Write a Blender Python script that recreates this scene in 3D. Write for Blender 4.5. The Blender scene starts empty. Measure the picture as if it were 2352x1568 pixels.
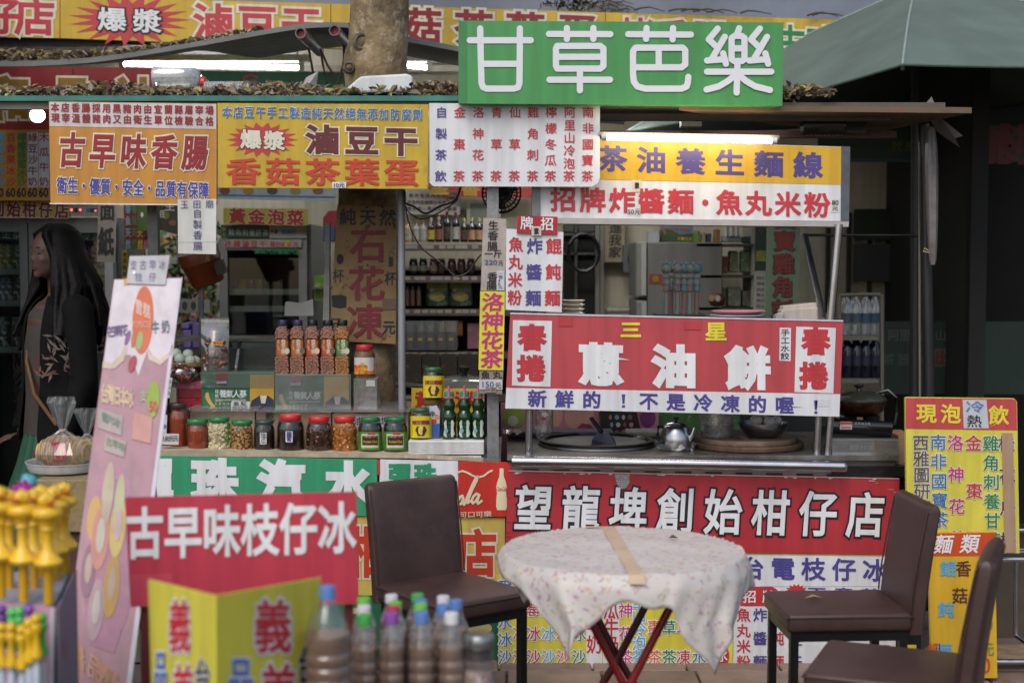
import bpy, bmesh, math, random
from mathutils import Vector, Matrix
random.seed(7)
SC = bpy.context.scene
COL = SC.collection
R = math.radians
# ---------------------------------------------------------------- camera, sky, sun, exposure
H = 1.58
PITCH = math.atan(184 / 3267)
F = 3267.0
CAMP = Vector((0, 0, H))
cam = bpy.data.cameras.new('camera')
camo = bpy.data.objects.new('camera', cam)
COL.objects.link(camo)
camo.location = CAMP
camo.rotation_euler = (R(90) - PITCH, 0, 0)
cam.lens = 50
cam.sensor_width = 36
cam.clip_end = 500
cam.dof.use_dof = True
cam.dof.focus_distance = 5.55
cam.dof.aperture_fstop = 2.2
SC.camera = camo
w = bpy.data.worlds.new('World')
SC.world = w
w.use_nodes = True
nt = w.node_tree
bg = nt.nodes['Background']
sky = nt.nodes.new('ShaderNodeTexSky')
sky.sky_type = 'NISHITA'
sky.sun_disc = False
sky.sun_elevation = R(48)
sky.sun_rotation = R(200)
sky.air_density = 1.0
sky.dust_density = 3.0
sky.ozone_density = 1.0
nt.links.new(sky.outputs[0], bg.inputs[0])
bg.inputs[1].default_value = 0.15
sun = bpy.data.lights.new('sun', 'SUN')
sun.energy = 1.15
sun.angle = R(40)
sun.color = (1, 0.96, 0.9)
suno = bpy.data.objects.new('sun', sun)
COL.objects.link(suno)
suno.rotation_euler = (R(42), 0, R(-20))
SC.view_settings.view_transform = 'Standard'
SC.view_settings.look = 'None'
SC.view_settings.gamma = 1
SC.view_settings.use_curve_mapping = False
SC.view_settings.exposure = 0.2
SC.cycles.use_denoising = True
SC.cycles.max_bounces = 6
SC.cycles.transparent_max_bounces = 16
SC.cycles.caustics_reflective = False
SC.cycles.caustics_refractive = False
SC.cycles.sample_clamp_indirect = 4

# ---------------------------------------------------------------- helpers
CA, SA = math.cos(PITCH), math.sin(PITCH)
def ray(x, y):
    dx = (x - 1176) / F
    dy = (784 - y) / F
    return Vector((dx, CA + dy * SA, -SA + dy * CA))
def P(x, y, Y):
    d = ray(x, y)
    return CAMP + d * (Y / d.y)
def S(Y):
    return Y / F
def lin(c):
    return c / 12.92 if c <= 0.04045 else ((c + 0.055) / 1.055) ** 2.4
def rgb(h):
    h = h.lstrip('#')
    return tuple(lin(int(h[i:i + 2], 16) / 255) for i in (0, 2, 4)) + (1,)
MATS = {}
def M(h, rough=0.45, metal=0, dirt=0.07, scale=6, emit=0, coat=0, trans=0, spec=0.5, bump=0, stain=None, bscale=60):
    """procedural surface: base colour broken up by two noises, optional stains, fine bump"""
    key = (h, rough, metal, dirt, scale, emit, coat, trans, spec, bump, str(stain), bscale)
    if key in MATS:
        return MATS[key]
    m = bpy.data.materials.new('surface')
    m.use_nodes = True
    t = m.node_tree
    N, L = t.nodes, t.links
    b = N['Principled BSDF']
    c = rgb(h)
    b.inputs['Base Color'].default_value = c
    b.inputs['Roughness'].default_value = rough
    b.inputs['Metallic'].default_value = metal
    b.inputs['Specular IOR Level'].default_value = spec
    if coat:
        b.inputs['Coat Weight'].default_value = coat
        b.inputs['Coat Roughness'].default_value = 0.06
    if trans:
        b.inputs['Transmission Weight'].default_value = trans
    if emit:
        b.inputs['Emission Color'].default_value = c
        b.inputs['Emission Strength'].default_value = emit
    tc = N.new('ShaderNodeTexCoord')
    if dirt or stain:
        n1 = N.new('ShaderNodeTexNoise')
        n1.inputs['Scale'].default_value = scale
        n1.inputs['Detail'].default_value = 6
        n1.inputs['Roughness'].default_value = 0.65
        L.new(tc.outputs['Object'], n1.inputs['Vector'])
        mr = N.new('ShaderNodeMapRange')
        mr.inputs[1].default_value = 0.3
        mr.inputs[2].default_value = 0.7
        mr.inputs[3].default_value = 1 - dirt * 1.6
        mr.inputs[4].default_value = 1 + dirt * 0.6
        L.new(n1.outputs['Fac'], mr.inputs[0])
        mx = N.new('ShaderNodeMix')
        mx.data_type = 'RGBA'
        mx.blend_type = 'MULTIPLY'
        mx.inputs[0].default_value = 1
        mx.inputs[6].default_value = c
        val = mr.outputs[0]
        if 0.03 < dirt <= 0.13 and not metal:                          # faint vertical rain streaks
            mp = N.new('ShaderNodeMapping')
            mp.inputs['Scale'].default_value = (16, 16, 1.3)
            L.new(tc.outputs['Object'], mp.inputs['Vector'])
            n4 = N.new('ShaderNodeTexNoise')
            n4.inputs['Scale'].default_value = 1.6
            n4.inputs['Detail'].default_value = 5
            L.new(mp.outputs[0], n4.inputs['Vector'])
            r4 = N.new('ShaderNodeMapRange')
            r4.inputs[1].default_value = 0.35
            r4.inputs[2].default_value = 0.62
            r4.inputs[3].default_value = 0.86
            r4.inputs[4].default_value = 1.03
            L.new(n4.outputs['Fac'], r4.inputs[0])
            mm = N.new('ShaderNodeMath')
            mm.operation = 'MULTIPLY'
            L.new(val, mm.inputs[0])
            L.new(r4.outputs[0], mm.inputs[1])
            val = mm.outputs[0]
        L.new(val, mx.inputs[7])
        out = mx.outputs[2]
        if stain:
            sc_, lo, hi, scol = stain
            n2 = N.new('ShaderNodeTexNoise')
            n2.inputs['Scale'].default_value = sc_
            n2.inputs['Detail'].default_value = 8
            n2.inputs['Roughness'].default_value = 0.75
            L.new(tc.outputs['Object'], n2.inputs['Vector'])
            r2 = N.new('ShaderNodeMapRange')
            r2.inputs[1].default_value = lo
            r2.inputs[2].default_value = hi
            L.new(n2.outputs['Fac'], r2.inputs[0])
            m2 = N.new('ShaderNodeMix')
            m2.data_type = 'RGBA'
            L.new(r2.outputs[0], m2.inputs[0])
            L.new(out, m2.inputs[6])
            m2.inputs[7].default_value = rgb(scol)
            out = m2.outputs[2]
        L.new(out, b.inputs['Base Color'])
        rr = N.new('ShaderNodeMapRange')
        rr.inputs[3].default_value = max(0.02, rough - 0.08)
        rr.inputs[4].default_value = min(1, rough + 0.1)
        L.new(n1.outputs['Fac'], rr.inputs[0])
        L.new(rr.outputs[0], b.inputs['Roughness'])
    if bump:
        n3 = N.new('ShaderNodeTexNoise')
        n3.inputs['Scale'].default_value = bscale
        n3.inputs['Detail'].default_value = 4
        L.new(tc.outputs['Object'], n3.inputs['Vector'])
        bp = N.new('ShaderNodeBump')
        bp.inputs['Strength'].default_value = bump
        bp.inputs['Distance'].default_value = 0.01
        L.new(n3.outputs['Fac'], bp.inputs['Height'])
        L.new(bp.outputs[0], b.inputs['Normal'])
    MATS[key] = m
    return m
def spots(h1, cols, scale, lo=0.12, rough=0.5, coat=0, warp=0):
    """base colour with small voronoi spots of several colours (print on cloth, pulp in a jar)"""
    key = ('spots', h1, str(cols), scale, lo, rough, coat)
    if key in MATS:
        return MATS[key]
    m = bpy.data.materials.new('spotted_surface')
    m.use_nodes = True
    N, L = m.node_tree.nodes, m.node_tree.links
    b = N['Principled BSDF']
    b.inputs['Roughness'].default_value = rough
    if coat:
        b.inputs['Coat Weight'].default_value = coat
        b.inputs['Coat Roughness'].default_value = 0.05
    tc = N.new('ShaderNodeTexCoord')
    v = N.new('ShaderNodeTexVoronoi')
    v.inputs['Scale'].default_value = scale
    nz = N.new('ShaderNodeTexNoise')
    nz.inputs['Scale'].default_value = scale * 1.7
    ad = N.new('ShaderNodeMix'); ad.data_type = 'RGBA'; ad.blend_type = 'LINEAR_LIGHT'
    ad.inputs[0].default_value = 0.02
    L.new(tc.outputs['Object'], nz.inputs['Vector'])
    L.new(tc.outputs['Object'], ad.inputs[6])
    L.new(nz.outputs['Color'], ad.inputs[7])
    L.new(ad.outputs[2], v.inputs['Vector'])
    r = N.new('ShaderNodeValToRGB')
    r.color_ramp.interpolation = 'CONSTANT'
    sep = N.new('ShaderNodeSeparateColor')
    L.new(v.outputs['Color'], sep.inputs[0])
    L.new(sep.outputs[0], r.inputs[0])
    e = r.color_ramp.elements
    while len(e) < len(cols):
        e.new(0.5)
    for i, c in enumerate(cols):
        e[i].position = i / len(cols)
        e[i].color = rgb(c)
    mr = N.new('ShaderNodeMapRange')
    mr.inputs[1].default_value = lo
    mr.inputs[2].default_value = lo + 0.18
    mr.inputs[3].default_value = 1
    mr.inputs[4].default_value = 0
    L.new(v.outputs['Distance'], mr.inputs[0])
    mx = N.new('ShaderNodeMix'); mx.data_type = 'RGBA'
    L.new(mr.outputs[0], mx.inputs[0])
    mx.inputs[6].default_value = rgb(h1)
    L.new(r.outputs[0], mx.inputs[7])
    L.new(mx.outputs[2], b.inputs['Base Color'])
    MATS[key] = m
    return m
def clear(tint='#f4f8f8', gloss=0.25, rough=0.04, milk=0.0):
    """thin clear glass or film: see-through with a fresnel sheen, optionally a little milky"""
    key = ('clear', tint, gloss, rough, milk)
    if key in MATS:
        return MATS[key]
    m = bpy.data.materials.new('clear_film')
    m.use_nodes = True
    N, L = m.node_tree.nodes, m.node_tree.links
    N.remove(N['Principled BSDF'])
    tr = N.new('ShaderNodeBsdfTransparent'); tr.inputs[0].default_value = rgb(tint)
    gl = N.new('ShaderNodeBsdfGlossy'); gl.inputs['Roughness'].default_value = rough
    fr = N.new('ShaderNodeLayerWeight'); fr.inputs[0].default_value = 0.35
    nz = N.new('ShaderNodeTexNoise'); nz.inputs['Scale'].default_value = 7
    ml = N.new('ShaderNodeMath'); ml.operation = 'MULTIPLY_ADD'
    L.new(fr.outputs['Facing'], ml.inputs[0]); ml.inputs[1].default_value = gloss * 2; ml.inputs[2].default_value = gloss * 0.25
    mx = N.new('ShaderNodeMixShader')
    L.new(ml.outputs[0], mx.inputs[0]); L.new(tr.outputs[0], mx.inputs[1]); L.new(gl.outputs[0], mx.inputs[2])
    out = mx.outputs[0]
    if milk:
        df = N.new('ShaderNodeBsdfDiffuse'); df.inputs[0].default_value = (0.75, 0.76, 0.76, 1)
        m2 = N.new('ShaderNodeMixShader')
        mk = N.new('ShaderNodeMath'); mk.operation = 'MULTIPLY'
        L.new(nz.outputs['Fac'], mk.inputs[0]); mk.inputs[1].default_value = milk * 2
        L.new(mk.outputs[0], m2.inputs[0]); L.new(out, m2.inputs[1]); L.new(df.outputs[0], m2.inputs[2])
        out = m2.outputs[0]
    L.new(out, N['Material Output'].inputs[0])
    MATS[key] = m
    return m
def glow(h, strength):
    key = ('glow', h, strength)
    if key not in MATS:
        m = bpy.data.materials.new('lamp_glow')
        m.use_nodes = True
        b = m.node_tree.nodes['Principled BSDF']
        b.inputs['Base Color'].default_value = (0.8, 0.8, 0.8, 1)
        b.inputs['Emission Color'].default_value = rgb(h)
        b.inputs['Emission Strength'].default_value = strength
        MATS[key] = m
    return MATS[key]

class MB:
    """collects shapes in world (or local) coordinates; build() links them as ONE mesh object"""
    def __init__(s):
        s.v = []; s.f = []
    def add(s, vs, fs):
        o = len(s.v)
        s.v += [Vector(p) for p in vs]
        s.f += [tuple(i + o for i in f) for f in fs]
        return s
    def slab(s, c, th):
        c = [Vector(p) for p in c]
        n = (c[1] - c[0]).cross(c[-1] - c[0]).normalized()
        if n.y < 0:
            n = -n
        b = [p + n * th for p in c]
        k = len(c)
        fs = [tuple(range(k)), tuple(range(2 * k - 1, k - 1, -1))]
        fs += [(i, i + k, (i + 1) % k + k, (i + 1) % k) for i in range(k)]
        return s.add(c + b, fs)
    def box(s, c, d, rz=0, rot=None):
        c = Vector(c); x, y, z = d[0] / 2, d[1] / 2, d[2] / 2
        m = rot or Matrix.Rotation(rz, 3, 'Z')
        vs = [c + m @ Vector((sx * x, sy * y, sz * z)) for sz in (-1, 1) for sy in (-1, 1) for sx in (-1, 1)]
        return s.add(vs, [(0, 2, 3, 1), (4, 5, 7, 6), (0, 1, 5, 4), (2, 6, 7, 3), (0, 4, 6, 2), (1, 3, 7, 5)])
    def px(s, x0, y0, x1, y1, Y, dep):
        """box whose front face fills the pixel rectangle at depth Y"""
        a, b = P(x0, y0, Y), P(x1, y1, Y)
        return s.box(((a.x + b.x) / 2, Y + dep / 2, (a.z + b.z) / 2), (abs(b.x - a.x), dep, abs(a.z - b.z)))
    def lathe(s, prof, c=(0, 0, 0), n=20, sx=1, sy=1, rot=None, sq=0):
        c = Vector(c); vs = []; fs = []
        for r, z in prof:
            for k in range(n):
                a = 2 * math.pi * (k + 0.5) / n
                q = 1.0
                if sq:
                    q = (abs(math.cos(a)) ** sq + abs(math.sin(a)) ** sq) ** (-1 / sq)
                p = Vector((r * q * math.cos(a) * sx, r * q * math.sin(a) * sy, z))
                vs.append(c + (rot @ p if rot else p))
        for j in range(len(prof) - 1):
            for k in range(n):
                fs.append((j * n + k, j * n + (k + 1) % n, (j + 1) * n + (k + 1) % n, (j + 1) * n + k))
        fs.append(tuple(range(n - 1, -1, -1)))
        o = (len(prof) - 1) * n
        fs.append(tuple(range(o, o + n)))
        return s.add(vs, fs)
    def tube(s, path, r, n=10, r2=None):
        path = [Vector(p) for p in path]
        k = len(path); vs = []; fs = []
        up = Vector((0, 0, 1))
        for i, p in enumerate(path):
            t = (path[min(i + 1, k - 1)] - path[max(i - 1, 0)]).normalized()
            a = t.cross(up)
            if a.length < 1e-3:
                a = t.cross(Vector((1, 0, 0)))
            a.normalize(); b = t.cross(a)
            rr = r if r2 is None else r + (r2 - r) * i / (k - 1)
            for j in range(n):
                q = 2 * math.pi * j / n
                vs.append(p + a * rr * math.cos(q) + b * rr * math.sin(q))
        for i in range(k - 1):
            for j in range(n):
                fs.append((i * n + j, i * n + (j + 1) % n, (i + 1) * n + (j + 1) % n, (i + 1) * n + j))
        fs.append(tuple(range(n - 1, -1, -1))); fs.append(tuple(range((k - 1) * n, k * n)))
        return s.add(vs, fs)
    def ball(s, c, r, nu=14, nv=9, rot=None):
        if not hasattr(r, '__len__'):
            r = (r, r, r)
        c = Vector(c); vs = []; fs = []
        for j in range(nv + 1):
            th = math.pi * j / nv
            for i in range(nu):
                ph = 2 * math.pi * i / nu
                st = max(math.sin(th), 0.02)
                p = Vector((r[0] * st * math.cos(ph), r[1] * st * math.sin(ph), -r[2] * math.cos(th)))
                vs.append(c + (rot @ p if rot else p))
        for j in range(nv):
            for i in range(nu):
                fs.append((j * nu + i, j * nu + (i + 1) % nu, (j + 1) * nu + (i + 1) % nu, (j + 1) * nu + i))
        fs.append(tuple(range(nu - 1, -1, -1))); fs.append(tuple(range(nv * nu, nv * nu + nu)))
        return s.add(vs, fs)
    def rbox(s, c, d, r=0.01, rz=0, rot=None, seg=3):
        """box with rounded edges (superellipse-free: a bevelled bmesh cube)"""
        bm = bmesh.new()
        bmesh.ops.create_cube(bm, size=1)
        bmesh.ops.scale(bm, vec=d, verts=bm.verts)
        bmesh.ops.bevel(bm, geom=bm.edges[:], offset=r, segments=seg, profile=0.5, affect='EDGES')
        m = rot or Matrix.Rotation(rz, 3, 'Z')
        bm.verts.index_update()
        vs = [Vector(c) + m @ v.co for v in bm.verts]
        fs = [tuple(v.index for v in f.verts) for f in bm.faces]
        bm.free()
        return s.add(vs, fs)
    def build(s, name, mat, parent=None, smooth=False, kind=None, label=None, loc=None, bevel=0):
        o3 = Vector((0, 0, 0))
        if parent is not None:
            q = parent
            while q is not None:
                o3 = o3 + q.location
                q = q.parent
        elif loc is not None:
            o3 = Vector(loc)
        me = bpy.data.meshes.new(name)
        me.from_pydata([v - o3 for v in s.v], [], s.f)
        me.update()
        if mat:
            me.materials.append(mat)
        if smooth:
            me.polygons.foreach_set('use_smooth', [True] * len(me.polygons))
            try:
                me.set_sharp_from_angle(angle=R(40))
            except Exception:
                pass
        o = bpy.data.objects.new(name, me)
        COL.objects.link(o)
        if parent is not None:
            o.parent = parent
        elif loc is not None:
            o.location = loc
        if kind:
            o['kind'] = kind
        if label:
            o['label'] = label
        if bevel:
            bv = o.modifiers.new('edge', 'BEVEL'); bv.width = bevel; bv.segments = 2; bv.limit_method = 'ANGLE'
        return o
    def base(s):
        xs = [v.x for v in s.v]; ys = [v.y for v in s.v]; zs = [v.z for v in s.v]
        return Vector(((min(xs) + max(xs)) / 2, (min(ys) + max(ys)) / 2, min(zs)))
    def thing(s, name, mat, label, cat, group=None, smooth=False, bevel=0):
        o = s.build(name, mat, None, smooth, loc=s.base(), bevel=bevel)
        return tag(o, label, cat, group)
def tag(o, label, cat, group=None):
    o['label'] = label
    o['category'] = cat
    if group:
        o['group'] = group
    return o
def thing(name, label, cat, loc=(0, 0, 0), group=None):
    o = bpy.data.objects.new(name, None)
    o.empty_display_size = 0.05
    COL.objects.link(o)
    o.location = loc
    return tag(o, label, cat, group)
def copy_tree(o, loc=None, label=None, rz=None, parent=None):
    c = o.copy()
    COL.objects.link(c)
    c.parent = parent
    if loc is not None:
        c.location = loc
    if rz is not None:
        c.rotation_euler[2] = rz
    if label:
        c['label'] = label
    for ch in [q for q in COL.objects if q.parent == o]:
        copy_tree(ch, parent=c)
    return c

# ---------------------------------------------------------------- printed boards
JOBS = {}
class Board:
    """a flat (or round) printed face; pixel positions are carried onto its real plane in the scene"""
    def __init__(s, root, p0, n):
        s.root = root; s.p0 = Vector(p0); s.n = Vector(n).normalized()
        if s.n.y > 0:
            s.n = -s.n
    def pt(s, x, y, e=0.0):
        d = ray(x, y)
        q = s.p0 + s.n * e
        t = (q - CAMP).dot(s.n) / d.dot(s.n)
        return CAMP + d * t
    def patch(s, pts, mat, e=0.0015, name='panel', th=0.0012, label=None):
        m = MB()
        m.slab([s.pt(x, y, e) for x, y in pts], th)
        return m.build(name, mat, s.root, label=label)
    def rect(s, x0, y0, x1, y1, mat, e=0.0015, name='panel', sl=0.0):
        return s.patch([(x0, y0), (x1, y0 + sl * (x1 - x0)), (x1, y1 + sl * (x1 - x0)), (x0, y1)], mat, e, name)
    def oval(s, cx, cy, rx, ry, mat, e=0.0015, name='panel', n=24, ang=0):
        ca, sa = math.cos(ang), math.sin(ang)
        pts = []
        for k in range(n):
            a = 2 * math.pi * k / n
            u, v = rx * math.cos(a), ry * math.sin(a)
            pts.append((cx + u * ca - v * sa, cy + u * sa + v * ca))
        return s.patch(pts, mat, e, name)
    def burst(s, cx, cy, rx, ry, mat, e=0.0015, k=22, inner=0.66, name='burst'):
        pts = []
        for i in range(2 * k):
            a = math.pi * i / k
            q = 1.0 if i % 2 == 0 else inner
            pts.append((cx + rx * q * math.cos(a), cy + ry * q * math.sin(a)))
        m = MB()
        c = s.pt(cx, cy, e)
        ring = [s.pt(x, y, e) for x, y in pts]
        n = len(ring)
        m.add([c] + ring, [(0, i + 1, (i + 1) % n + 1) for i in range(n)])
        return m.build(name, mat, s.root)
    def text(s, chars, p0, p1, w, h, mat, bold=0.02, e=0.003, halo=None, hb=0.075, ital=0.0, name='lettering'):
        bold = round(bold * 0.8, 4)
        hb = round(hb * 0.9, 4)
        n = len(chars)
        horiz = abs(p1[0] - p0[0]) >= abs(p1[1] - p0[1])
        sl = (p1[1] - p0[1]) / (p1[0] - p0[0]) if horiz and p1[0] != p0[0] else 0
        for i, ch in enumerate(chars):
            if ch == ' ':
                continue
            t = i / (n - 1) if n > 1 else 0
            cx, cy = p0[0] + (p1[0] - p0[0]) * t, p0[1] + (p1[1] - p0[1]) * t
            JOBS.setdefault((s, mat, name, round(e, 5)), []).append((ch, bold, 'em', (cx, cy, w, h, sl, ital), e))
            if halo:
                JOBS.setdefault((s, halo, 'outline', round(e - 0.0012, 5)), []).append((ch, hb, 'em', (cx, cy, w, h, sl, ital), e - 0.0012, bold))
    def run(s, txt, x0, y0, x1, y1, mat, bold=0.01, e=0.003, sl=0.0, ital=0.0, name='lettering'):
        JOBS.setdefault((s, mat, name, round(e, 5)), []).append((txt, bold, 'fit', ((x0 + x1) / 2, (y0 + y1) / 2, x1 - x0, y1 - y0, sl, ital), e))
    def strokes(s, lines, r, mat, e=0.003, name='lettering'):
        """characters drawn as round-ended strokes, all in pixels of the photograph"""
        m = MB(); k = 0
        for ln in lines:
            for i, (x, y) in enumerate(ln):
                ee = e + 0.00002 * k; k += 1
                m.add([s.pt(x + r * math.cos(a * math.pi / 8), y + r * math.sin(a * math.pi / 8), ee) for a in range(16)], [tuple(range(16))])
                if i:
                    px_, py_ = ln[i - 1]
                    dx, dy = x - px_, y - py_
                    l = math.hypot(dx, dy)
                    nx, ny = -dy / l * r, dx / l * r
                    ee = e + 0.00002 * k; k += 1
                    m.add([s.pt(*q, ee) for q in ((px_ + nx, py_ + ny), (x + nx, y + ny), (x - nx, y - ny), (px_ - nx, py_ - ny))], [(0, 1, 2, 3)])
        return m.build(name, mat, s.root)
class Round(Board):
    """print wrapped round an upright cylinder"""
    def __init__(s, root, c, r):
        s.root = root; s.c = Vector(c); s.r = r
    def pt(s, x, y, e=0.0):
        d = ray(x, y); o = CAMP - s.c; r = s.r + e
        a = d.x ** 2 + d.y ** 2; b = 2 * (o.x * d.x + o.y * d.y); c = o.x ** 2 + o.y ** 2 - r * r
        q = b * b - 4 * a * c
        t = (-b - math.sqrt(q)) / (2 * a) if q > 0 else -b / (2 * a)
        return CAMP + d * t
    def wrap(s, x0, y0, x1, y1, mat, e=0.0008, name='paper_label', n=8):
        m = MB()
        vs = []
        for j in (0, 1):
            for i in range(n + 1):
                vs.append(s.pt(x0 + (x1 - x0) * i / n, y1 if j else y0, e))
        m.add(vs, [(i, i + 1, n + 2 + i, n + 1 + i) for i in range(n)])
        return m.build(name, mat, s.root)
def glyphs():
    """one text object per needed character, evaluated once, then laid onto the boards"""
    need = {}
    for lst in JOBS.values():
        for t, bold, mode, args, *e in lst:
            need.setdefault((t, bold), None)
    need[('國', 0.0)] = None
    objs = {}
    for (t, bold) in need:
        c = bpy.data.curves.new('glyph', 'FONT')
        c.body = t; c.size = 1; c.resolution_u = 2 if len(t) == 1 else 3
        c.bevel_depth = bold; c.bevel_resolution = 0
        o = bpy.data.objects.new('glyph', c)
        COL.objects.link(o)
        objs[(t, bold)] = o
    dg = bpy.context.evaluated_depsgraph_get()
    for k, o in objs.items():
        me = o.evaluated_get(dg).to_mesh()
        fs = [tuple(p.vertices) for p in me.polygons if p.normal.z > 0.3]
        used = sorted({i for f in fs for i in f})
        mp = {i: j for j, i in enumerate(used)}
        for f in fs:                                                  # clip the spikes that sharp corners grow
            for i in range(len(f)):
                a, b = me.vertices[f[i]].co, me.vertices[f[(i + 1) % len(f)]].co
                if abs(a.z - b.z) > 1e-4:
                    hi, lo = (a, b) if a.z > b.z else (b, a)
                    d = lo - hi
                    l = math.hypot(d.x, d.y)
                    if l > 1.6 * k[1]:
                        lo.x, lo.y = hi.x + d.x / l * 1.6 * k[1], hi.y + d.y / l * 1.6 * k[1]
        need[k] = ([tuple(me.vertices[i].co) for i in used], [tuple(mp[i] for i in f) for f in fs])
        o.evaluated_get(dg).to_mesh_clear()
    for o in objs.values():
        c = o.data
        bpy.data.objects.remove(o)
        bpy.data.curves.remove(c)
    ref = need[('國', 0.0)][0]
    rx0, rx1 = min(v[0] for v in ref), max(v[0] for v in ref)
    ry0, ry1 = min(v[1] for v in ref), max(v[1] for v in ref)
    for (brd, mat, name, _), lst in JOBS.items():
        m = MB()
        for t, bold, mode, (cx, cy, wd, ht, sl, ital), e, *own in lst:
            vs, fs = need[(t, bold)]
            if not vs:
                continue
            if mode == 'em':
                g = min(own[0] if own else bold, 0.06) * 0.8 + 0.025
                x0, x1, y0, y1 = rx0 - g, rx1 + g, ry0 - g, ry1 + g
            else:
                x0, x1 = min(v[0] for v in vs), max(v[0] for v in vs)
                y0, y1 = min(v[1] for v in vs), max(v[1] for v in vs)
            zs = 0.00012 / bold if bold else 0
            out = []
            for x, y, z in vs:
                u = ((x - x0) / (x1 - x0) - 0.5) * wd
                v = (0.5 - (y - y0) / (y1 - y0)) * ht
                out.append(brd.pt(cx + u - ital * v, cy + v + sl * u, e + z * zs))
            m.add(out, fs)
        if m.v:
            m.build(name, mat, brd.root)
def sign(name, label, cat, px4, Y, mat, th=0.02, group=None, part='board', bevel=0.0):
    """a board standing at depth Y (one number, or one per corner: TL, TR, BR, BL)"""
    if not hasattr(Y, '__len__'):
        c = [P(x, y, Y) for x, y in px4]
        n = Vector((0, -1, 0))
    else:
        a, b, d = P(*px4[0], Y[0]), P(*px4[1], Y[1]), P(*px4[3], Y[3])
        n = (b - a).cross(d - a).normalized()
        if n.y > 0:
            n = -n
        tmp = Board(None, a, n)
        c = [tmp.pt(x, y) for x, y in px4]
    lo = (c[-1] + c[-2]) / 2
    root = thing(name, label, cat, lo, group)
    m = MB(); m.slab(c, th)
    m.build(part, mat, root, bevel=bevel)
    return Board(root, c[0], n)
def board_on(root, px4, Y, mat, th=0.02, part='board'):
    c = [P(x, y, Y) for x, y in px4]
    m = MB(); m.slab(c, th); m.build(part, mat, root)
    return Board(root, c[0], (0, -1, 0))

WHITE = '#dcdfe2'
INK = {'red': M('#ba333c', 0.4), 'dred': M('#8e1a22', 0.4), 'purple': M('#4a4288', 0.4), 'blue': M('#3a6c9e', 0.4),
       'white': M(WHITE, 0.4, dirt=0.04), 'black': M('#15161a', 0.5), 'yellow': M('#ddd23c', 0.4), 'green': M('#1d7a45', 0.4),
       'mag': M('#c02a78', 0.4), 'orange': M('#d9632a', 0.4), 'sky': M('#5aa4c8', 0.4), 'brown': M('#5a2a22', 0.45), 'grey': M('#55504c', 0.5),
       'cream': M('#d6d2bf', 0.45), 'gold': M('#b8902c', 0.4)}
STEEL = M('#b9b9bc', 0.22, 1.0, dirt=0.1, scale=9)
STEEL2 = M('#8f8f92', 0.35, 1.0, dirt=0.15, scale=9)
GALV = M('#7d8084', 0.5, 0.7, dirt=0.2, scale=14)
BLACKP = M('#101114', 0.35, dirt=0.1)
# ================================================================ setting
m = MB(); m.add([(-60, -60, 0), (60, -60, 0), (60, 60, 0), (-60, 60, 0)], [(0, 1, 2, 3)])
ground = m.build('ground', M('#5b5148', 0.85, dirt=0.25, scale=3), kind='structure')
tile_m = [M('#8a7768', 0.7, dirt=0.2, scale=9, stain=(7, 0.6, 0.75, '#4c4038')), M('#7d6b5e', 0.7, dirt=0.2, scale=9, stain=(7, 0.6, 0.75, '#4c4038'))]
for j in range(4):
    for i in range(11):
        t = MB()
        t.rbox((-0.95 + i * 0.36 + (0.03 if j % 2 else 0), 4.9 + j * 0.3, 0.012), (0.35, 0.29, 0.024), 0.004, seg=1)
        t.build('paving_tile', tile_m[(i * 3 + j) % 2], ground)
# shop building behind the stall
def wall(name, c, d, mat):
    b = MB(); b.box(c, d)
    return b.build(name, mat, kind='structure')
cream = M('#c4bda6', 0.7, dirt=0.12, scale=3)
dark = M('#1b1c1b', 0.8, dirt=0.3, scale=4)  # near-black colour carries the deep shade of the unlit shop
wall('back_wall', (-0.4, 8.62, 1.5), (6.0, 0.2, 3.0), cream)
wall('added_shade_wall', (-2.72, 6.4, 1.5), (0.08, 1.7, 3.0), M('#4a4844', 0.8))  # unseen wall, added to block sky light from the woman's left
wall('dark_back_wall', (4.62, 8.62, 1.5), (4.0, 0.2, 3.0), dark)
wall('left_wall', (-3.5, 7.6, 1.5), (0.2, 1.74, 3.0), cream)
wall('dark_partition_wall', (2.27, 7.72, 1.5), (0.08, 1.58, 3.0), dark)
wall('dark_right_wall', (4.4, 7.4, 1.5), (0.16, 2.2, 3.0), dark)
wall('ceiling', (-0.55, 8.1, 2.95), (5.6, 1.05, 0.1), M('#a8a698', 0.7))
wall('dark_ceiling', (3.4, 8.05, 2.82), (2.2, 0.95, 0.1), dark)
wall('upper_wall', (0.3, 7.5, 4.1), (9.6, 0.12, 2.64), M('#747c8a', 0.45, 0.3, dirt=0.18, scale=2.2, stain=(3, 0.58, 0.8, '#565c66')))
# dry creeper over the top of the long yellow fascia
m = MB()
rng = random.Random(3)
for k in range(16):
    x = rng.uniform(1270, 1420); y = rng.uniform(-8, 28)
    pts = []
    for i in range(6):
        pts.append(P(x, y, 7.4 - 0.01 * rng.random()))
        x += rng.uniform(-8, 26); y += rng.uniform(-7, 9)
    m.tube(pts, 0.006, 5, 0.002)
for k in range(9):
    x = rng.uniform(1420, 2000); y = 24 + (x - 1420) * 0.03
    pts = [P(x + 18 * i, y - 6 * math.sin(i * 0.9) - rng.random() * 3, 7.17) for i in range(5)]
    m.tube(pts, 0.005, 5, 0.002)
for k in range(150):
    x = rng.gauss(1310, 34); y = rng.gauss(8, 9); c = P(x, y, 7.35)
    a = rng.random() * 6.3; r = 0.016
    m.add([c + Vector((r * math.cos(a), -0.02, r * math.sin(a))), c + Vector((0.4 * r * math.cos(a + 1.6), 0, 0.4 * r * math.sin(a + 1.6))), c - Vector((r * math.cos(a), 0.02, r * math.sin(a)))], [(0, 1, 2)])
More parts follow.
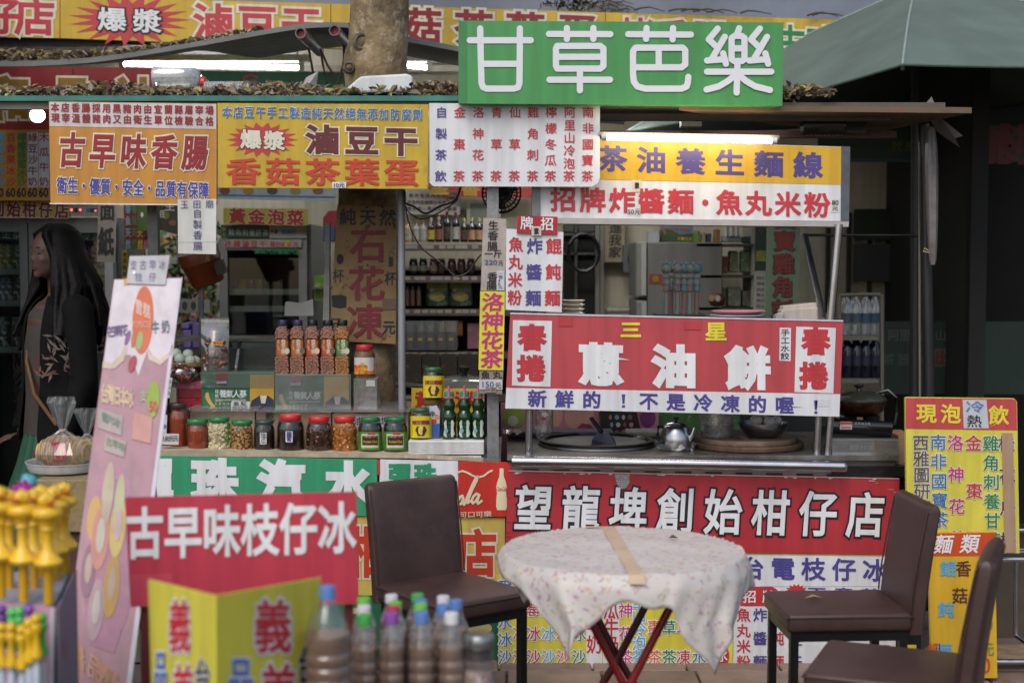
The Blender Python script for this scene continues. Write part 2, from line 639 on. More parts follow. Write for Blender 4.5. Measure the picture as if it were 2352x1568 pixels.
m.thing('dry_creeper', M('#4a4030', 0.8), 'dry brown creeper stems trailing on the grey wall above the long yellow fascia', 'creeper')

# long yellow fascia of the shop
yel = M('#c8a62e', 0.45, dirt=0.12, scale=3, stain=(5, 0.62, 0.8, '#8a6a1c'))
fas = thing('shop_fascia', 'long weathered yellow fascia with big red haloed characters across the top of the shop', 'shop sign', P(940, 110, 7.2))
pan = [((-90, -34), (137, -8), (137, 88), (-90, 84)), ((138.5, -8), (759, 9), (759, 110), (138.5, 88)), ((760.5, 9), (1390, 29), (1390, 122), (760.5, 110)), ((1391.5, 29), (2010, 48), (2010, 136), (1391.5, 122))]
for q in pan:
    b = MB(); b.slab([P(x, y, 7.2) for x, y in q], 0.06); b.build('fascia_panel', yel, fas)
B = Board(fas, P(0, 0, 7.2), (0, -1, 0))
hal = INK['cream']
B.text('仔店', (0, 38), (80, 41), 88, 86, INK['red'], 0.035, 0.004, hal, 0.1)
B.burst(297, 46, 140, 62, INK['red'], 0.0015, 19, 0.6)
B.text('爆漿', (257, 46), (338, 50), 62, 54, INK['white'], 0.03, 0.006, INK['black'], 0.085)
B.text('滷豆干', (490, 53), (692, 60), 88, 86, INK['red'], 0.035, 0.004, hal, 0.1)
B.text('菇茶葉蛋', (970, 62), (1325, 76), 86, 84, INK['dred'], 0.035, 0.004, hal, 0.1)
B.text('烤香腸', (1462, 84), (1630, 90), 74, 82, INK['red'], 0.03, 0.004, hal, 0.1)
B.text('古味', (1815, 98), (1885, 101), 64, 78, INK['green'], 0.04, 0.004, hal, 0.1)
m = MB(); m.px(-90, 88, 800, 104, 7.24, 0.05); m.thing('fascia_rail', M('#15171a', 0.5), 'black steel rail running under the long yellow fascia', 'rail')

# grey corrugated canopy sheets
def canopy(name, pts, Yf, Yb, label, mat, lift=None):
    vs = []; fs = []
    dense = []
    for i in range(len(pts) - 1):
        for k in range(8):
            t = k / 8
            dense.append((pts[i][0] + (pts[i + 1][0] - pts[i][0]) * t, pts[i][1] + (pts[i + 1][1] - pts[i][1]) * t))
    dense.append(pts[-1])
    for _ in range(6):
        dense = [dense[0]] + [(dense[i][0], (dense[i - 1][1] + 2 * dense[i][1] + dense[i + 1][1]) / 4) for i in range(1, len(dense) - 1)] + [dense[-1]]
    ny = 14
    n = len(dense)
    for j in range(ny + 1):
        Yq = Yf + (Yb - Yf) * j / ny
        for i, (x, y) in enumerate(dense):
            p = P(x, y, Yf)
            up_ = lift(x) * (p.z - H) * (Yq / Yf - 1) if lift else 0.0
            vs.append(Vector((p.x, Yq, p.z + up_ + 0.006 * (j % 2))))
    for j in range(ny):
        for i in range(n - 1):
            fs.append((j * n + i, j * n + i + 1, (j + 1) * n + i + 1, (j + 1) * n + i))
    o = len(vs)
    vs += [v + Vector((0, 0, 0.022)) for v in vs]
    fs += [tuple(i + o for i in reversed(f)) for f in fs]
    for i in range(n - 1):
        fs.append((i, i + o, i + 1 + o, i + 1))
        fs.append((ny * n + i, ny * n + i + 1, ny * n + i + 1 + o, ny * n + i + o))
    q = MB(); q.add(vs, fs)
    q.thing(name, mat, label, 'canopy')
    return dense
can_m = M('#6c716f', 0.5, dirt=0.25, scale=5, stain=(4, 0.62, 0.8, '#4a4d44'))
cl = canopy('canopy_sheet', [(-120, 152), (60, 153), (200, 146), (330, 128), (470, 104), (590, 82), (690, 66), (760, 62), (800, 64)], 6.5, 7.1, 'grey corrugated canopy sheet sagging with leaves above the sausage sign', can_m, lambda x: max(0.0, min(1.0, (540 - x) / 150)) * 1.06)
cr = canopy('canopy_sheet', [(800, 68), (870, 84), (940, 97), (1050, 118), (1180, 140), (1300, 160)], 6.5, 7.0, 'grey corrugated canopy sheet right of the tree trunk behind the green board', can_m)
for x, y, x2, y2, lb in ((690, 76, 733, 118, 'left grey pipe end poking out under the canopy ridge, tied with red string'), (768, 70, 800, 104, 'right grey pipe end poking out under the canopy ridge beside the tree')):
    t = thing('canopy_pipe', lb, 'pipe', P(x, y, 6.3), 'pipes under the canopy')
    a, b = P(x, y, 6.28), P(x2, y2, 6.78)
    m = MB()
    prof = []
    d = (b - a)
    rot = d.to_track_quat('Z', 'Y').to_matrix()
    m.lathe([(0.024, d.length), (0.024, 0), (0.019, 0), (0.019, 0.12), (0.001, 0.12)], a, 18, rot=rot)
    m.build('tube', M('#5d6062', 0.5, dirt=0.2), t, True)
    m = MB(); m.lathe([(0.0265, 0.03), (0.0265, 0.045)], a, 16, rot=rot); m.build('string', INK['red'], t)
# hanging twine under the canopy
m = MB()
for pts in ([(708, 108), (714, 140), (719, 168)], [(736, 112), (742, 150), (750, 190), (742, 205)], [(738, 118), (752, 150), (770, 178)], [(790, 100), (790, 140), (782, 175), (773, 200)]):
    m.tube([P(x, y, 6.6) for x, y in pts], 0.006, 6)
m.thing('hanging_twine', M('#3a2622', 0.8), 'brown twine ends hanging below the canopy pipes', 'twine')

# ---------------------------------------------------------------- leaves (uncountable litter)
def leaves(name, spots_, label, n, seed, size=0.03):
    rg = random.Random(seed)
    cols = ['#8d7a60', '#a08c6c', '#75664f', '#a8986a', '#a5a860', '#5e4e42', '#93867a']
    per = {c: MB() for c in cols}
    for k in range(n):
        f = spots_(rg)
        a = rg.uniform(0, 6.28); s = size * rg.uniform(0.6, 1.4)
        rot = Matrix.Rotation(a, 3, 'Z') @ Matrix.Rotation(rg.uniform(-1.0, 1.0), 3, 'X') @ Matrix.Rotation(rg.uniform(-0.9, 0.9), 3, 'Y')
        cu = rg.uniform(0.1, 0.5) * s
        pts = [(-s, 0, 0), (-0.3 * s, 0.42 * s, cu), (0.4 * s, 0.36 * s, cu), (s, 0, 0.3 * cu), (0.4 * s, -0.36 * s, cu), (-0.3 * s, -0.42 * s, cu), (0, 0, 0)]
        c = rg.choices(cols, (4, 4, 3, 2, 1.2, 3, 3))[0]
        per[c].add([f + rot @ Vector(p) for p in pts], [(0, 1, 6), (1, 2, 6), (2, 3, 6), (3, 4, 6), (4, 5, 6), (5, 0, 6)])
    root = bpy.data.objects.new(name, None); COL.objects.link(root)
    root['kind'] = 'stuff'; root['label'] = label
    for i, c in enumerate(cols):
        per[c].build('leaf_litter', M(c, 0.7, dirt=0.2, scale=30), root)['kind'] = 'stuff'
zr = P(600, 221, 5.5).z
def on_roof(rg):
    x = rg.uniform(-2.25, 1.25)
    d = rg.random() ** 1.6
    h = 0.05 * (0.5 + 0.5 * math.sin(x * 5) ** 2)
    return Vector((x, 5.51 + d * 0.6, zr + 0.006 + 0.112 * d * 0.6 + rg.random() * h * (1 - 0.6 * d)))
leaves('fallen_leaves', on_roof, 'dead brown leaves heaped along the top of the stall roof', 3800, 5, 0.019)
def on_canopy(rg):
    t = rg.random() ** 1.4
    x = -100 + t * 700
    y = None
    for i in range(len(cl) - 1):
        if cl[i][0] <= x <= cl[i + 1][0]:
            y = cl[i][1]
    p = P(x, y, 6.5)
    dy = rg.random() * 0.45
    p.z += max(0.0, min(1.0, (540 - x) / 150)) * 1.06 * (p.z - H) * dy / 6.5
    p.y += dy
    p.z += 0.03 + rg.random() * 0.045 * max(0.15, 1 - t * 1.25)
    return p
leaves('fallen_leaves', on_canopy, 'dead leaves lying in the dip of the grey canopy sheet', 1900, 6, 0.021)
def on_end(rg):
    p = P(rg.uniform(1792, 1832), 226, 5.62); p.z += rg.random() * 0.06 * rg.random(); p.y += rg.random() * 0.2
    return p
leaves('fallen_leaves', on_end, 'small clump of dead leaves at the right end of the green board', 160, 8, 0.022)

# ---------------------------------------------------------------- tree through the stall
t = thing('tree', 'grey-brown tree trunk with knots rising through the stall roof', 'tree', (P(870, 300, 6.15).x, 6.15, 0))
rows = [(-30, 808, 940), (0, 806, 938), (60, 803, 937), (100, 800, 936), (130, 792, 936), (170, 792, 937), (210, 795, 940), (430, 778, 915), (700, 775, 915), (930, 770, 918), (1300, 755, 935), (1432, 735, 955)]
m = MB(); prof = []
vs = []; fs = []; n = 28
rg = random.Random(2)
for r_, (y, x0, x1) in enumerate(rows):
    c = P((x0 + x1) / 2, y, 6.15); rad = (x1 - x0) / 2 * S(6.15)
    for k in range(n):
        a = 2 * math.pi * k / n
        q = 1 + 0.018 * math.sin(3 * a + r_) + 0.012 * math.sin(7 * a - r_ * 2)
        vs.append((c.x + rad * q * math.cos(a), 6.15 + rad * q * math.sin(a), c.z))
for j in range(len(rows) - 1):
    for k in range(n):
        fs.append((j * n + k, (j + 1) * n + k, (j + 1) * n + (k + 1) % n, j * n + (k + 1) % n))
m.add(vs, fs)
# upper trunk and limbs above the picture
top = P(873, -30, 6.15)
m.tube([top, top + Vector((0.05, 0.1, 1.2)), top + Vector((0.3, 0.5, 2.4)), top + Vector((0.9, 1.2, 3.6))], 0.125, 14, 0.05)
m.tube([top + Vector((0.03, 0.1, 1.0)), top + Vector((-0.5, 0.4, 2.2)), top + Vector((-1.3, 0.6, 3.2))], 0.08, 12, 0.03)
bark = M('#8a7859', 0.85, dirt=0.5, scale=9, stain=(15, 0.54, 0.68, '#a59c86'), bump=0.9, bscale=34)
m.build('trunk', bark, t, True)
for x, y, r in ((838, 106, 19), (808, 164, 13)):
    c = P(x, y, 6.15); c.y = 6.15 - 0.112
    m = MB()
    for q, dd in ((1.0, 0), (0.72, 0.006)):
        pass
    m.lathe([(r * S(6.15) * 1.15, 0.0), (r * S(6.15) * 1.0, 0.009), (r * S(6.15) * 0.8, 0.012), (r * S(6.15) * 0.62, 0.006), (r * S(6.15) * 0.4, 0.01), (0.001, 0.012)], c, 16, rot=Matrix.Rotation(R(90), 3, 'X') @ Matrix.Rotation(0.3, 3, 'Y'))
    m.build('knot', M('#6e6350', 0.9, dirt=0.5, scale=30, bump=0.7), t, True)
# crown far above the frame: real leaves that shade the roofs as a tree would
m = MB()
for k in range(900):
    c = top + Vector((rg.gauss(-0.2, 1.3), rg.gauss(0.6, 0.9), 3.4 + rg.gauss(0, 0.5)))
    a = rg.uniform(0, 6.3); s = 0.11
    d = Vector((math.cos(a) * s, math.sin(a) * s, rg.uniform(-0.06, 0.06))); e = Vector((-d.y, d.x, 0.03)) * 0.5
    m.add([c - d, c + e, c + d, c - e], [(0, 1, 2, 3)])
m.build('crown', M('#3f5a2c', 0.6), t)

# ---------------------------------------------------------------- stall roof
rf = thing('stall_roof', 'flat stall roof board with a teal front edge carrying dead leaves', 'roof', (0, 5.9, zr - 0.04))
xl, xr = -2.3, P(1056, 220, 5.5).x
m = MB(); m.box(((xl + xr) / 2, 5.86, zr - 0.012 + 0.041), (xr - xl, 0.69, 0.02), rot=Matrix.Rotation(math.atan(0.114), 3, 'X')); m.build('roof_board', M('#6e675a', 0.7, dirt=0.2), rf)
m = MB(); m.box(((xl + xr) / 2, 5.51, zr - 0.008), (xr - xl, 0.02, 0.02)); m.build('edge_trim', M('#2e7d74', 0.5, dirt=0.25, scale=8), rf)
m = MB(); m.box(((xl + xr) / 2, 5.54, zr - 0.033), (xr - xl, 0.04, 0.03)); m.build('beam', M('#6f6860', 0.6, dirt=0.3, scale=5), rf)
rf2 = thing('cart_roof', 'thin brown roof board jutting out at the right end of the noodle cart', 'roof', P(1800, 262, 5.9))
q = [P(1560, 240, 5.47), P(1764, 243, 5.47), P(2232, 256, 5.5), P(2030, 300, 6.2), P(1790, 300, 5.9)]
m = MB(); a = [Vector((v.x, v.y, q[0].z - 0.004 * i)) for i, v in enumerate(q)]
m.add(a + [v - Vector((0, 0, 0.022)) for v in a], [(0, 1, 2, 3, 4), (9, 8, 7, 6, 5)] + [(i, i + 5, (i + 1) % 5 + 5, (i + 1) % 5) for i in range(5)])
m.build('roof_board', M('#6a5a44', 0.7, dirt=0.25, stain=(6, 0.55, 0.7, '#7a3c38')), rf2)
m = MB(); m.px(1240, 262, 2045, 276, 5.62, 0.05); m.build('beam', M('#5c5852', 0.6, dirt=0.3), rf2)
m = MB(); m.px(1240, 300, 2060, 316, 5.95, 0.05); m.build('beam', M('#6b5550', 0.6, dirt=0.3), rf2)
# roof over the cart behind its sign box
m = MB(); m.box((0.9, 5.68, P(1500, 254, 5.55).z + 0.02), (1.55, 0.28, 0.02)); m.build('roof_sheet', M('#5a554c', 0.7, dirt=0.2), rf2)

# objects lying on the stall roof
jug = thing('plastic_jug', 'clear plastic jug with a red cap lying on its side on the leafy roof', 'jug', P(408, 212, 5.62))
s = S(5.62); c = P(352, 180, 5.66)
ry = Matrix.Rotation(R(90), 3, 'Y')
m = MB(); m.lathe([(0.02, 0), (0.05, 0.004), (0.056, 0.03), (0.057, 0.09), (0.054, 0.13), (0.045, 0.165), (0.028, 0.182), (0.02, 0.187)], c, 24, rot=ry)
m.build('jug_body', clear(gloss=0.6, milk=0.3), jug, True)
m = MB(); m.lathe([(0.022, 0.187), (0.024, 0.19), (0.024, 0.205), (0.02, 0.208)], c + Vector((0, 0, -0.018)), 16, rot=ry); m.build('cap', M('#c0202a', 0.4), jug)
m = MB(); m.lathe([(0.018 + 0.003 * (i % 2), i * 0.006) for i in range(34)], P(470, 196, 5.62) + Vector((0, 0, -0.005)), 14, rot=ry)
m.thing('ribbed_bottle', clear(gloss=0.4, milk=0.3), 'clear ribbed plastic bottle lying among leaves right of the jug', 'bottle', smooth=True)
m = MB()
c = [P(794, 204, 5.53), P(828, 175, 5.53), P(936, 169, 5.53), P(948, 176, 5.53), P(950, 210, 5.53), P(794, 214, 5.53)]
m.slab(c, 0.2)
m.thing('styrofoam_slab', M('#c9ced0', 0.6, dirt=0.08), 'white styrofoam slab with a slanted end on the leafy roof before the tree trunk', 'styrofoam', bevel=0.012)
m = MB()
m.add([P(688, 208, 5.7), P(703, 178, 5.72), P(731, 164, 5.76), P(726, 205, 5.7), P(712, 190, 5.66)], [(0, 1, 4), (1, 2, 4), (2, 3, 4), (3, 0, 4)])
m.thing('crumpled_paper', M('#9d9c98', 0.6), 'pale crumpled sheet standing up among the roof leaves', 'paper')

# ---------------------------------------------------------------- big umbrella
u = thing('market_umbrella', 'large faded green umbrella tilted over the right side of the stall', 'umbrella', (2.04, 7.05, 0))
tilt = Matrix.Rotation(R(5.2), 3, 'Y').inverted()
vx = Vector((1.523, 5.6, 2.345))
hub = Vector((2.02, 7.02, 2.875))
cen = Vector((hub.x, hub.y, vx.z))
r0 = vx - cen
cor = []
for k in range(4):
    q = Matrix.Rotation(k * math.pi / 2, 3, 'Z') @ r0
    cor.append(cen + q)
def tl(p):
    return vx + tilt @ (p - vx)
m = MB()
vs = []; fs = []; nn = 10
for k in range(4):
    a, b = cor[k], cor[(k + 1) % 4]
    o = len(vs); idx = {}
    for i in range(nn + 1):
        for j in range(i + 1):
            tt = i / nn
            e0 = hub + (a - hub) * tt; e1 = hub + (b - hub) * tt
            w_ = j / i if i else 0
            p = e0 + (e1 - e0) * w_
            p.z += 0.03 * math.sin(math.pi * tt) - 0.03 * math.sin(math.pi * w_) * tt
            idx[(i, j)] = len(vs); vs.append(tl(p))
    for i in range(nn):
        for j in range(i + 1):
            fs.append((idx[(i, j)], idx[(i + 1, j)], idx[(i + 1, j + 1)]))
            if j < i:
                fs.append((idx[(i, j)], idx[(i + 1, j + 1)], idx[(i, j + 1)]))
m.add(vs, fs)
cv = m.build('canopy', M('#5f6f68', 0.8, dirt=0.2, scale=2.5, stain=(2.2, 0.5, 0.72, '#5c6862'), bump=0.15, bscale=14), u, True)
for k in range(4):
    m = MB(); m.tube([tl(hub) - Vector((0, 0, 0.02)), tl(cor[k]) - Vector((0, 0, 0.015))], 0.009, 6); m.build('rib', M('#2a2c2c', 0.5), u)
m = MB()
for k in range(4):
    a, b = tl(cor[k]), tl(cor[(k + 1) % 4])
    m.tube([a + (b - a) * (i / 8) - Vector((0, 0, 0.03 * math.sin(math.pi * i / 8))) for i in range(9)], 0.006, 6)
m.build('hem', M('#4f665b', 0.8), u)
for k in range(4):
    m = MB(); m.tube([tl(hub + (cor[k] - hub) * (i / 10) + Vector((0, 0, 0.032 * math.sin(math.pi * i / 10)))) for i in range(11)], 0.006, 6); m.build('seam', M('#8a9892', 0.8), u)
m = MB(); m.tube([Vector((2.0, 7.02, 0)), tl(hub)], 0.022, 12); m.build('pole', M('#2c2c2e', 0.5), u, True)
m = MB(); m.lathe([(0.26, 0), (0.26, 0.05), (0.05, 0.09), (0.03, 0.3)], (2.0, 7.02, 0), 20); m.build('base', M('#4a4a4a', 0.7), u)
# ================================================================ signs hung on the stall (depth about 5.5)
I = INK
SIGNW = M('#d3d6da', 0.38, dirt=0.05, scale=4, stain=(6, 0.68, 0.8, '#a9a79c'))
G_HANG = 'signs hanging from the stall roof'
# -- orange sausage sign
orange = M('#c08632', 0.42, dirt=0.1, scale=4, stain=(3.5, 0.66, 0.8, '#9c6520'))
B = sign('sausage_sign', 'orange hanging sign with a white header and brush-written red characters for sausage', 'sign', [(112, 233), (498, 238), (497, 470), (116, 466)], 5.5, orange, 0.02, G_HANG)
B.patch([(113, 234.5), (496, 239.5), (496, 297), (114, 290)], M('#c9c4c4', 0.4, dirt=0.1, stain=(5, 0.62, 0.8, '#a39a94')), name='header_panel')
B.text('本店香腸採用黑豬肉由宜蘭縣屠宰場', (126, 247), (481, 254), 18, 21, I['dred'], 0.03, 0.004)
B.text('現宰溫體豬肉又由衛生單位檢驗合格', (127, 271), (481, 279), 18, 21, I['dred'], 0.03, 0.004)
B.text('古早味香腸', (165, 346), (448, 352), 56, 80, I['dred'], 0.04, 0.004, I['cream'], 0.085, 0.08)
B.text('衛生・優質・安全・品質有保障', (142, 426), (468, 438), 22, 38, M('#3d3f98', 0.4), 0.03, 0.004, I['cream'], 0.085)
B.rect(114, 466, 497, 469, SIGNW, 0.003, 'bottom_edge', 0.009)
# -- yellow tofu sign
tofu_y = M('#c0a22a', 0.42, dirt=0.12, scale=4, stain=(4, 0.62, 0.8, '#8f6c1c'))
B = sign('temple_paper_sign', 'white handwritten paper sign hanging under the right end of the sausage sign', 'sign', [(408, 458), (497, 457), (496, 584), (409, 582)], 5.47, M('#c9cbc6', 0.55, dirt=0.08, scale=8), 0.004)
B.text('玉田廟', (423, 470), (481, 469), 17, 19, M('#4a4c86', 0.5), 0.0); B.text('自製香腸', (453, 491), (454, 565), 19, 20, M('#4a4a78', 0.5), 0.005)
B.patch([(408.5, 556), (496, 555), (496, 556), (408.5, 557)], M('#a9aaa6', 0.6), 0.001, 'fold_line')
# -- yellow tofu sign
B = sign('tofu_sign', 'yellow hanging sign with a red starburst and haloed characters for braised tofu and tea eggs', 'sign', [(499.5, 237), (985, 240), (982, 434), (501, 431)], 5.5, tofu_y, 0.02, G_HANG)
B.text('本店豆干手工製造純天然絕無添加防腐劑', (521, 258), (959, 264), 21, 27, I['blue'], 0.025, 0.004, I['cream'], 0.06)
B.burst(602, 321, 82, 40, I['red'], 0.0015, 18, 0.7)
B.text('爆漿', (576, 321), (630, 324), 46, 44, I['cream'], 0.05, 0.004, I['brown'], 0.08)
B.text('滷豆干', (741, 322), (921, 326), 74, 68, M('#5e1a1c', 0.4), 0.05, 0.004, I['cream'], 0.09)
B.text('香菇茶葉蛋', (559, 395), (922, 398), 76, 62, M('#bd3a24', 0.4), 0.026, 0.004)
Q = B.rect(763, 418, 795, 432, M(WHITE, 0.5), 0.006, 'price_sticker')
B.run('10元', 767, 420, 791, 431, I['black'], 0.015, 0.009)
# -- white tea list
B = sign('tea_list_sign', 'white hanging tea list with nine vertical columns of red and blue characters', 'sign', [(986, 237), (1378, 240), (1378, 408), (1373, 421), (1360, 429), (996, 428), (987, 420)], 5.48, SIGNW, 0.015, G_HANG)
for x, t, c in ((1013, '自製茶飲', 'purple'), (1055, '金棗茶', 'red'), (1098, '洛神花茶', 'red'), (1140, '青草茶', 'red'), (1182, '仙草茶', 'red'), (1224, '雞角刺茶', 'red'), (1265, '檸檬冬瓜茶', 'red'), (1308, '阿里山冷泡茶', 'red'), (1350, '南非國寶茶', 'red')):
    B.text(t, (x + 1, 259), (x - 1, 405), 25, 25, I[c], 0.018)
# -- the big green board, drawn stroke by stroke
green = M('#43904f', 0.4, dirt=0.06, scale=5, stain=(7, 0.72, 0.85, '#256a3a'))
B = sign('green_board', 'big green board with four rounded white characters above the noodle cart', 'sign', [(1053, 48), (1800, 52), (1797, 243), (1053, 238)], 5.42, green, 0.05)
B.patch([(1053.5, 49), (1072, 49), (1072, 238), (1053.5, 237.5)], M('#38804a', 0.45, dirt=0.15), name='painted_side')  # darker green strip paints the board's shaded side onto its front
def zz(pts):
    return [(1176 + x / 4, y / 4) for x, y in pts]
st = [[(1103, 66), (1104, 120), (1106, 190), (1109, 200), (1117, 204), (1180, 204), (1190, 201), (1193, 192), (1194, 120), (1194, 66)], [(1079, 93), (1219, 93)], [(1108, 147), (1192, 147)],
      [(1261, 78.5), (1402, 79)], [(1302, 65), (1302, 90)], [(1363, 65), (1363, 90)],
      [(1280, 106), (1379, 106), (1386, 112), (1386, 152), (1379, 158), (1280, 158), (1277, 152), (1277, 112), (1280, 106)], [(1280, 131), (1385, 131)], [(1262, 183.5), (1401, 183.5)], [(1332, 160), (1332, 208)],
      [(1443, 79), (1587, 80)], [(1485, 65), (1484, 90)], [(1546, 65), (1545, 91)],
      [(1566, 204), (1482, 204), (1464, 199), (1456, 188), (1454, 170), (1454, 118), (1460, 110), (1568, 110), (1574, 116), (1574, 148), (1566, 155), (1456, 155)], [(1513, 112), (1513, 153)], [(1566, 204), (1577, 199), (1580, 190), (1581, 177)]]
for dx in (0, 388):
    st += [zz([(1890 + dx, 265), (1808 + dx, 365), (1872 + dx, 425)]), zz([(1955 + dx, 340), (1828 + dx, 556)]), zz([(1792 + dx, 558), (1957 + dx, 546)]), zz([(1940 + dx, 492), (1966 + dx, 588)])]
st += [zz([(2088, 262), (2062, 328)]), zz([(2045, 332), (2110, 332), (2136, 352), (2136, 545), (2115, 562), (2040, 562), (2018, 545), (2018, 352), (2045, 332)]), zz([(2025, 446), (2130, 446)]), zz([(1792, 660), (2382, 660)]), zz([(2072, 570), (2064, 852)]), zz([(2055, 690), (1985, 745), (1900, 795), (1788, 824)]), zz([(2085, 690), (2150, 745), (2235, 795), (2370, 828)])]
B.strokes(st, 7.2, M('#d5d8de', 0.4, dirt=0.03))

# -- noodle cart sign box (yellow over white)
root = thing('noodle_sign_box', 'lit sign box, yellow over white, with purple and red noodle names', 'sign', P(1590, 515, 5.55))
board_on(root, [(1240, 318), (1934, 337), (1932, 508), (1240, 500)], 5.55, SIGNW, 0.16, 'box')
B = Board(root, P(1590, 400, 5.55), (0, -1, 0))
B.patch([(1241, 319), (1933, 338), (1932, 424), (1241, 410)], M('#cfa528', 0.4, dirt=0.06), name='yellow_panel')
B.text('茶油養生麵線', (1407, 366), (1856, 381), 64, 60, I['purple'], 0.04)
B.text('招牌炸醬麵', (1294, 459), (1564, 464), 57, 57, I['red'], 0.035)
B.oval(1620, 465, 7, 7, I['red'], 0.003, 'dot')
B.text('魚丸米粉', (1675, 466), (1877, 472), 57, 57, I['red'], 0.035)
B.run('50元', 1442, 480, 1471, 493, I['black'], 0.01, 0.006)
B.rect(1908, 455, 1928, 488, M('#d0cfcb', 0.5), 0.0016, 'price_sticker')
B.run('80', 1911, 460, 1926, 471, I['black'], 0.01, 0.004)
B.text('元', (1918, 479), (1918, 479), 13, 10, I['black'], 0.01, 0.004)
B.rect(1452, 413, 1473, 441, M('#cfc9b4', 0.5), 0.003, 'taped_note')
B.text('素', (1463, 426), (1463, 426), 10, 14, I['black'], 0.06, 0.006)
m = MB(); m.slab([P(1222, 425, 5.545), P(1241, 425, 5.545), P(1241, 508, 5.545), P(1222, 505, 5.545)], 0.14); m.build('side_plate', GALV, root)
m = MB(); m.slab([P(1933.5, 336, 5.545), P(1953, 337, 5.56), P(1950, 516, 5.56), P(1932.5, 512, 5.545)], 0.14); m.build('side_plate', GALV, root)
m = MB(); m.slab([P(1232, 500, 5.535), P(1950, 509, 5.535), P(1949, 521, 5.535), P(1232, 513, 5.535)], 0.17); m.build('bottom_trim', M('#b5b0b2', 0.3, 0.5, dirt=0.12), root)
# -- tube lamp in front of it
t = thing('tube_lamp', 'lit warm white tube lamp over the yellow half of the noodle sign', 'lamp', P(1583, 320, 5.4))
a, b = P(1394, 315, 5.4), P(1772, 323.5, 5.4)
m = MB(); m.tube([a, b], 0.0105, 14); m.build('tube', glow('#ffe6c2', 26), t, True)
m = MB(); m.tube([a - Vector((0.02, 0, 0)), a], 0.013, 12); m.tube([b, b + Vector((0.02, 0, 0))], 0.013, 12); m.build('end_cap', M('#d8d8d8', 0.4), t)
m = MB(); m.slab([P(1376, 303, 5.43), P(1790, 311, 5.43), P(1790, 319, 5.43), P(1376, 310, 5.43)], 0.05); m.build('batten', M('#8a8780', 0.5), t)

# -- red shop-name pieces left of the window
B = sign('dish_menu_sign', 'small white menu listing wonton, sauce and fish-ball noodles in red and purple columns', 'sign', [(1163, 525), (1294, 533), (1290, 717), (1161, 711)], 5.45, SIGNW, 0.012)
for x, t, c in ((1271, '餛飩麵', 'red'), (1227, '炸醬麵', 'purple')):
    B.text(t, (x + 1, 566), (x - 2, 685), 34, 36, I[c], 0.03)
B.text('魚丸米粉', (1185, 562), (1182, 684), 31, 34, I['red'], 0.03)
B = sign('signature_tag', 'small red tag with two white characters on top of the white dish menu', 'sign', [(1188, 495), (1281, 498), (1280, 539), (1187, 535)], 5.44, M('#a81f2c', 0.45, dirt=0.1), 0.008)
B.text('牌招', (1210, 513), (1257, 515), 28, 30, I['white'], 0.02)
B.rect(1221, 520, 1243, 541, M('#c5c2bc', 0.5), 0.003, 'taped_note')
B.text('素', (1232, 531), (1232, 531), 11, 15, I['black'], 0.05, 0.006)

# -- strip of price boards on the post
wood = M('#a9a098', 0.6, dirt=0.2, scale=12, stain=(9, 0.6, 0.75, '#7f756c'))
B = sign('price_strip', 'narrow whitewashed strip with black handwritten sausage prices nailed to the post', 'sign', [(1110, 500), (1163, 503), (1160, 668), (1104, 667)], 5.46, wood, 0.012)
B.text('生香腸', (1133, 518), (1131, 566), 22, 22, I['black'], 0.02)
B.text('一斤', (1122, 583), (1143, 583), 18, 18, I['black'], 0.02)
B.run('220', 1113, 597, 1142, 608, I['purple'], 0.01)
B.text('元', (1150, 604), (1150, 604), 11, 13, I['black'], 0.01)
B.text('香腸', (1131, 636), (1129, 656), 22, 21, I['black'], 0.02)
B.rect(1141, 622, 1158, 667, M('#c3c6cc', 0.5), 0.003, 'taped_note')
B.text('一條40元', (1150, 628), (1149, 660), 10, 9, I['purple'], 0.005, 0.006)
B = sign('roselle_tea_strip', 'narrow bright yellow strip with four magenta brush characters below the price strip', 'sign', [(1103, 668.5), (1160, 669.5), (1156, 850), (1099, 849)], 5.455, M('#d8cf38', 0.5, dirt=0.05), 0.01)
B.text('洛神花茶', (1132, 694), (1129, 825), 48, 42, I['mag'], 0.022, ital=0.1)
B = sign('fish_ball_price_tag', 'worn wooden price tag reading 150 at the foot of the yellow strip', 'sign', [(1101, 851), (1156, 852), (1153, 905), (1100, 903)], 5.46, M('#8d847a', 0.7, dirt=0.3, scale=14), 0.012)
B.text('魚丸', (1115, 862), (1142, 861), 19, 19, I['black'], 0.02)
B.rect(1100.5, 871, 1154, 894, M('#bfc2c4', 0.5), 0.003, 'paper')
B.run('150', 1108, 876, 1134, 889, I['purple'], 0.005, 0.006)
B.text('元', (1144, 885), (1144, 885), 13, 14, I['black'], 0.01, 0.006)
B.rect(1115, 889, 1139, 901, M('#8a8276', 0.7), 0.006, 'clip')
B.text('一斤', (1121, 895), (1133, 895), 9, 9, I['black'], 0.01, 0.008)

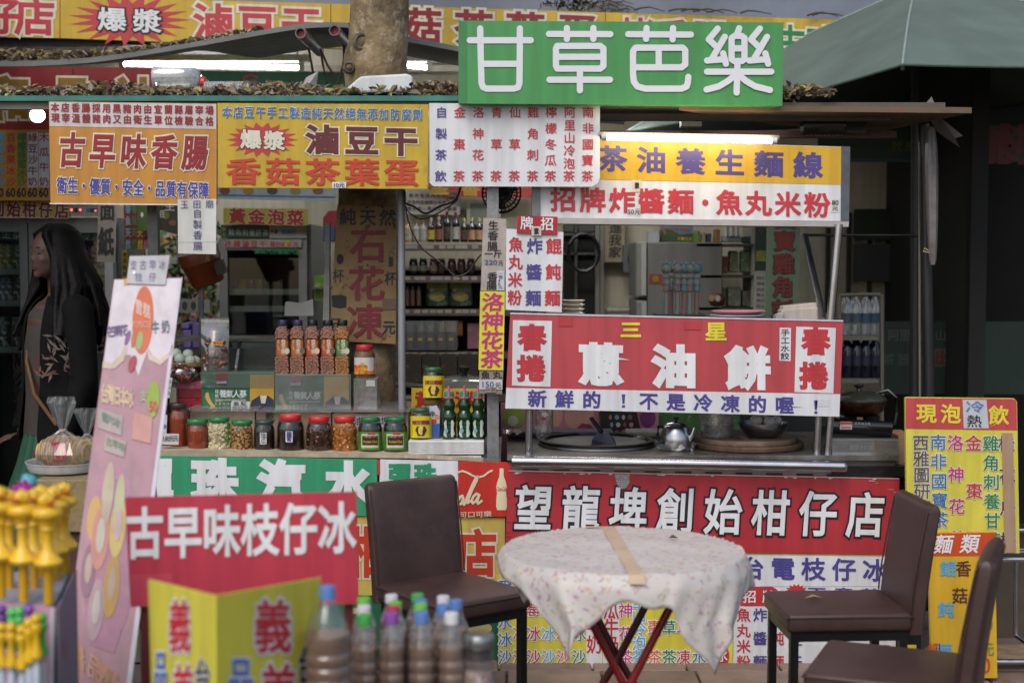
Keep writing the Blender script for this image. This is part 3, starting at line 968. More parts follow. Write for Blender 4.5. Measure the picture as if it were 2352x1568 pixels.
# -- red scallion pancake sign over the counter
redf = M('#b0434a', 0.42, dirt=0.05, scale=4)
B = sign('pancake_sign', 'wide red sign with three heavy white characters for scallion pancake across the cart', 'sign', [(1172, 718), (1937, 735), (1928, 957), (1160, 938)], 5.44, redf, 0.015)
B.patch([(1163, 890.5), (1930, 905), (1928, 956.5), (1160.5, 937.5)], SIGNW, name='white_band')
B.patch([(1172, 718), (1937, 735), (1937, 738.5), (1172, 721.5)], M('#c5c4d4', 0.4), 0.003, 'top_edge')
B.patch([(1178, 735), (1268, 737), (1264, 888), (1176, 885)], SIGNW, name='white_panel')
B.patch([(1829, 750), (1920, 753), (1914, 903), (1825, 900)], SIGNW, name='white_panel')
B.patch([(1791, 752), (1817, 753), (1816, 829), (1790, 828)], SIGNW, name='white_panel')
B.text('春捲', (1222, 776), (1220, 847), 62, 62, M('#b5343c', 0.4), 0.06)
B.text('春捲', (1874, 785), (1869, 864), 62, 64, M('#b5343c', 0.4), 0.06)
B.text('手工水餃', (1804, 764), (1803, 818), 19, 16, I['black'], 0.01)
B.text('三', (1449, 758), (1449, 758), 47, 40, I['yellow'], 0.05)
B.text('星', (1645, 762), (1645, 762), 48, 44, I['yellow'], 0.04)
B.text('蔥油餅', (1380, 839), (1718, 847), 99, 100, I['white'], 0.075)
B.text('新鮮的', (1234, 916), (1359, 919), 41, 40, I['purple'], 0.04)
B.text('不是冷凍的喔', (1490, 922), (1802, 931), 41, 40, I['purple'], 0.04)
for x, y in ((1432, 920), (1874, 934)):
    B.patch([(x - 4, y - 15), (x + 4, y - 15), (x + 2.4, y + 7), (x - 2.4, y + 7)], I['purple'], 0.003, 'exclamation')
    B.rect(x - 3.5, y + 10, x + 3.5, y + 16, I['purple'], 0.003, 'exclamation')
B.rect(1874, 917, 1906, 933, M('#c9ccd2', 0.5), 0.003, 'tape')
B.rect(1571, 737, 1611, 757, M('#b23c42', 0.3), 0.003, 'tape')
B.rect(1283, 727, 1315, 749, M('#b23c42', 0.3), 0.003, 'tape')

# -- red shop name board on the cart front
redd = M('#aa3039', 0.4, dirt=0.08, scale=4, stain=(4, 0.72, 0.85, '#963038'))
B = sign('shop_name_board', 'large red board with eight white dark-edged characters on the front of the cart', 'sign', [(1168, 1080), (2066, 1098), (2062, 1273), (1160, 1262)], 5.44, redd, 0.015)
B.text('望龍埤創始柑仔店', (1225, 1168), (1988, 1184), 82, 104, I['white'], 0.028, 0.004, M('#22121c', 0.5), 0.075, 0.06)
B.patch([(1168, 1080), (2066, 1098), (2066, 1100), (1168, 1082)], M('#a8a0a0', 0.4), 0.003, 'top_edge')
B.patch([(1412, 1088), (1446, 1089), (1446, 1108), (1437, 1121), (1426, 1122), (1416, 1110)], clear(gloss=0.4, milk=0.25), 0.005, 'clear_tape')
B.oval(1778, 1121, 4, 4, I['brown'], 0.003, 'screw')
SHOP_B = B
B = sign('ice_sign', 'white board with purple characters for ice below the red shop name', 'sign', [(1160, 1263), (2062, 1274), (2060, 1346), (1160, 1346)], 5.445, SIGNW, 0.012)
B.patch([(1160, 1263), (2062, 1274), (2062, 1276), (1160, 1265)], I['gold'], 0.003, 'gold_edge')
B.text('台電枝仔冰', (1728, 1305), (2009, 1310), 52, 52, I['purple'], 0.03)
B = sign('noodle_menu_board', 'white noodle menu with a red header low on the cart front', 'sign', [(1686, 1347), (2060, 1347), (2056, 1541), (1684, 1541)], 5.445, SIGNW, 0.012)
B.patch([(1692, 1347), (1775, 1347), (1786, 1354), (1786, 1391), (1702, 1391), (1697, 1385)], I['red'], name='header_panel')
B.text('招牌', (1722, 1370), (1766, 1370), 29, 29, I['white'], 0.02)
for x, t, c in ((1708, '魚丸米粉', 'red'), (1746, '炸醬麵', 'purple'), (1785, '餛飩麵', 'red'), (1827, '豆干', 'purple')):
    B.text(t, (x, 1412 if len(t) > 2 else 1468), (x, 1520), 30, 31, I[c], 0.02)
B.burst(1829, 1356, 26, 16, I['red'], 0.0015, 14, 0.7)
B.text('干意茶', (1876, 1360), (2000, 1363), 44, 24, I['purple'], 0.03)
B.rect(1850, 1478, 2048, 1541, M('#cdd0d4', 0.4), 0.0015, 'panel')
B.text('香腸', (1990, 1495), (2030, 1495), 30, 30, I['red'], 0.03)
B.rect(2064 - 2, 1480, 2105, 1522, I['yellow'], 0.003, 'panel')
def scuffs(B, x0, y0, x1, y1, n, col, seed):
    rg = random.Random(seed)
    for k in range(n):
        t_ = rg.random(); x, y = x0 + (x1 - x0) * t_, y0 + (y1 - y0) * t_
        pts = []
        m_ = rg.randint(5, 8); w_, h_ = rg.uniform(2, 10), rg.uniform(0.8, 2.6)
        for i in range(m_):
            a = 2 * math.pi * i / m_
            q = rg.uniform(0.5, 1.1)
            pts.append((x + w_ * q * math.cos(a), y + h_ * (1 + q * math.sin(a))))
        B.patch(pts, M(col, 0.6), 0.0024, 'scuff', 0.0006)
# -- yellow drinks board low on the cart (behind the table legs)
yb = M('#cfc544', 0.45, dirt=0.08, scale=5, stain=(9, 0.66, 0.8, '#8f8424'))
B = sign('drinks_board', 'bright yellow drinks board with columns of coloured characters behind the table legs', 'sign', [(1146, 1320), (1684, 1347), (1683, 1545), (1144, 1538)], 5.447, yb, 0.012)
hw = I['white']
B.rect(1347, 1330, 1383, 1536, SIGNW, 0.0015, 'white_strip')
B.rect(1385, 1330, 1423, 1536, SIGNW, 0.0015, 'white_strip')
cols = [(1160, '爾思水冰沙', 'blue'), (1194, '芒果冰沙', 'orange'), (1226, '草莓冰沙', 'red'), (1260, '藍莓冰沙', 'sky'), (1294, '紅豆冰沙', 'orange'), (1330, '抹茶冰沙', 'green'), (1365, '木瓜牛奶', 'red'), (1404, '西瓜牛奶', 'red'),
        (1437, '洛神花茶', 'mag'), (1468, '阿里山冷泡茶', 'sky'), (1503, '金棗茶', 'orange'), (1537, '青草茶', 'green'), (1570, '仙草凍', 'red'), (1606, '涼圓水', 'blue')]
for x, t, c in cols:
    big = c if c else 'red'
    if 1350 < x < 1420:
        B.text(t, (x, 1362), (x, 1480), 33, 42, I[big], 0.02)
    else:
        n = len(t)
        y0 = 1505 - (n - 1) * (66 if n < 5 else 46)
        B.text(t, (x, max(y0, 1348)), (x, 1509), 30, 34, I[big], 0.01, 0.004, hw, 0.07)
B.oval(1656, 1505, 19, 27, I['red'], 0.003, 'red_disc')
B.text('冰', (1656, 1505), (1656, 1505), 28, 30, I['white'], 0.02, 0.006)

# -- left counter front: soda signs
gsoda = M('#36966c', 0.4, dirt=0.06, scale=4)
B = sign('soda_sign', 'green sign with heavy white characters for marble soda on the counter front', 'sign', [(330, 1046), (866, 1055), (866, 1184), (330, 1180)], 5.47, gsoda, 0.012)
B.text('彈', (350, 1106), (350, 1106), 92, 108, I['white'], 0.06)
B.text('珠汽水', (493, 1108), (800, 1114), 104, 108, I['white'], 0.075)
B = sign('small_soda_sign', 'white and green marble soda sign partly hidden behind the brown chair', 'sign', [(873, 1055), (1052, 1059), (1052, 1186), (870, 1184)], 5.468, SIGNW, 0.012)
B.patch([(867, 1055), (873, 1055), (873, 1090), (867, 1090)], I['red'], 0.0015, 'red_edge')
B.text('彈珠', (918, 1093), (977, 1094), 50, 58, M('#2c8c62', 0.4), 0.06)
B.rect(870, 1122, 1051, 1184, gsoda, 0.0015, 'green_panel')
# red soda poster with script lettering and a bottle
rs = M('#bd3029', 0.35, dirt=0.05, scale=3)
B = sign('red_soda_poster', 'red soft drink poster with cream script lettering and a bottle outline', 'sign', [(1053, 1060), (1173, 1062), (1168, 1186), (1051, 1185)], 5.466, rs, 0.012)
crm = M('#d8cfae', 0.4)
# script letters  o l a
B.strokes([[(1052, 1150), (1057, 1140), (1062, 1138), (1064, 1146), (1060, 1156), (1053, 1158)]], 3.0, crm)
B.strokes([[(1066, 1158), (1074, 1140), (1086, 1112), (1094, 1096), (1097, 1094), (1094, 1104), (1084, 1124), (1075, 1146), (1074, 1154), (1080, 1150)]], 3.2, crm)
B.strokes([[(1100, 1136), (1094, 1133), (1087, 1140), (1083, 1150), (1086, 1155), (1093, 1150), (1101, 1136), (1096, 1150), (1098, 1156), (1106, 1150)]], 2.8, crm)
B.strokes([[(1053, 1084), (1062, 1081), (1074, 1085), (1086, 1092), (1098, 1096), (1112, 1092), (1122, 1084), (1130, 1080)]], 2.2, crm)
bp = [(-4, 0), (4, 0), (5, 3), (4.5, 8), (5, 18), (10, 32), (12.5, 44), (10.5, 58), (12, 70), (12.5, 88), (10, 96), (-10, 96), (-12.5, 88), (-12, 70), (-10.5, 58), (-12.5, 44), (-10, 32), (-5, 18), (-4.5, 8), (-5, 3)]
mm = MB(); mm.add([B.pt(1152 + x, 1075 + y, 0.002) for x, y in bp], [tuple(range(len(bp)))]); mm.build('bottle_print', crm, B.root)
B.run('Coca-Cola', 1141, 1117, 1164, 1127, I['red'], 0.01, 0.005, ital=0.25)
B.text('可口可樂', (1064, 1182), (1120, 1180), 17, 14, crm, 0.01)
# worn yellow shop board + green panel under the counter
wy = M('#cdb45a', 0.6, dirt=0.12, scale=6, stain=(7, 0.58, 0.75, '#e0d39a'))
B = sign('worn_shop_board', 'worn cream-yellow board with red brush characters behind the brown chair', 'sign', [(820, 1180), (1160, 1188), (1158, 1372), (822, 1366)], 5.48, wy, 0.012)
B.text('柑', (842, 1270), (842, 1270), 78, 118, M('#c23a20', 0.5), 0.045, 0.004, I['cream'], 0.085)
B.text('仔', (960, 1270), (960, 1270), 86, 118, M('#c23a20', 0.5), 0.045, 0.004, I['cream'], 0.085)
B.text('店', (1095, 1272), (1095, 1272), 88, 112, M('#c23a20', 0.5), 0.045, 0.004, I['cream'], 0.085)
gp = M('#176048', 0.5, dirt=0.12)
B = sign('low_counter_board', 'dark green panel with pale yellow round shapes low on the counter front', 'panel', [(322, 1372), (1143, 1372), (1146, 1525), (322, 1525)], 5.482, gp, 0.012)
for x, y, r in ((920, 1400, 9), (1075, 1452, 26), (1106, 1442, 24), (1090, 1466, 20), (815, 1402, 12), (344, 1430, 10)):
    B.oval(x, y, r, r * 0.55, M('#b9b072', 0.5), 0.0015 + r * 1e-5, 'print')

# ---------------------------------------------------------------- right side boards
B = sign('cold_drink_board', 'tall yellow drinks board with a red header and a cold or hot note taped on', 'sign', [(2080, 914), (2085, 912), (2330, 915), (2336, 922), (2342, 1270), (2084, 1270)], 5.25, M('#cfc64a', 0.42, dirt=0.06, scale=4, stain=(6, 0.66, 0.85, '#bdb35a')), 0.02)
B.patch([(2081, 913.5), (2330, 916), (2335, 922), (2336, 988), (2081, 984)], M('#b8464c', 0.4, dirt=0.06), name='header_panel')
B.text('現泡', (2128, 950), (2184, 951), 44, 44, I['yellow'], 0.03)
B.text('飲', (2294, 954), (2294, 954), 44, 44, I['yellow'], 0.03)
B.patch([(2211, 918), (2266, 918), (2271, 983), (2214, 983)], M('#b9c0c8', 0.5), 0.003, 'taped_note')
B.text('冷', (2240, 934), (2240, 934), 40, 26, M('#4f78b8', 0.5), 0.003, 0.006)
B.text('熱', (2238, 967), (2238, 967), 32, 28, I['black'], 0.003, 0.006)
for x, t, y0, y1, c in ((2115, '西雅圖研磨', 1017, 1165, 'grey'), (2155, '南非國寶茶', 1016, 1194, 'blue'), (2195, '洛神花茶', 1017, 1236, 'mag'), (2236, '金棗茶', 1018, 1238, 'red'), (2276, '雞角刺養甘茶', 1019, 1240, 'green'), (2312, '桂花烏梅', 1019, 1240, 'brown')):
    B.text(t, (x, y0), (x + 4, y1), 35, 36, I[c], 0.015, 0.004, I['cream'], 0.06)
B.patch([(2301, 994), (2326, 994), (2334, 1269), (2309, 1269)], M('#a58a72', 0.5, dirt=0.08), 0.006, 'brown_tape')
B = sign('snack_menu_board', 'orange-topped yellow snack menu standing on the ground between two brown chairs', 'sign', [(2132, 1224), (2285, 1222), (2291, 1556), (2140, 1558)], 5.2, M('#cfa528', 0.45, dirt=0.06), 0.02)
B.patch([(2132.5, 1224.5), (2284.5, 1222.5), (2285, 1276), (2133, 1276)], M('#c8481c', 0.45), name='header_panel')
B.text('麵類', (2168, 1250), (2228, 1249), 40, 44, I['white'], 0.02, ital=0.2)
B.text('餛飩麵', (2178, 1306), (2168, 1495), 36, 36, I['sky'], 0.025)
B.text('香菇', (2213, 1306), (2205, 1368), 34, 36, I['brown'], 0.015)
B.text('湯元', (2266, 1430), (2268, 1490), 30, 32, M('#6f8c3a', 0.5), 0.015)
B.run('0', 2255, 1508, 2275, 1546, M('#c8481c', 0.45), 0.01)
B.text('細麵', (2146, 1490), (2146, 1530), 28, 28, M('#c8481c', 0.45), 0.02)
scuffs(SHOP_B, 1180, 1083, 2050, 1098, 16, '#c9bcbc', 1)
scuffs(SHOP_B, 2000, 1101, 2062, 1130, 5, '#b98088', 2)
scuffs(Board(SHOP_B.root, P(1600, 1100, 5.44), (0, -1, 0)), 1172, 1110, 1166, 1240, 6, '#8a2a30', 3)
# ================================================================ left counter and its goods
ZC = P(700, 1040, 5.6).z                                            # counter surface
CL = clear(gloss=0.3)
JARG = clear(gloss=0.14)
ct = thing('stall_counter', 'long left stall counter edged with raw cardboard under the pickle jars', 'counter', (P(700, 1100, 5.9).x, 5.85, 0))
xa, xb = P(230, 1040, 5.5).x, P(1150, 1040, 5.5).x
m = MB(); m.box(((xa + xb) / 2, 5.86, ZC - 0.022), (xb - xa, 0.72, 0.02)); m.build('counter_top', M('#6e6a62', 0.6, dirt=0.2), ct)
m = MB()
m.slab([P(340, 1034, 5.49), P(940, 1044, 5.49), P(1110, 1054, 5.49), P(1110, 1060, 5.49), P(940, 1052, 5.49), P(340, 1046, 5.49)], 0.2); 
m.build('cardboard_edge', M('#b3a48c', 0.8, dirt=0.25, scale=12, stain=(14, 0.58, 0.7, '#d6d0c2')), ct)
m = MB(); m.box(((xa + xb) / 2, 5.52, ZC / 2 - 0.03), (xb - xa, 0.03, ZC - 0.08)); m.build('front_board', M('#5c564c', 0.7, dirt=0.2), ct)
m = MB(); m.box((xa + 0.02, 5.86, ZC / 2 - 0.03), (0.03, 0.66, ZC - 0.08)); m.build('end_board', M('#5c564c', 0.7, dirt=0.2), ct)

# posts that carry the roof
def post(x, y0, y1, Y, wd, mat, label, round_=False):
    c = P(x, 600, Y); z0, z1 = P(x, y1, Y).z, P(x, y0, Y).z
    b = MB()
    if round_:
        b.lathe([(wd / 2, z0), (wd / 2, z1)], (c.x, Y, 0), 14)
    else:
        b.box((c.x, Y, (z0 + z1) / 2), (wd, wd, z1 - z0))
    b.thing('roof_post', mat, label, 'post', 'posts holding up the stall roof', smooth=round_)
post(1132, 236, 1537, 5.53, 0.045, M('#84868a', 0.5, 0.5, dirt=0.3, scale=20), 'square grey steel post behind the strip of sausage prices')
post(922, 240, 1530, 5.72, 0.03, M('#8d9096', 0.5, 0.3, dirt=0.12), 'round grey post right of the hand-painted board on the tree', True)
post(354, 240, 1530, 5.7, 0.04, M('#6a6c6c', 0.5, 0.5, dirt=0.3, scale=20), 'square grey post behind the orange sausage sign')

# ---------------------------------------------------------------- pickle jars
def jar(name, label, x0, x1, yt, Y, lid, content, sub=None, lid_h=0.17, neck=0.86, base=None, group='pickle jars along the counter edge', pieces=None, z=None, lidr=0.9):
    r = (x1 - x0) / 2 * S(Y)
    z = ZC if z is None else z
    c = Vector((P((x0 + x1) / 2, 1040, Y).x, Y, z))
    h = P(x0, yt, Y - r * 0.5).z - z
    t = thing(name, label, 'jar', c, group)
    hb = h * (1 - lid_h)
    prof = [(r * 0.88, 0.001), (r * 0.97, h * 0.03), (r, h * 0.08), (r, hb * 0.72), (r * 0.97, hb * 0.82), (r * neck, hb * 0.93), (r * neck, hb)]
    m = MB(); m.lathe(prof, c, 24); m.build('glass', JARG, t, True)
    m = MB(); m.lathe([(q * 0.955, zz * 0.99 + 0.002) for q, zz in prof[:-1]], c, 24); m.build('contents', content, t, True)
    m = MB(); lr = r * lidr
    m.lathe([(lr * 0.97, hb - 0.002), (lr, hb + 0.001), (lr, h - 0.004), (lr * 0.95, h), (lr * 0.8, h - 0.001), (0.001, h - 0.001)], c, 28)
    m.build('lid', M(lid, 0.35, dirt=0.08, coat=0.3), t, True)
    if pieces:
        col, size, cnt, elong = pieces
        pm = MB(); rg = random.Random(x0)
        for k in range(cnt):
            a = rg.uniform(math.pi, 2 * math.pi); zz = rg.uniform(0.05, 0.9) * hb
            s_ = size * rg.uniform(0.8, 1.2)
            rr = (r if zz < hb * 0.75 else r * (1 - 0.12 * (zz / hb - 0.75) * 4)) * 0.985 - s_ * 0.8
            pm.ball(c + Vector((rr * math.cos(a), rr * math.sin(a), zz)), (s_ * elong, s_, s_ * 0.9), 7, 5, Matrix.Rotation(rg.uniform(0, 3), 3, 'Y') @ Matrix.Rotation(rg.uniform(0, 3), 3, 'Z'))
        pm.build('pickles', M(col, 0.3, dirt=0.15, scale=40, coat=0.5), t, True, kind='stuff')
    return t, Round(t, c, r), h
chili = spots('#8c2a12', ['#b8862f', '#a83a16', '#6e1d0c', '#c99a44'], 260, 0.2, 0.3, 0.6)
darkp = M('#24130c', 0.3, dirt=0.4, scale=30, coat=0.6)
brownp = M('#3a1c10', 0.3, dirt=0.45, scale=22, coat=0.6, stain=(30, 0.55, 0.7, '#6b3515'))
amber = M('#b5661f', 0.3, dirt=0.4, scale=26, coat=0.6, stain=(24, 0.52, 0.64, '#dba04a'))
jar('chili_jar', 'dark red chili jar at the left end of the row, half behind the banner', 366, 394, 928, 5.66, '#2a1512', M('#4a1410', 0.3, dirt=0.3, coat=0.6))
t, Rd, _ = jar('chili_jar', 'tall dark chili oil jar with a dark lid left of the green-lidded jars', 390, 433, 926, 5.64, '#3a201c', chili, lid_h=0.1)
jar('chili_jar', 'jar of red chopped chili with a green lid', 431, 479, 963, 5.6, '#1f7a3c', chili, lid_h=0.11, lidr=1.0)
t, Rd, _ = jar('garlic_jar', 'jar of white pickled garlic cloves with a green lid', 480, 529, 959, 5.6, '#1f7a3c', M('#a89a6c', 0.35, coat=0.5), lid_h=0.1, lidr=0.95, pieces=('#c4b994', 0.010, 110, 1.5))
Rd.wrap(521, 972, 529, 1022, M('#5f9c2e', 0.4))
jar('bean_jar', 'jar of brown pickled beans with a green lid', 532, 581, 966, 5.6, '#1f7a3c', M('#54301a', 0.35, coat=0.5), lid_h=0.1, lidr=0.98, pieces=('#a87a3c', 0.0075, 190, 1.0))
t, Rd, _ = jar('pickle_jar', 'small dark jar with a deep green lid and an upright white paper label', 583, 632, 966, 5.6, '#1c4a3c', darkp, lid_h=0.08, lidr=0.9)
Rd.wrap(597, 993, 612, 1020, I['white']); Rd.text('陰瓜', (604.5, 1000), (604.5, 1013), 12, 13, I['black'], 0.01, 0.002)
t, Rd, _ = jar('pickle_jar', 'largest red-lidded dark jar with a small white paper label', 636, 700, 953, 5.6, '#c22020', darkp, lid_h=0.13, lidr=0.77)
Rd.wrap(656, 990, 672, 1015, I['white']); Rd.text('蘿蔔', (664, 997), (664, 1008), 12, 12, I['purple'], 0.04, 0.002)
jar('pickle_jar', 'red-lidded jar of brown pickles with a golden patch of seeds', 703, 763, 957, 5.6, '#c22020', brownp, lid_h=0.14, lidr=0.8, pieces=('#5c3016', 0.007, 40, 1.4))
jar('pickle_jar', 'red-lidded jar of amber pickled chunks', 764, 820, 957, 5.6, '#c9241f', amber, lid_h=0.13, lidr=0.85, pieces=('#9a5c22', 0.012, 44, 1.3))
for x0, lb in ((822, 'left of two matching green-labelled chili jars beside the foam block'), (880, 'right of two matching green-labelled chili jars beside the foam block')):
    t, Rd, _ = jar('green_chili_jar', lb, x0, x0 + 57, 959, 5.6, '#1b6b3a', M('#1d1a12', 0.3, dirt=0.3, coat=0.6), lid_h=0.1, lidr=0.78)
    Rd.wrap(x0 + 1, 991, x0 + 56, 1033, M('#4d8a2c', 0.4))
    Rd.wrap(x0 + 8, 996, x0 + 47, 1028, M('#c9c4b4', 0.4), 0.0014)
    Rd.wrap(x0 + 10, 1005, x0 + 46, 1022, M('#3a1d14', 0.4), 0.002)
    Rd.wrap(x0 + 22, 993, x0 + 40, 998, INK['red'], 0.002)
    Rd.text('剝皮辣椒', (x0 + 14, 1004), (x0 + 42, 1004), 9, 8, INK['brown'], 0.03, 0.0026)
    Rd.run('Pickled Chili', x0 + 13, 1011, x0 + 44, 1017, M('#c9c02a', 0.4), 0.01, 0.0028)
# cartons that raise the back row
t = thing('cardboard_carton', 'long pale brown cardboard carton behind the pickle jars, its left half under clear plastic', 'carton', P(520, 1030, 5.78))
m = MB(); m.px(436, 946, 586, 1042, 5.72, 0.3); m.build('carton', M('#a38d78', 0.75, dirt=0.12, scale=8), t, bevel=0.003)
t = thing('cardboard_carton', 'middle brown cardboard carton with a handwritten mark behind the red-lidded jars', 'carton', P(660, 1030, 5.78))
m = MB(); m.px(588, 946, 761, 1042, 5.72, 0.3); m.build('carton', M('#9c8470', 0.75, dirt=0.12, scale=8), t, bevel=0.003)
B = Board(t, P(660, 980, 5.72), (0, -1, 0)); B.text('乾', (620, 957), (620, 957), 20, 22, M('#3a3432', 0.6), 0.02)
t = thing('cardboard_carton', 'right brown cardboard carton with a white price strip behind the amber jar', 'carton', P(850, 1030, 5.78))
m = MB(); m.px(763, 951, 938, 1042, 5.72, 0.3); m.build('carton', M('#a38d78', 0.75, dirt=0.12, scale=8), t, bevel=0.003)
B = Board(t, P(850, 980, 5.72), (0, -1, 0))
B.rect(812, 955, 908, 981, M('#c4c2c4', 0.5), name='price_strip'); B.text('油', (822, 967), (822, 967), 18, 20, I['black'], 0.01); B.text('魚塊', (866, 967), (884, 967), 18, 20, I['black'], 0.01); B.run('18', 886, 958, 903, 977, I['black'], 0.01)
m = MB(); m.px(430, 938, 594, 944.5, 5.68, 0.34); m.thing('clear_sheet', clear(gloss=0.5, milk=0.12), 'clear plastic sheet lying over the left carton', 'plastic sheet')
m = MB(); m.px(596, 940, 940, 946, 5.68, 0.34); m.thing('clear_sheet', clear(gloss=0.5, milk=0.1), 'clear plastic sheet lying over the middle and right cartons', 'plastic sheet')
ZB = P(700, 944, 5.7).z + 0.005
# gift boxes
gb = M('#1d5a3c', 0.35, dirt=0.1, coat=0.2)
for x0, x1, y0, y1, lb in ((462, 631, 856, 944, 'left green ginseng drink gift box with a handwritten tag leaning on it'), (632, 803, 860, 947, 'right green ginseng drink gift box under the peanut bottles')):
    Y = 5.78
    t = thing('gift_box', lb, 'box', P((x0 + x1) / 2, y1, Y), 'green gift boxes')
    m = MB(); m.px(x0, y0, x1, y1, Y, 0.2); m.build('carton', gb, t, bevel=0.002)
    B = Board(t, P(x0, y0, Y), (0, -1, 0))
    B.rect(x0 + 112, y0 + 4, x1 - 2, y1 - 2, M('#b08a30', 0.4), name='gold_panel')
    B.patch([(x0 + 112, y1 - 3), (x0 + 116, y1 - 24), (x0 + 134, y1 - 36), (x1 - 16, y1 - 36), (x1 - 3, y1 - 26), (x1 - 2, y1 - 3)], M('#1a2036', 0.45), 0.003, 'navy_panel')
    B.patch([(x0 + 135, y1 - 36), (x0 + 151, y1 - 36), (x0 + 147, y1 - 18), (x0 + 138, y1 - 18)], M('#c8c2b6', 0.5), 0.0042, 'print')
    B.patch([(x0 + 34, y0 + 1), (x0 + 60, y0 + 1), (x0 + 60, y0 + 30), (x0 + 47, y0 + 34), (x0 + 34, y0 + 30)], M('#8a1f2c', 0.4), 0.003, 'emblem')
    B.patch([(x0 + 34, y0 + 17), (x0 + 60, y0 + 17), (x0 + 60, y0 + 29), (x0 + 47, y0 + 33), (x0 + 34, y0 + 29)], M('#1c2440', 0.4), 0.004, 'emblem')
    B.run('QUAKER', x0 + 35, y0 + 19, x0 + 59, y0 + 25, I['white'], 0.02, 0.0055)
    B.text('桂格', (x0 + 36, y0 + 43), (x0 + 36, y0 + 53), 8, 9, I['white'], 0.0)
    B.text('養氣人蔘', (x0 + 50, y0 + 48), (x0 + 96, y0 + 49), 16, 18, I['white'], 0.01)
    B.run('QUAKER GINSENG DRINK', x0 + 51, y0 + 60, x0 + 103, y0 + 65, I['cream'], 0.01)
    B.text('滋補液', (x0 + 35, y0 + 63), (x0 + 47, y0 + 63), 6, 7, I['cream'], 0.0)
    B.text('人蔘西洋蔘', (x0 + 34, y0 + 71), (x0 + 70, y0 + 71), 6, 6, I['cream'], 0.0)
    B.patch([(x0 + 10, y0 + 46), (x0 + 16, y0 + 44), (x0 + 20, y0 + 58), (x0 + 26, y0 + 70), (x0 + 38, y0 + 82), (x0 + 26, y0 + 80), (x0 + 15, y0 + 68), (x0 + 9, y0 + 56)], M('#c9a060', 0.45), 0.003, 'root_print')
    B.oval(x0 + 20, y0 + 64, 17, 19, M('#2a6a48', 0.4), 0.0016, 'print')
    B.rect(x0, y0 + 34, x0 + 112, y0 + 35, M('#174a30', 0.4), 0.003, 'flap_line')
    if x0 > 600:
        B.oval(x0 + 108, y1 - 6, 13, 6, M('#a9c2ae', 0.5), 0.004, 'print')
        m = MB(); m.slab([P(x0 - 1, y0 - 3, Y - 0.008), P(x1 + 3, y0 - 1, Y - 0.008), P(x1 + 3, y1 + 1, Y - 0.008), P(x0 - 1, y1 + 1, Y - 0.008)], 0.001)
        m.build('plastic_wrap', clear(gloss=0.3, milk=0.07, rough=0.12), t)
    else:
        m = MB(); m.px(x0 - 2, y0 - 4, x1 + 1, y0 + 34, Y - 0.006, 0.003); m.build('plastic_cover', clear(gloss=0.25, milk=0.03), t)
B = sign('tofu_tag', 'white handwritten tag leaning against the left gift box', 'price tag', [(532, 920), (574, 922), (572, 944), (530, 942)], 5.755, M('#c6c6c8', 0.5), 0.002)
B.text('鳳梨', (542, 927), (559, 927), 13, 10, I['black'], 0.005); B.text('豆腐乳', (538, 937), (566, 937), 11, 10, M('#55555c', 0.5), 0.005)
B = sign('price_tag', 'white price tag reading 180 in a clear holder at the left end of the counter', 'price tag', [(370, 995), (411, 996), (410, 1021), (369, 1020)], 5.54, M('#c6c6c8', 0.5), 0.003)
B.run('180', 374, 1001, 391, 1013, I['black'], 0.0, ital=0.2); B.text('元元', (395, 1007), (404, 1006), 10, 14, I['black'], 0.005)
B = sign('label_strip', 'narrow white paper label with a blue ring mark beside the dark chili jar', 'label', [(372, 952), (384, 953), (382, 995), (370, 994)], 5.57, M('#c9c9cc', 0.5), 0.002)
B.oval(377, 979, 5, 5, M('#5a5f9c', 0.5), name='print')
B = sign('price_strip_paper', 'slanted white handwritten strip beside the red candy boxes', 'price tag', [(386, 866), (396, 868), (389, 914), (380, 912)], 5.6, M('#c6c6c8', 0.5), 0.002)
B.text('冬瓜條', (390, 876), (386, 902), 8, 9, M('#50505c', 0.5), 0.0)

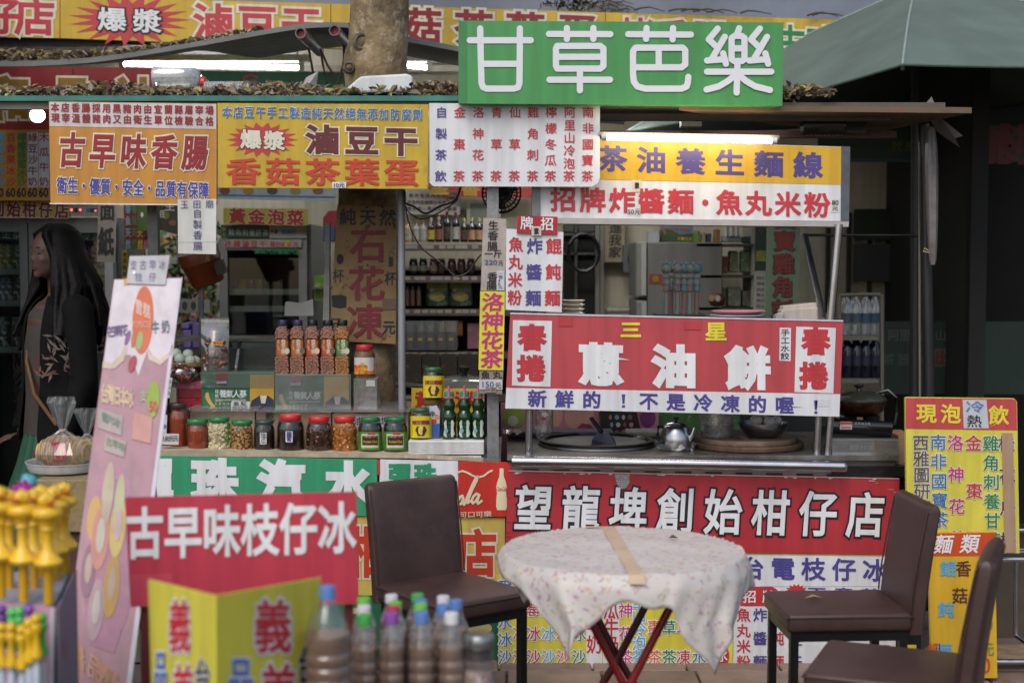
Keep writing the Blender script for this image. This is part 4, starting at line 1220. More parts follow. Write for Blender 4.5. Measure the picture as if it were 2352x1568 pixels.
# peanut bottles: square clear bottles, real nuts inside
def nut_bottle(cap, lab, nutc, lab2, lbl, letters):
    t = thing('peanut_bottle', lbl, 'bottle', (0, 0, 0), 'peanut bottles on the right gift box')
    r = 0.027; h = 0.225
    prof = [(r * 0.95, 0.001), (r, 0.008), (r * 1.02, 0.05), (r * 0.96, 0.075), (r * 0.93, 0.08), (r * 0.9, 0.145), (r * 0.97, 0.152), (r * 0.9, 0.185), (r * 0.7, 0.198), (r * 0.7, 0.204)]
    m = MB(); m.lathe(prof, n=24, sq=5); m.build('bottle_body', JARG, t, True)
    m = MB(); m.lathe([(q * 0.9, z * 0.98 + 0.002) for q, z in prof], n=24, sq=5); m.build('filling', M(nutc[1], 0.5, dirt=0.3, scale=60), t, True)
    pm = MB(); rg = random.Random(5)
    for z in [i * 0.0082 + 0.006 for i in range(24)]:
        if 0.078 < z < 0.147:
            continue
        for k in range(7):
            x = -r + (k + 0.5 + rg.uniform(-.3, .3)) * 2 * r / 7
            y = -r * 0.93 if z < 0.18 else -r * 0.75
            if z > 0.18 and abs(x) > r * 0.8:
                continue
            pm.ball((x * 0.95, y + rg.uniform(-0.001, 0.002), z + rg.uniform(-.002, .002)), (0.0062, 0.004, 0.0042), 7, 5, Matrix.Rotation(rg.uniform(-0.9, 0.9), 3, 'Y'))
    for k in range(60):
        z = rg.uniform(0.005, 0.19); s_ = rg.choice((-1, 1))
        if 0.078 < z < 0.147:
            continue
        pm.ball((s_ * r * 0.93, rg.uniform(-r, r) * 0.9, z), (0.004, 0.0062, 0.0042), 6, 4, Matrix.Rotation(rg.uniform(-1, 1), 3, 'X'))
    pm.build('peanuts', M(nutc[0], 0.5, dirt=0.2, scale=50), t, True, kind='stuff')
    m = MB(); m.lathe([(r * 0.99, 0.079), (r * 0.96, 0.146)], n=24, sq=5); m.build('paper_label', M(lab, 0.4, dirt=0.1, scale=40, stain=(60, 0.5, 0.6, lab2)), t)
    m = MB(); m.lathe([(r * 0.74, 0.203), (r * 0.76, 0.205), (r * 0.76, 0.222), (r * 0.7, h)], n=20); m.build('cap', M(cap, 0.4), t, True)
    return t
proto = {}
nz = P(700, 860, 5.85).z
for i, (x, cap, lab, lb) in enumerate(((650, '#2e2450', '#a05a24', 'leftmost peanut bottle, violet cap and orange-brown label'), (684.5, '#2e2450', '#a05a24', 'second peanut bottle from the left, violet cap and orange-brown label'), (719, '#121316', '#a33f22', 'middle peanut bottle with a black cap and red-orange label'), (754, '#121316', '#a33f22', 'fourth peanut bottle from the left, black cap and red-orange label'), (787.5, '#121316', '#4f7038', 'rightmost bottle of golden peanuts with a black cap and green label'))):
    key = cap + lab
    loc = Vector((P(x, 860, 5.84).x, 5.84, nz))
    if key in proto:
        o = copy_tree(proto[key], loc, lb)
    else:
        nutc = ('#a8703c', '#7a4a22') if lab == '#4f7038' else ('#9a6a56', '#5a3a30')
        o = nut_bottle(cap, lab, nutc, '#c27a3a' if lab != '#4f7038' else '#7d9a50', lb, '')
        proto[key] = o
        o.location = loc
    o.rotation_euler[2] = 0.0
    bb = Board(o, loc + Vector((0, -0.0285, 0)), (0, -1, 0))
    bb.text('旺伯土豆', (x + 1, 784), (x, 808), 9, 9, I['cream'], 0.03, 0.001)
    bb.text('花生', (x - 10, 785), (x - 10, 800), 5, 8, I['cream'], 0.0, 0.001)
    bb.oval(x + 9, 806, 6, 7, M('#c9bca6', 0.5), 0.0012, 'print')
# floss jar on a clear box
t, Rd, h = jar('floss_jar', 'red-lidded jar of brown floss with a flame label on a clear box', 813, 864, 792, 5.8, '#b3222a', M('#7a4a26', 0.7, dirt=0.4, scale=60, coat=0.3), lid_h=0.15, lidr=0.75, z=P(840, 868, 5.8).z, group=None)
Rd.wrap(814, 821, 863, 859, M('#c9c4c0', 0.4)); Rd.wrap(814, 838, 862, 859, M('#c4531c', 0.4, stain=(40, 0.5, 0.6, '#d8a23c')), 0.0014)
Rd.wrap(844, 822, 858, 852, M('#c4c0c0', 0.4), 0.002); Rd.text('油蔥酥', (832, 836), (832, 855), 9, 9, M('#c2b02c', 0.4), 0.03, 0.003)
t = thing('clear_box', 'empty clear plastic box standing under the floss jar', 'box', P(840, 945, 5.78))
m = MB(); m.px(812, 869, 866, 945, 5.74, 0.12); m.build('shell', clear(gloss=0.35, milk=0.14), t)
B = Board(t, P(840, 900, 5.74), (0, -1, 0)); B.rect(841, 873, 861, 887, M('#a8b0a8', 0.5), 0.002, 'sticker')
B.oval(819, 879, 4, 6, M('#3f7a4a', 0.5), 0.002, 'sticker'); B.oval(817, 938, 4, 5, M('#9a4038', 0.5), 0.002, 'sticker')

# zip bag of candied fruit
t = thing('zip_bag', 'clear standing zip bag half full of brown candied fruit with a small yellow label', 'bag', P(494, 852, 5.82))
m = MB()
W0, W1 = 462, 526
g = []
for j in range(9):
    y = 730 + j * 15.2
    for k in range(7):
        x = W0 + (W1 - W0) * k / 6
        bul = math.sin(math.pi * k / 6) * (0.0 if j < 2 else 0.035 * min(1, (j - 1) / 4))
        g.append((x, y, bul))
for sgn in (-1, 1):
    vs = []
    for x, y, b_ in g:
        p = P(x, y, 5.82); p.y += sgn * (b_ + 0.001); vs.append(p)
    m.add(vs, [(j * 7 + k, j * 7 + k + 1, (j + 1) * 7 + k + 1, (j + 1) * 7 + k) for j in range(8) for k in range(6)])
m.build('film', clear(gloss=0.5, milk=0.05, rough=0.1), t, True)
pm = MB(); rg = random.Random(4)
for k in range(75):
    a, b_ = rg.uniform(-1, 1), rg.uniform(0, 1)
    if abs(a) > 0.95 - 0.5 * max(0, b_ - 0.7):
        continue
    p = P(494 + a * 24, 838 - b_ * 56, 5.82); p.y += rg.uniform(-0.022, 0.02)
    pm.ball(p, (0.013, 0.01, 0.011), 8, 6, Matrix.Rotation(rg.uniform(0, 3), 3, 'Y'))
pm.build('candied_fruit', M('#6e3c1c', 0.3, dirt=0.5, scale=22, coat=0.6), t, True, kind='stuff')
m = MB(); m.slab([P(462, 733, 5.815), P(526, 735, 5.815), P(526, 741, 5.815), P(462, 739, 5.815)], 0.002); m.build('zip_edge', clear(gloss=0.8, milk=0.4), t)
B = Board(t, P(494, 800, 5.775), (0, -1, 0)); B.rect(489, 784, 511, 793, M('#d6b426', 0.4), 0.001, 'sticker'); B.text('蜜番茄', (493, 788), (507, 788), 6, 7, I['red'], 0.02)

# eggs in a bamboo basket
t = thing('egg_basket', 'shallow bamboo basket at the left of the zip bag', 'basket', P(420, 850, 5.95))
c = P(415, 838, 5.95)
m = MB(); m.lathe([(0.05, -0.045), (0.085, -0.03), (0.105, -0.004), (0.11, 0.0), (0.11, 0.012), (0.104, 0.012), (0.1, -0.002), (0.06, -0.03), (0.001, -0.034)], c, 28); m.build('basket_body', M('#7a5528', 0.6, dirt=0.3, scale=60, bump=0.5), t, True)
m = MB(); m.lathe([(0.1115, -0.003), (0.113, 0.0), (0.113, 0.016), (0.108, 0.016), (0.108, -0.003)], c, 28); m.build('bamboo_rim', M('#a8814a', 0.5, dirt=0.2, scale=20), t)
eggm = M('#b9c2b4', 0.45, dirt=0.04)
for k, (x, y, dy, lb) in enumerate(((404, 812, 0, 'pale egg at the back left of the bamboo basket'), (432, 814, 0.01, 'pale egg at the back right of the basket'), (413, 824, -0.05, 'large pale egg lying in the front of the basket'), (437, 828, -0.045, 'small pale egg front and centre right in the basket'), (449, 830, -0.02, 'pale egg at the right rim of the basket'))):
    p = P(x, y, 5.95 + dy); r = 0.022
    m = MB(); m.ball(p, (0.024, 0.021, 0.0225), 16, 12, Matrix.Rotation(0.4 * k, 3, 'Y')); m.thing('egg', eggm, lb, 'egg', 'eggs in the bamboo basket', smooth=True)
m = MB(); rg = random.Random(11)
for k in range(40):
    p = P(rg.uniform(392, 436), rg.uniform(842, 868), 5.82); p.y += rg.uniform(-.03, .03)
    m.ball(p, (0.018, 0.014, 0.011), 8, 6, Matrix.Rotation(rg.uniform(0, 3), 3, 'Y'))
t = thing('snack_bag', 'clear bag of reddish dried snacks below the egg basket', 'bag', P(415, 876, 5.82))
m.build('dried_snacks', M('#7c3a26', 0.5, dirt=0.4, scale=30, coat=0.3), t, True, kind='stuff')
m = MB(); m.ball(P(414, 858, 5.82), (0.07, 0.05, 0.042), 16, 10); m.add([P(440, 850, 5.8), P(462, 858, 5.8), P(444, 868, 5.8)], [(0, 1, 2)]); m.build('film', clear(gloss=0.5, rough=0.12), t, True)
for i, (y0, y1, c_) in enumerate(((876, 893, '#9c4458'), (894, 914, '#7c1220'), (915, 937, '#8c1626'))):
    t = MB(); t.px(406 - i * 2, y0, 463, y1, 5.83, 0.18)
    o = t.thing('candy_box', M(c_, 0.35, dirt=0.15, stain=(22, 0.55, 0.62, '#4a0d18' if i else '#b8808a')), ['pink top box of the stack of red candy boxes', 'dark red middle box of the candy box stack', 'dark red bottom box of the candy box stack'][i], 'box', 'stack of candy boxes')
m = MB(); m.px(390, 890, 405, 925, 5.8, 0.1); m.thing('beige_carton', M('#8f8878', 0.7), 'plain beige carton squeezed left of the red candy boxes', 'carton')
# torn paper behind the peanut bottles
m = MB(); m.slab([P(655, 694, 6.0), P(660, 692, 6.0), P(690, 696, 6.0), P(708, 690, 6.0), P(719, 686, 6.0), P(720, 725, 6.0), P(653, 725, 6.0)], 0.003)
m.thing('torn_paper', M('#94948e', 0.6), 'torn grey paper edge showing above the peanut bottles', 'paper')
t = thing('shelf_case', 'low dark glass case behind the gift boxes', 'case', P(660, 850, 6.0))
m = MB(); m.px(520, 800, 812, 858, 5.99, 0.03); m.build('glass_front', M('#3e4240', 0.15, dirt=0.3), t)
m = MB(); m.px(400, 778, 640, 784, 6.02, 0.3); m.build('rim', M('#55564f', 0.3, 0.6), t)
m = MB(); m.px(470, 858, 812, 870, 6.0, 0.2); m.build('foot', M('#33302c', 0.6), t)
t = thing('ladle', 'clear handled ladle standing in the glass case behind the zip bag', 'ladle', P(546, 850, 5.93))
m = MB(); m.tube([P(541, 850, 5.93), P(548, 800, 5.93)], 0.006, 8); m.build('stem', clear(gloss=0.5, milk=0.3), t)
m = MB(); m.tube([P(548, 800, 5.93), P(550, 784, 5.93), P(556, 782, 5.93)], 0.008, 8); m.build('hook', BLACKP, t)

# styrofoam blocks, bean sauce jars, sodas
foam = M('#cfd1d0', 0.65, dirt=0.07, scale=10, bump=0.3, bscale=120)
t = thing('foam_block', 'ridged white styrofoam block carrying the soda bottles', 'foam block', P(1024, 1045, 5.6))
m = MB(); m.px(938, 1012, 1112, 1044, 5.53, 0.24); m.build('block', foam, t, bevel=0.004)
for k in range(6):
    m = MB(); m.px(939, 1014.5 + 5 * k, 1111, 1017 + 5 * k, 5.527, 0.003); m.build('ridge', foam, t)
m = MB(); m.px(936, 1046, 1106, 1059, 5.535, 0.22); m.thing('foam_block', foam, 'thin styrofoam slab under the ridged foam block', 'foam block', bevel=0.003)
zf = P(1000, 1012, 5.55).z
t, Rd, _ = jar('bean_sauce_jar', 'yellow-labelled bean sauce jar standing on the foam block', 942, 992, 938, 5.6, '#1c5f3c', M('#2c140c', 0.3, coat=0.5), lid_h=0.1, lidr=0.78, z=zf, group='bean sauce jars')
def bean_label(Rd, x0, y0):
    Rd.wrap(x0 + 1, y0, x0 + 49, y0 + 50, M('#d6c21e', 0.4)); 
    Rd.patch([(x0 + 16, y0 + 24), (x0 + 34, y0 + 24), (x0 + 38, y0 + 32), (x0 + 32, y0 + 46), (x0 + 18, y0 + 46), (x0 + 12, y0 + 32)], M('#4a1a14', 0.4), 0.003, 'pot_print')
    Rd.text('辣豆瓣醬', (x0 + 10, y0 + 15), (x0 + 40, y0 + 15), 10, 10, M('#8a1c58', 0.4), 0.03, 0.003)
    Rd.text('岡山', (x0 + 25, y0 + 31), (x0 + 25, y0 + 39), 7, 7, I['cream'], 0.0, 0.0045)
bean_label(Rd, 942, 955)
t, Rd, _ = jar('bean_sauce_jar', 'yellow-labelled bean sauce jar stacked on a gold-lidded clear jar', 970, 1021, 845, 5.66, '#1c5f3c', M('#1a0f0c', 0.3, coat=0.5), lid_h=0.08, lidr=0.78, z=P(995, 917, 5.66).z, group='bean sauce jars')
bean_label(Rd, 971, 863)
jar('clear_jar', 'clear jar with a gold lid standing under the upper bean sauce jar', 973, 1019, 917, 5.68, '#8a6a3c', M('#7d8078', 0.4, dirt=0.4, scale=30), lid_h=0.1, lidr=0.96, z=zf, group=None)
t = thing('milk_carton', 'small blue and white pouch between the bean sauce jar and the sodas', 'pouch', P(1000, 1012, 5.6))
m = MB(); m.slab([P(986, 934, 5.6), P(1003, 931, 5.6), P(1010, 944, 5.6), P(1009, 1004, 5.6), P(986, 1006, 5.6)], 0.02); m.build('pouch_body', M('#b9bcc8', 0.4), t)
B = Board(t, P(1000, 980, 5.6), (0, -1, 0)); B.patch([(987, 975), (1009, 972), (1009, 1003), (987, 1005)], M('#2f5a9c', 0.4), name='print'); B.text('牛', (994, 951), (994, 951), 13, 14, I['black'], 0.02); B.oval(1003, 957, 5, 6, M('#c8843c', 0.4), 0.002, 'print'); B.oval(996, 968, 7, 6, M('#a83c34', 0.4), 0.002, 'print')
B = sign('kimchi_sign', 'small yellow sign with red brush characters behind the soda bottles', 'sign', [(945, 891), (1112, 893), (1112, 1008), (945, 1008)], 5.8, M('#c4a51e', 0.5, dirt=0.08), 0.012)
B.text('黃金泡', (972, 918), (1064, 918), 36, 38, M('#9c1c1c', 0.4), 0.05); B.text('菜', (1090, 918), (1090, 918), 36, 38, M('#9c1c1c', 0.4), 0.05); B.text('好吃', (1050, 965), (1085, 965), 34, 36, M('#9c1c1c', 0.4), 0.05)
def soda(lb):
    t = thing('soda_bottle', lb, 'bottle', (0, 0, 0), 'green marble soda bottles')
    gl = M('#123f1c', 0.08, dirt=0.1, trans=0.35, coat=0.5)
    m = MB(); m.lathe([(0.026, 0.0), (0.0285, 0.004), (0.0285, 0.075), (0.03, 0.08), (0.0285, 0.1), (0.021, 0.115), (0.025, 0.13), (0.024, 0.145), (0.0165, 0.16), (0.015, 0.172)], n=22); m.build('glass', gl, t, True)
    m = MB(); m.lathe([(0.0175, 0.165), (0.0175, 0.187), (0.014, 0.19)], n=18); m.build('cap', M('#1c9c58', 0.4), t, True)
    pk = M('#c8588c', 0.4)
    m = MB(); m.lathe([(0.0205, 0.162), (0.022, 0.164), (0.022, 0.167), (0.0205, 0.168)], n=18); m.tube([(0, 0, 0.188), (0, 0, 0.212)], 0.005, 10)
    m.tube([(-0.0205, 0, 0.166), (-0.019, 0, 0.19), (0, 0, 0.194), (0.019, 0, 0.19), (0.0205, 0, 0.166)], 0.003, 6); m.tube([(0, -0.0205, 0.166), (0, -0.019, 0.19), (0, 0, 0.196)], 0.003, 6)
    m.build('pull_ring', pk, t, True)
    return t
so = None
for x, lb in ((1031.5, 'left green marble soda bottle with a pink ring cap'), (1067, 'middle green marble soda bottle with a pink ring cap'), (1098.5, 'right green marble soda bottle close against the grey post')):
    loc = Vector((P(x, 1010, 5.6).x, 5.6, zf))
    if so is None:
        so = soda(lb); o = so; o.location = loc
    else:
        o = copy_tree(so, loc, lb)
    Rd = Round(o, loc, 0.0288)
    Rd.patch([(x - 9, 965), (x + 9, 965), (x + 12, 971), (x + 10, 983), (x + 13, 996), (x + 9, 1003), (x - 9, 1003), (x - 13, 996), (x - 10, 983), (x - 12, 971)], M('#b4bfb4', 0.5), 0.003, 'paper_label')
    Rd.text('彈珠汽水', (x + 1, 972), (x - 1, 997), 7, 7, M('#2f5a4c', 0.5), 0.0, 0.0045)
    Rd.oval(x - 6, 989, 4, 5, M('#6f9cb8', 0.5), 0.0045, 'print')
# pot with glass lid behind
t = thing('wok', 'dark wok with a glass dome lid and black knob behind the soda bottles', 'wok', P(1070, 900, 6.05))
c = P(1066, 888, 6.05)
m = MB(); m.lathe([(0.09, -0.09), (0.14, -0.05), (0.165, 0)], c, 30); m.build('pan', M('#3a1a14', 0.3), t, True)
m = MB(); m.lathe([(0.165, 0.002), (0.15, 0.022), (0.1, 0.04), (0.03, 0.05), (0.001, 0.051)], c, 30); m.build('glass_lid', M('#5c605c', 0.12, dirt=0.2, coat=0.6), t, True)
m = MB(); m.lathe([(0.03, 0.05), (0.012, 0.055), (0.012, 0.06), (0.022, 0.075), (0.022, 0.084), (0.001, 0.086)], c, 18); m.build('knob', BLACKP, t, True)
m = MB(); m.tube([c + Vector((-0.16, -0.02, -0.002)), c + Vector((-0.24, -0.03, 0.01)), c + Vector((-0.29, -0.04, 0.012))], 0.012, 8); m.build('handle', BLACKP, t, True)

# desk fan behind the post
t = thing('desk_fan', 'black mesh fan hung behind the grey post under the tea list', 'fan', P(1152, 470, 5.8))
c = P(1152, 444, 5.8); rad = 44 * S(5.8)
rot = Matrix.Rotation(R(90), 3, 'X')
m = MB()
for q, d in ((1.0, -0.04), (1.0, 0.04), (0.8, -0.055), (0.55, -0.062), (0.3, -0.066)):
    n = 24
    m.tube([c + Vector((rad * q * math.cos(2 * math.pi * k / n), d, rad * q * math.sin(2 * math.pi * k / n))) for k in range(n + 1)], 0.0035, 5)
for k in range(28):
    a = 2 * math.pi * k / 28
    ca, sa = math.cos(a) * rad, math.sin(a) * rad
    m.tube([c + Vector((ca, 0.04, sa)), c + Vector((ca, -0.04, sa)), c + Vector((ca * 0.55, -0.062, sa * 0.55)), c + Vector((0, -0.068, 0))], 0.0022, 4)
m.build('wire_guard', BLACKP, t)
for k in range(3):
    a = 2 * math.pi * k / 3 + 0.4
    m = MB(); m.add([c + Vector((rad * 0.85 * r_ * math.cos(a + d), 0.012 * d * 8, rad * 0.85 * r_ * math.sin(a + d))) for r_, d in ((0.15, 0), (0.7, -0.35), (1, -0.2), (1, 0.4), (0.6, 0.5))], [(0, 1, 2, 3, 4)]); m.build('blade', M('#25262c', 0.4), t)
m = MB(); m.lathe([(0.035, -0.05), (0.04, 0), (0.03, 0.11)], c, 16, rot=rot.inverted()); m.build('motor', BLACKP, t, True)
m = MB(); m.tube([c + Vector((0, 0.06, 0)), c + Vector((0, 0.06, 0.22))], 0.012, 8); m.build('bracket', GALV, t)
# cables
def cable(pts, label, r=0.004, Y=5.68):
    q = [P(x, y, Y) for x, y in pts]
    out = []
    for i in range(len(q) - 1):
        p0, p1, p2, p3 = q[max(i - 1, 0)], q[i], q[i + 1], q[min(i + 2, len(q) - 1)]
        for k in range(6):
            u = k / 6
            out.append(0.5 * ((2 * p1) + (p2 - p0) * u + (2 * p0 - 5 * p1 + 4 * p2 - p3) * u * u + (3 * p1 - p0 - 3 * p2 + p3) * u ** 3))
    out.append(q[-1])
    m = MB(); m.tube(out, r, 7); m.thing('cable', M('#1c1c1c', 0.5), label, 'cable', smooth=True)
cable([(929, 436), (931, 465), (950, 474), (978, 490), (1010, 474), (1045, 460), (1060, 425)], 'thick black cable looping from the round post to the tea list', 0.0045)
cable([(930, 470), (942, 490), (970, 503), (1005, 490), (1040, 468), (1052, 455)], 'thin cable sagging just under the thick black one', 0.0028)
cable([(930, 440), (934, 490), (950, 540), (974, 574), (1010, 602), (1043, 632), (1062, 632), (1080, 620), (1095, 596), (1105, 585)], 'long grey cable drooping in front of the bottle shelves', 0.0032, 5.7)
# hand-painted board nailed on the tree
B = sign('painted_tree_board', 'peeling tan board with big faded red hand-painted characters nailed to the tree', 'sign', [(775, 470), (911, 476), (909, 790), (756, 782)], 5.98, M('#8f7650', 0.7, dirt=0.2, scale=7, stain=(18, 0.56, 0.62, '#54451f')), 0.012)
fr = M('#7a1f2c', 0.55, dirt=0.3, scale=20)
B.text('純天然', (799, 499), (890, 501), 36, 38, M('#182434', 0.55), 0.03)
B.text('石花凍', (846, 565), (838, 740), 80, 80, fr, 0.03)
B.text('凍', (838, 740), (838, 740), 1, 1, fr, 0.0)
B.text('杯', (777, 634), (777, 634), 24, 32, M('#23303c', 0.55), 0.01); B.text('杯', (896, 640), (896, 640), 24, 32, M('#182434', 0.55), 0.02)
B.run('1', 893, 590, 902, 612, M('#182434', 0.55), 0.0); B.text('元', (893, 752), (893, 752), 28, 32, M('#182434', 0.55), 0.03); B.text('元', (771, 745), (771, 745), 28, 32, M('#23303c', 0.55), 0.01)
B.oval(781, 595, 8, 12, M('#15181c', 0.6), 0.002, 'paint_patch'); B.patch([(762, 678), (785, 677), (796, 681), (795, 706), (780, 708), (763, 704)], M('#15181c', 0.6), 0.002, 'paint_patch'); B.rect(878, 686, 910, 711, M('#6a5646', 0.6), 0.005, 'tape')
for x, y in ((844, 609), (843, 476), (878, 476)):
    B.oval(x, y, 2.5, 2.5, I['black'], 0.003, 'nail')
m = MB(); m.slab([P(748, 512, 5.97), P(757, 512, 5.97), P(756, 740, 5.97), P(741, 740, 5.97)], 0.04); m.thing('white_batten', M('#8d8c84', 0.7, dirt=0.3), 'narrow chipped white batten beside the painted tree board', 'batten')
# ================================================================ noodle cart
ZK = P(1500, 1040, 5.5).z
STEELW = M('#9c9a96', 0.28, 0.85, dirt=0.3, scale=6)
kt = thing('noodle_cart', 'stainless steel noodle cart with a round front rail and posts carrying the signs', 'food cart', (P(1600, 1100, 5.9).x, 5.85, 0))
x0, x1 = P(1165, 1050, 5.46).x, P(2064, 1050, 5.46).x
m = MB(); m.box(((x0 + x1) / 2, 5.83, ZK - 0.012), (x1 - x0, 0.76, 0.02)); m.build('worktop', STEELW, kt)
m = MB(); m.box(((x0 + x1) / 2, 5.83, ZK / 2 + 0.02), (x1 - x0 - 0.02, 0.72, ZK - 0.09)); m.build('cabinet', M('#6a6966', 0.4, 0.6, dirt=0.2), kt)
for k in range(12):
    m = MB(); m.px(1200 + k * 70, 1076 + k * 1.2, 1238 + k * 70, 1084 + k * 1.2, 5.462, 0.004); m.build('vent_slot', BLACKP, kt)
m = MB(); m.tube([P(1176, 1059, 5.36), P(1560, 1064, 5.36), P(1936, 1071, 5.36)], 0.0205, 18); m.ball(P(1936, 1071, 5.36), 0.0205, 12, 8); m.build('front_rail', STEEL, kt, True)
for x, xb in ((1216, 1214), (1880, 1875), (1908, 1899)):
    m = MB(); m.tube([P(x, 940 if x < 1300 else 955, 5.5), P(xb, 1052 if x < 1300 else 1062, 5.5)], 0.0145, 14); m.build('post', STEEL, kt, True)
m = MB(); m.tube([P(1927, 515, 5.52), P(1907, 738, 5.52)], 0.0155, 14); m.build('post', STEEL, kt, True)
m = MB(); m.tube([P(1848, 540, 5.9), P(1866, 620, 5.8), P(1882, 690, 5.65), P(1889, 735, 5.55)], 0.014, 12); m.build('brace', STEEL2, kt, True)
m = MB(); m.tube([P(1845, 540, 5.95), P(2120, 541, 5.95)], 0.006, 8); m.build('cross_bar', BLACKP, kt)
m = MB(); m.tube([P(1232, 510, 5.6), P(1226, 940, 5.6)], 0.012, 12); m.build('post', STEEL2, kt, True)
# shelf behind the pancake sign that carries plates
ZS = P(1550, 722, 5.5).z - 0.004
m = MB(); m.box(((P(1180, 730, 5.5).x + P(1930, 730, 5.5).x) / 2, 5.56, ZS - 0.03), (1.27, 0.2, 0.012)); m.build('plate_shelf', STEELW, kt)
zsh = ZS - 0.024
# crumpled foil at the back left of the worktop
m = MB(); rg = random.Random(9); n = 9
vs = [Vector((P(1155 + 8 * i, 985, 6.0).x, 5.85 + 0.04 * j, ZK + 0.035 + rg.uniform(-0.008, 0.008))) for j in range(5) for i in range(n)]
m.add(vs, [(j * n + i, j * n + i + 1, (j + 1) * n + i + 1, (j + 1) * n + i) for j in range(4) for i in range(n - 1)])
m.thing('foil_sheet', M('#a5a5a3', 0.25, 0.9), 'crumpled foil sheet at the left end of the worktop', 'foil')
# pan with spatula
t = thing('frying_pan', 'wide black griddle pan set into the worktop', 'pan', Vector((P(1370, 1015, 5.78).x, 5.78, ZK)))
c = Vector((P(1370, 1015, 5.78).x, 5.78, ZK))
m = MB(); m.lathe([(0.225, 0.0), (0.236, 0.012), (0.236, 0.02), (0.214, 0.02), (0.195, -0.004), (0.001, -0.006)], c, 40); m.build('pan_body', M('#17150f', 0.3, 0.3, dirt=0.3, scale=20), t, True)
m = MB(); m.lathe([(0.24, 0.0), (0.24, 0.009), (0.226, 0.009)], c, 40); m.build('steel_ring', STEEL2, t, True)
t = thing('spatula', 'steel spatula with a dark handle resting in the black pan', 'spatula', P(1380, 1020, 5.8))
p = Vector((P(1385, 1015, 5.72).x, 5.66, ZK + 0.005))
m = MB(); m.add([p + Vector((-0.052, 0, 0)), p + Vector((0.052, 0, 0)), p + Vector((0.045, 0.03, 0.025)), p + Vector((0.02, 0.07, 0.05)), p + Vector((-0.02, 0.07, 0.05)), p + Vector((-0.045, 0.03, 0.025))], [(0, 1, 2, 3, 4, 5)]); m.build('blade', STEEL2, t)
m = MB(); m.tube([p + Vector((-0.005, 0.07, 0.05)), p + Vector((-0.045, 0.12, 0.1))], 0.009, 8); m.build('handle', M('#2a2824', 0.4), t)
# kettle
t = thing('kettle', 'small round steel kettle with a black knob wrapped in cling film at its foot', 'kettle', Vector((P(1554, 1030, 5.62).x, 5.62, ZK)))
c = Vector((P(1552, 1030, 5.62).x, 5.62, ZK))
m = MB(); m.lathe([(0.06, 0), (0.064, 0.006), (0.06, 0.05), (0.052, 0.085), (0.047, 0.094), (0.044, 0.096)], c, 28); m.build('body', STEEL, t, True)
m = MB(); m.lathe([(0.045, 0.095), (0.038, 0.103), (0.015, 0.109), (0.001, 0.11)], c, 24); m.build('lid', STEEL, t, True)
m = MB(); m.lathe([(0.005, 0.108), (0.006, 0.115), (0.011, 0.119), (0.011, 0.128), (0.001, 0.13)], c, 14); m.build('knob', BLACKP, t, True)
m = MB(); m.tube([c + Vector((0.045, -0.02, 0.025)), c + Vector((0.062, -0.028, 0.06)), c + Vector((0.07, -0.03, 0.09))], 0.013, 10, 0.007); m.build('spout', STEEL, t, True)
m = MB(); m.tube([c + Vector((-0.05, 0.03, 0.085)), c + Vector((-0.066, 0.03, 0.088)), c + Vector((-0.07, 0.03, 0.05)), c + Vector((-0.058, 0.03, 0.03))], 0.007, 8); m.build('handle', BLACKP, t, True)
m = MB(); rg = random.Random(3)
pts = []
for k in range(26):
    a = 2 * math.pi * k / 26
    for r_, z in ((0.066, 0.001), (0.078, 0.02)):
        q = r_ * rg.uniform(0.95, 1.12)
        pts.append(c + Vector((q * math.cos(a), q * math.sin(a), z * rg.uniform(0.7, 1.5))))
m.add(pts, [(2 * k, 2 * ((k + 1) % 26), 2 * ((k + 1) % 26) + 1, 2 * k + 1) for k in range(26)])
m.build('cling_film', clear(gloss=0.7, milk=0.15, rough=0.1), t)
# wooden boards, tub, bowl with eggs
for k, (rr, col, lb) in enumerate(((0.225, '#5e483a', 'lower round wooden chopping board under the steel bowl'), (0.21, '#75604e', 'upper round wooden chopping board under the plastic tub'))):
    c = Vector((P(1716, 1020, 5.72).x - 0.01 * k, 5.72, ZK + 0.001 + 0.021 * k))
    m = MB(); m.lathe([(rr * 0.99, 0), (rr, 0.004), (rr, 0.016), (rr * 0.985, 0.02), (0.001, 0.0205)], c, 40); m.thing('chopping_board', M(col, 0.7, dirt=0.35, scale=18), lb, 'board', smooth=True)
zb = ZK + 0.043
t = thing('plastic_tub', 'milky round plastic tub standing on the wooden boards', 'tub', Vector((P(1646, 1015, 5.68).x, 5.68, zb)))
c = Vector((P(1646, 1015, 5.68).x, 5.68, zb))
m = MB(); m.lathe([(0.056, 0), (0.062, 0.006), (0.072, 0.095), (0.075, 0.1), (0.078, 0.1), (0.078, 0.112), (0.073, 0.112), (0.07, 0.1), (0.058, 0.008), (0.001, 0.006)], c, 30); m.build('tub_wall', clear(gloss=0.3, milk=0.25, rough=0.2), t, True)
m = MB(); m.lathe([(0.058, 0.007), (0.064, 0.05), (0.001, 0.052)], c, 24); m.build('contents', M('#4b5148', 0.5, dirt=0.3), t, True)
t = thing('steel_bowl', 'steel bowl holding eggs at the right of the worktop', 'bowl', Vector((P(1752, 1018, 5.66).x, 5.66, zb)))
c = Vector((P(1752, 1018, 5.66).x, 5.66, zb))
m = MB(); m.lathe([(0.05, 0), (0.075, 0.014), (0.092, 0.042), (0.095, 0.056), (0.098, 0.057), (0.098, 0.06), (0.092, 0.058), (0.07, 0.02), (0.001, 0.012)], c, 32); m.build('bowl_wall', STEEL2, t, True)
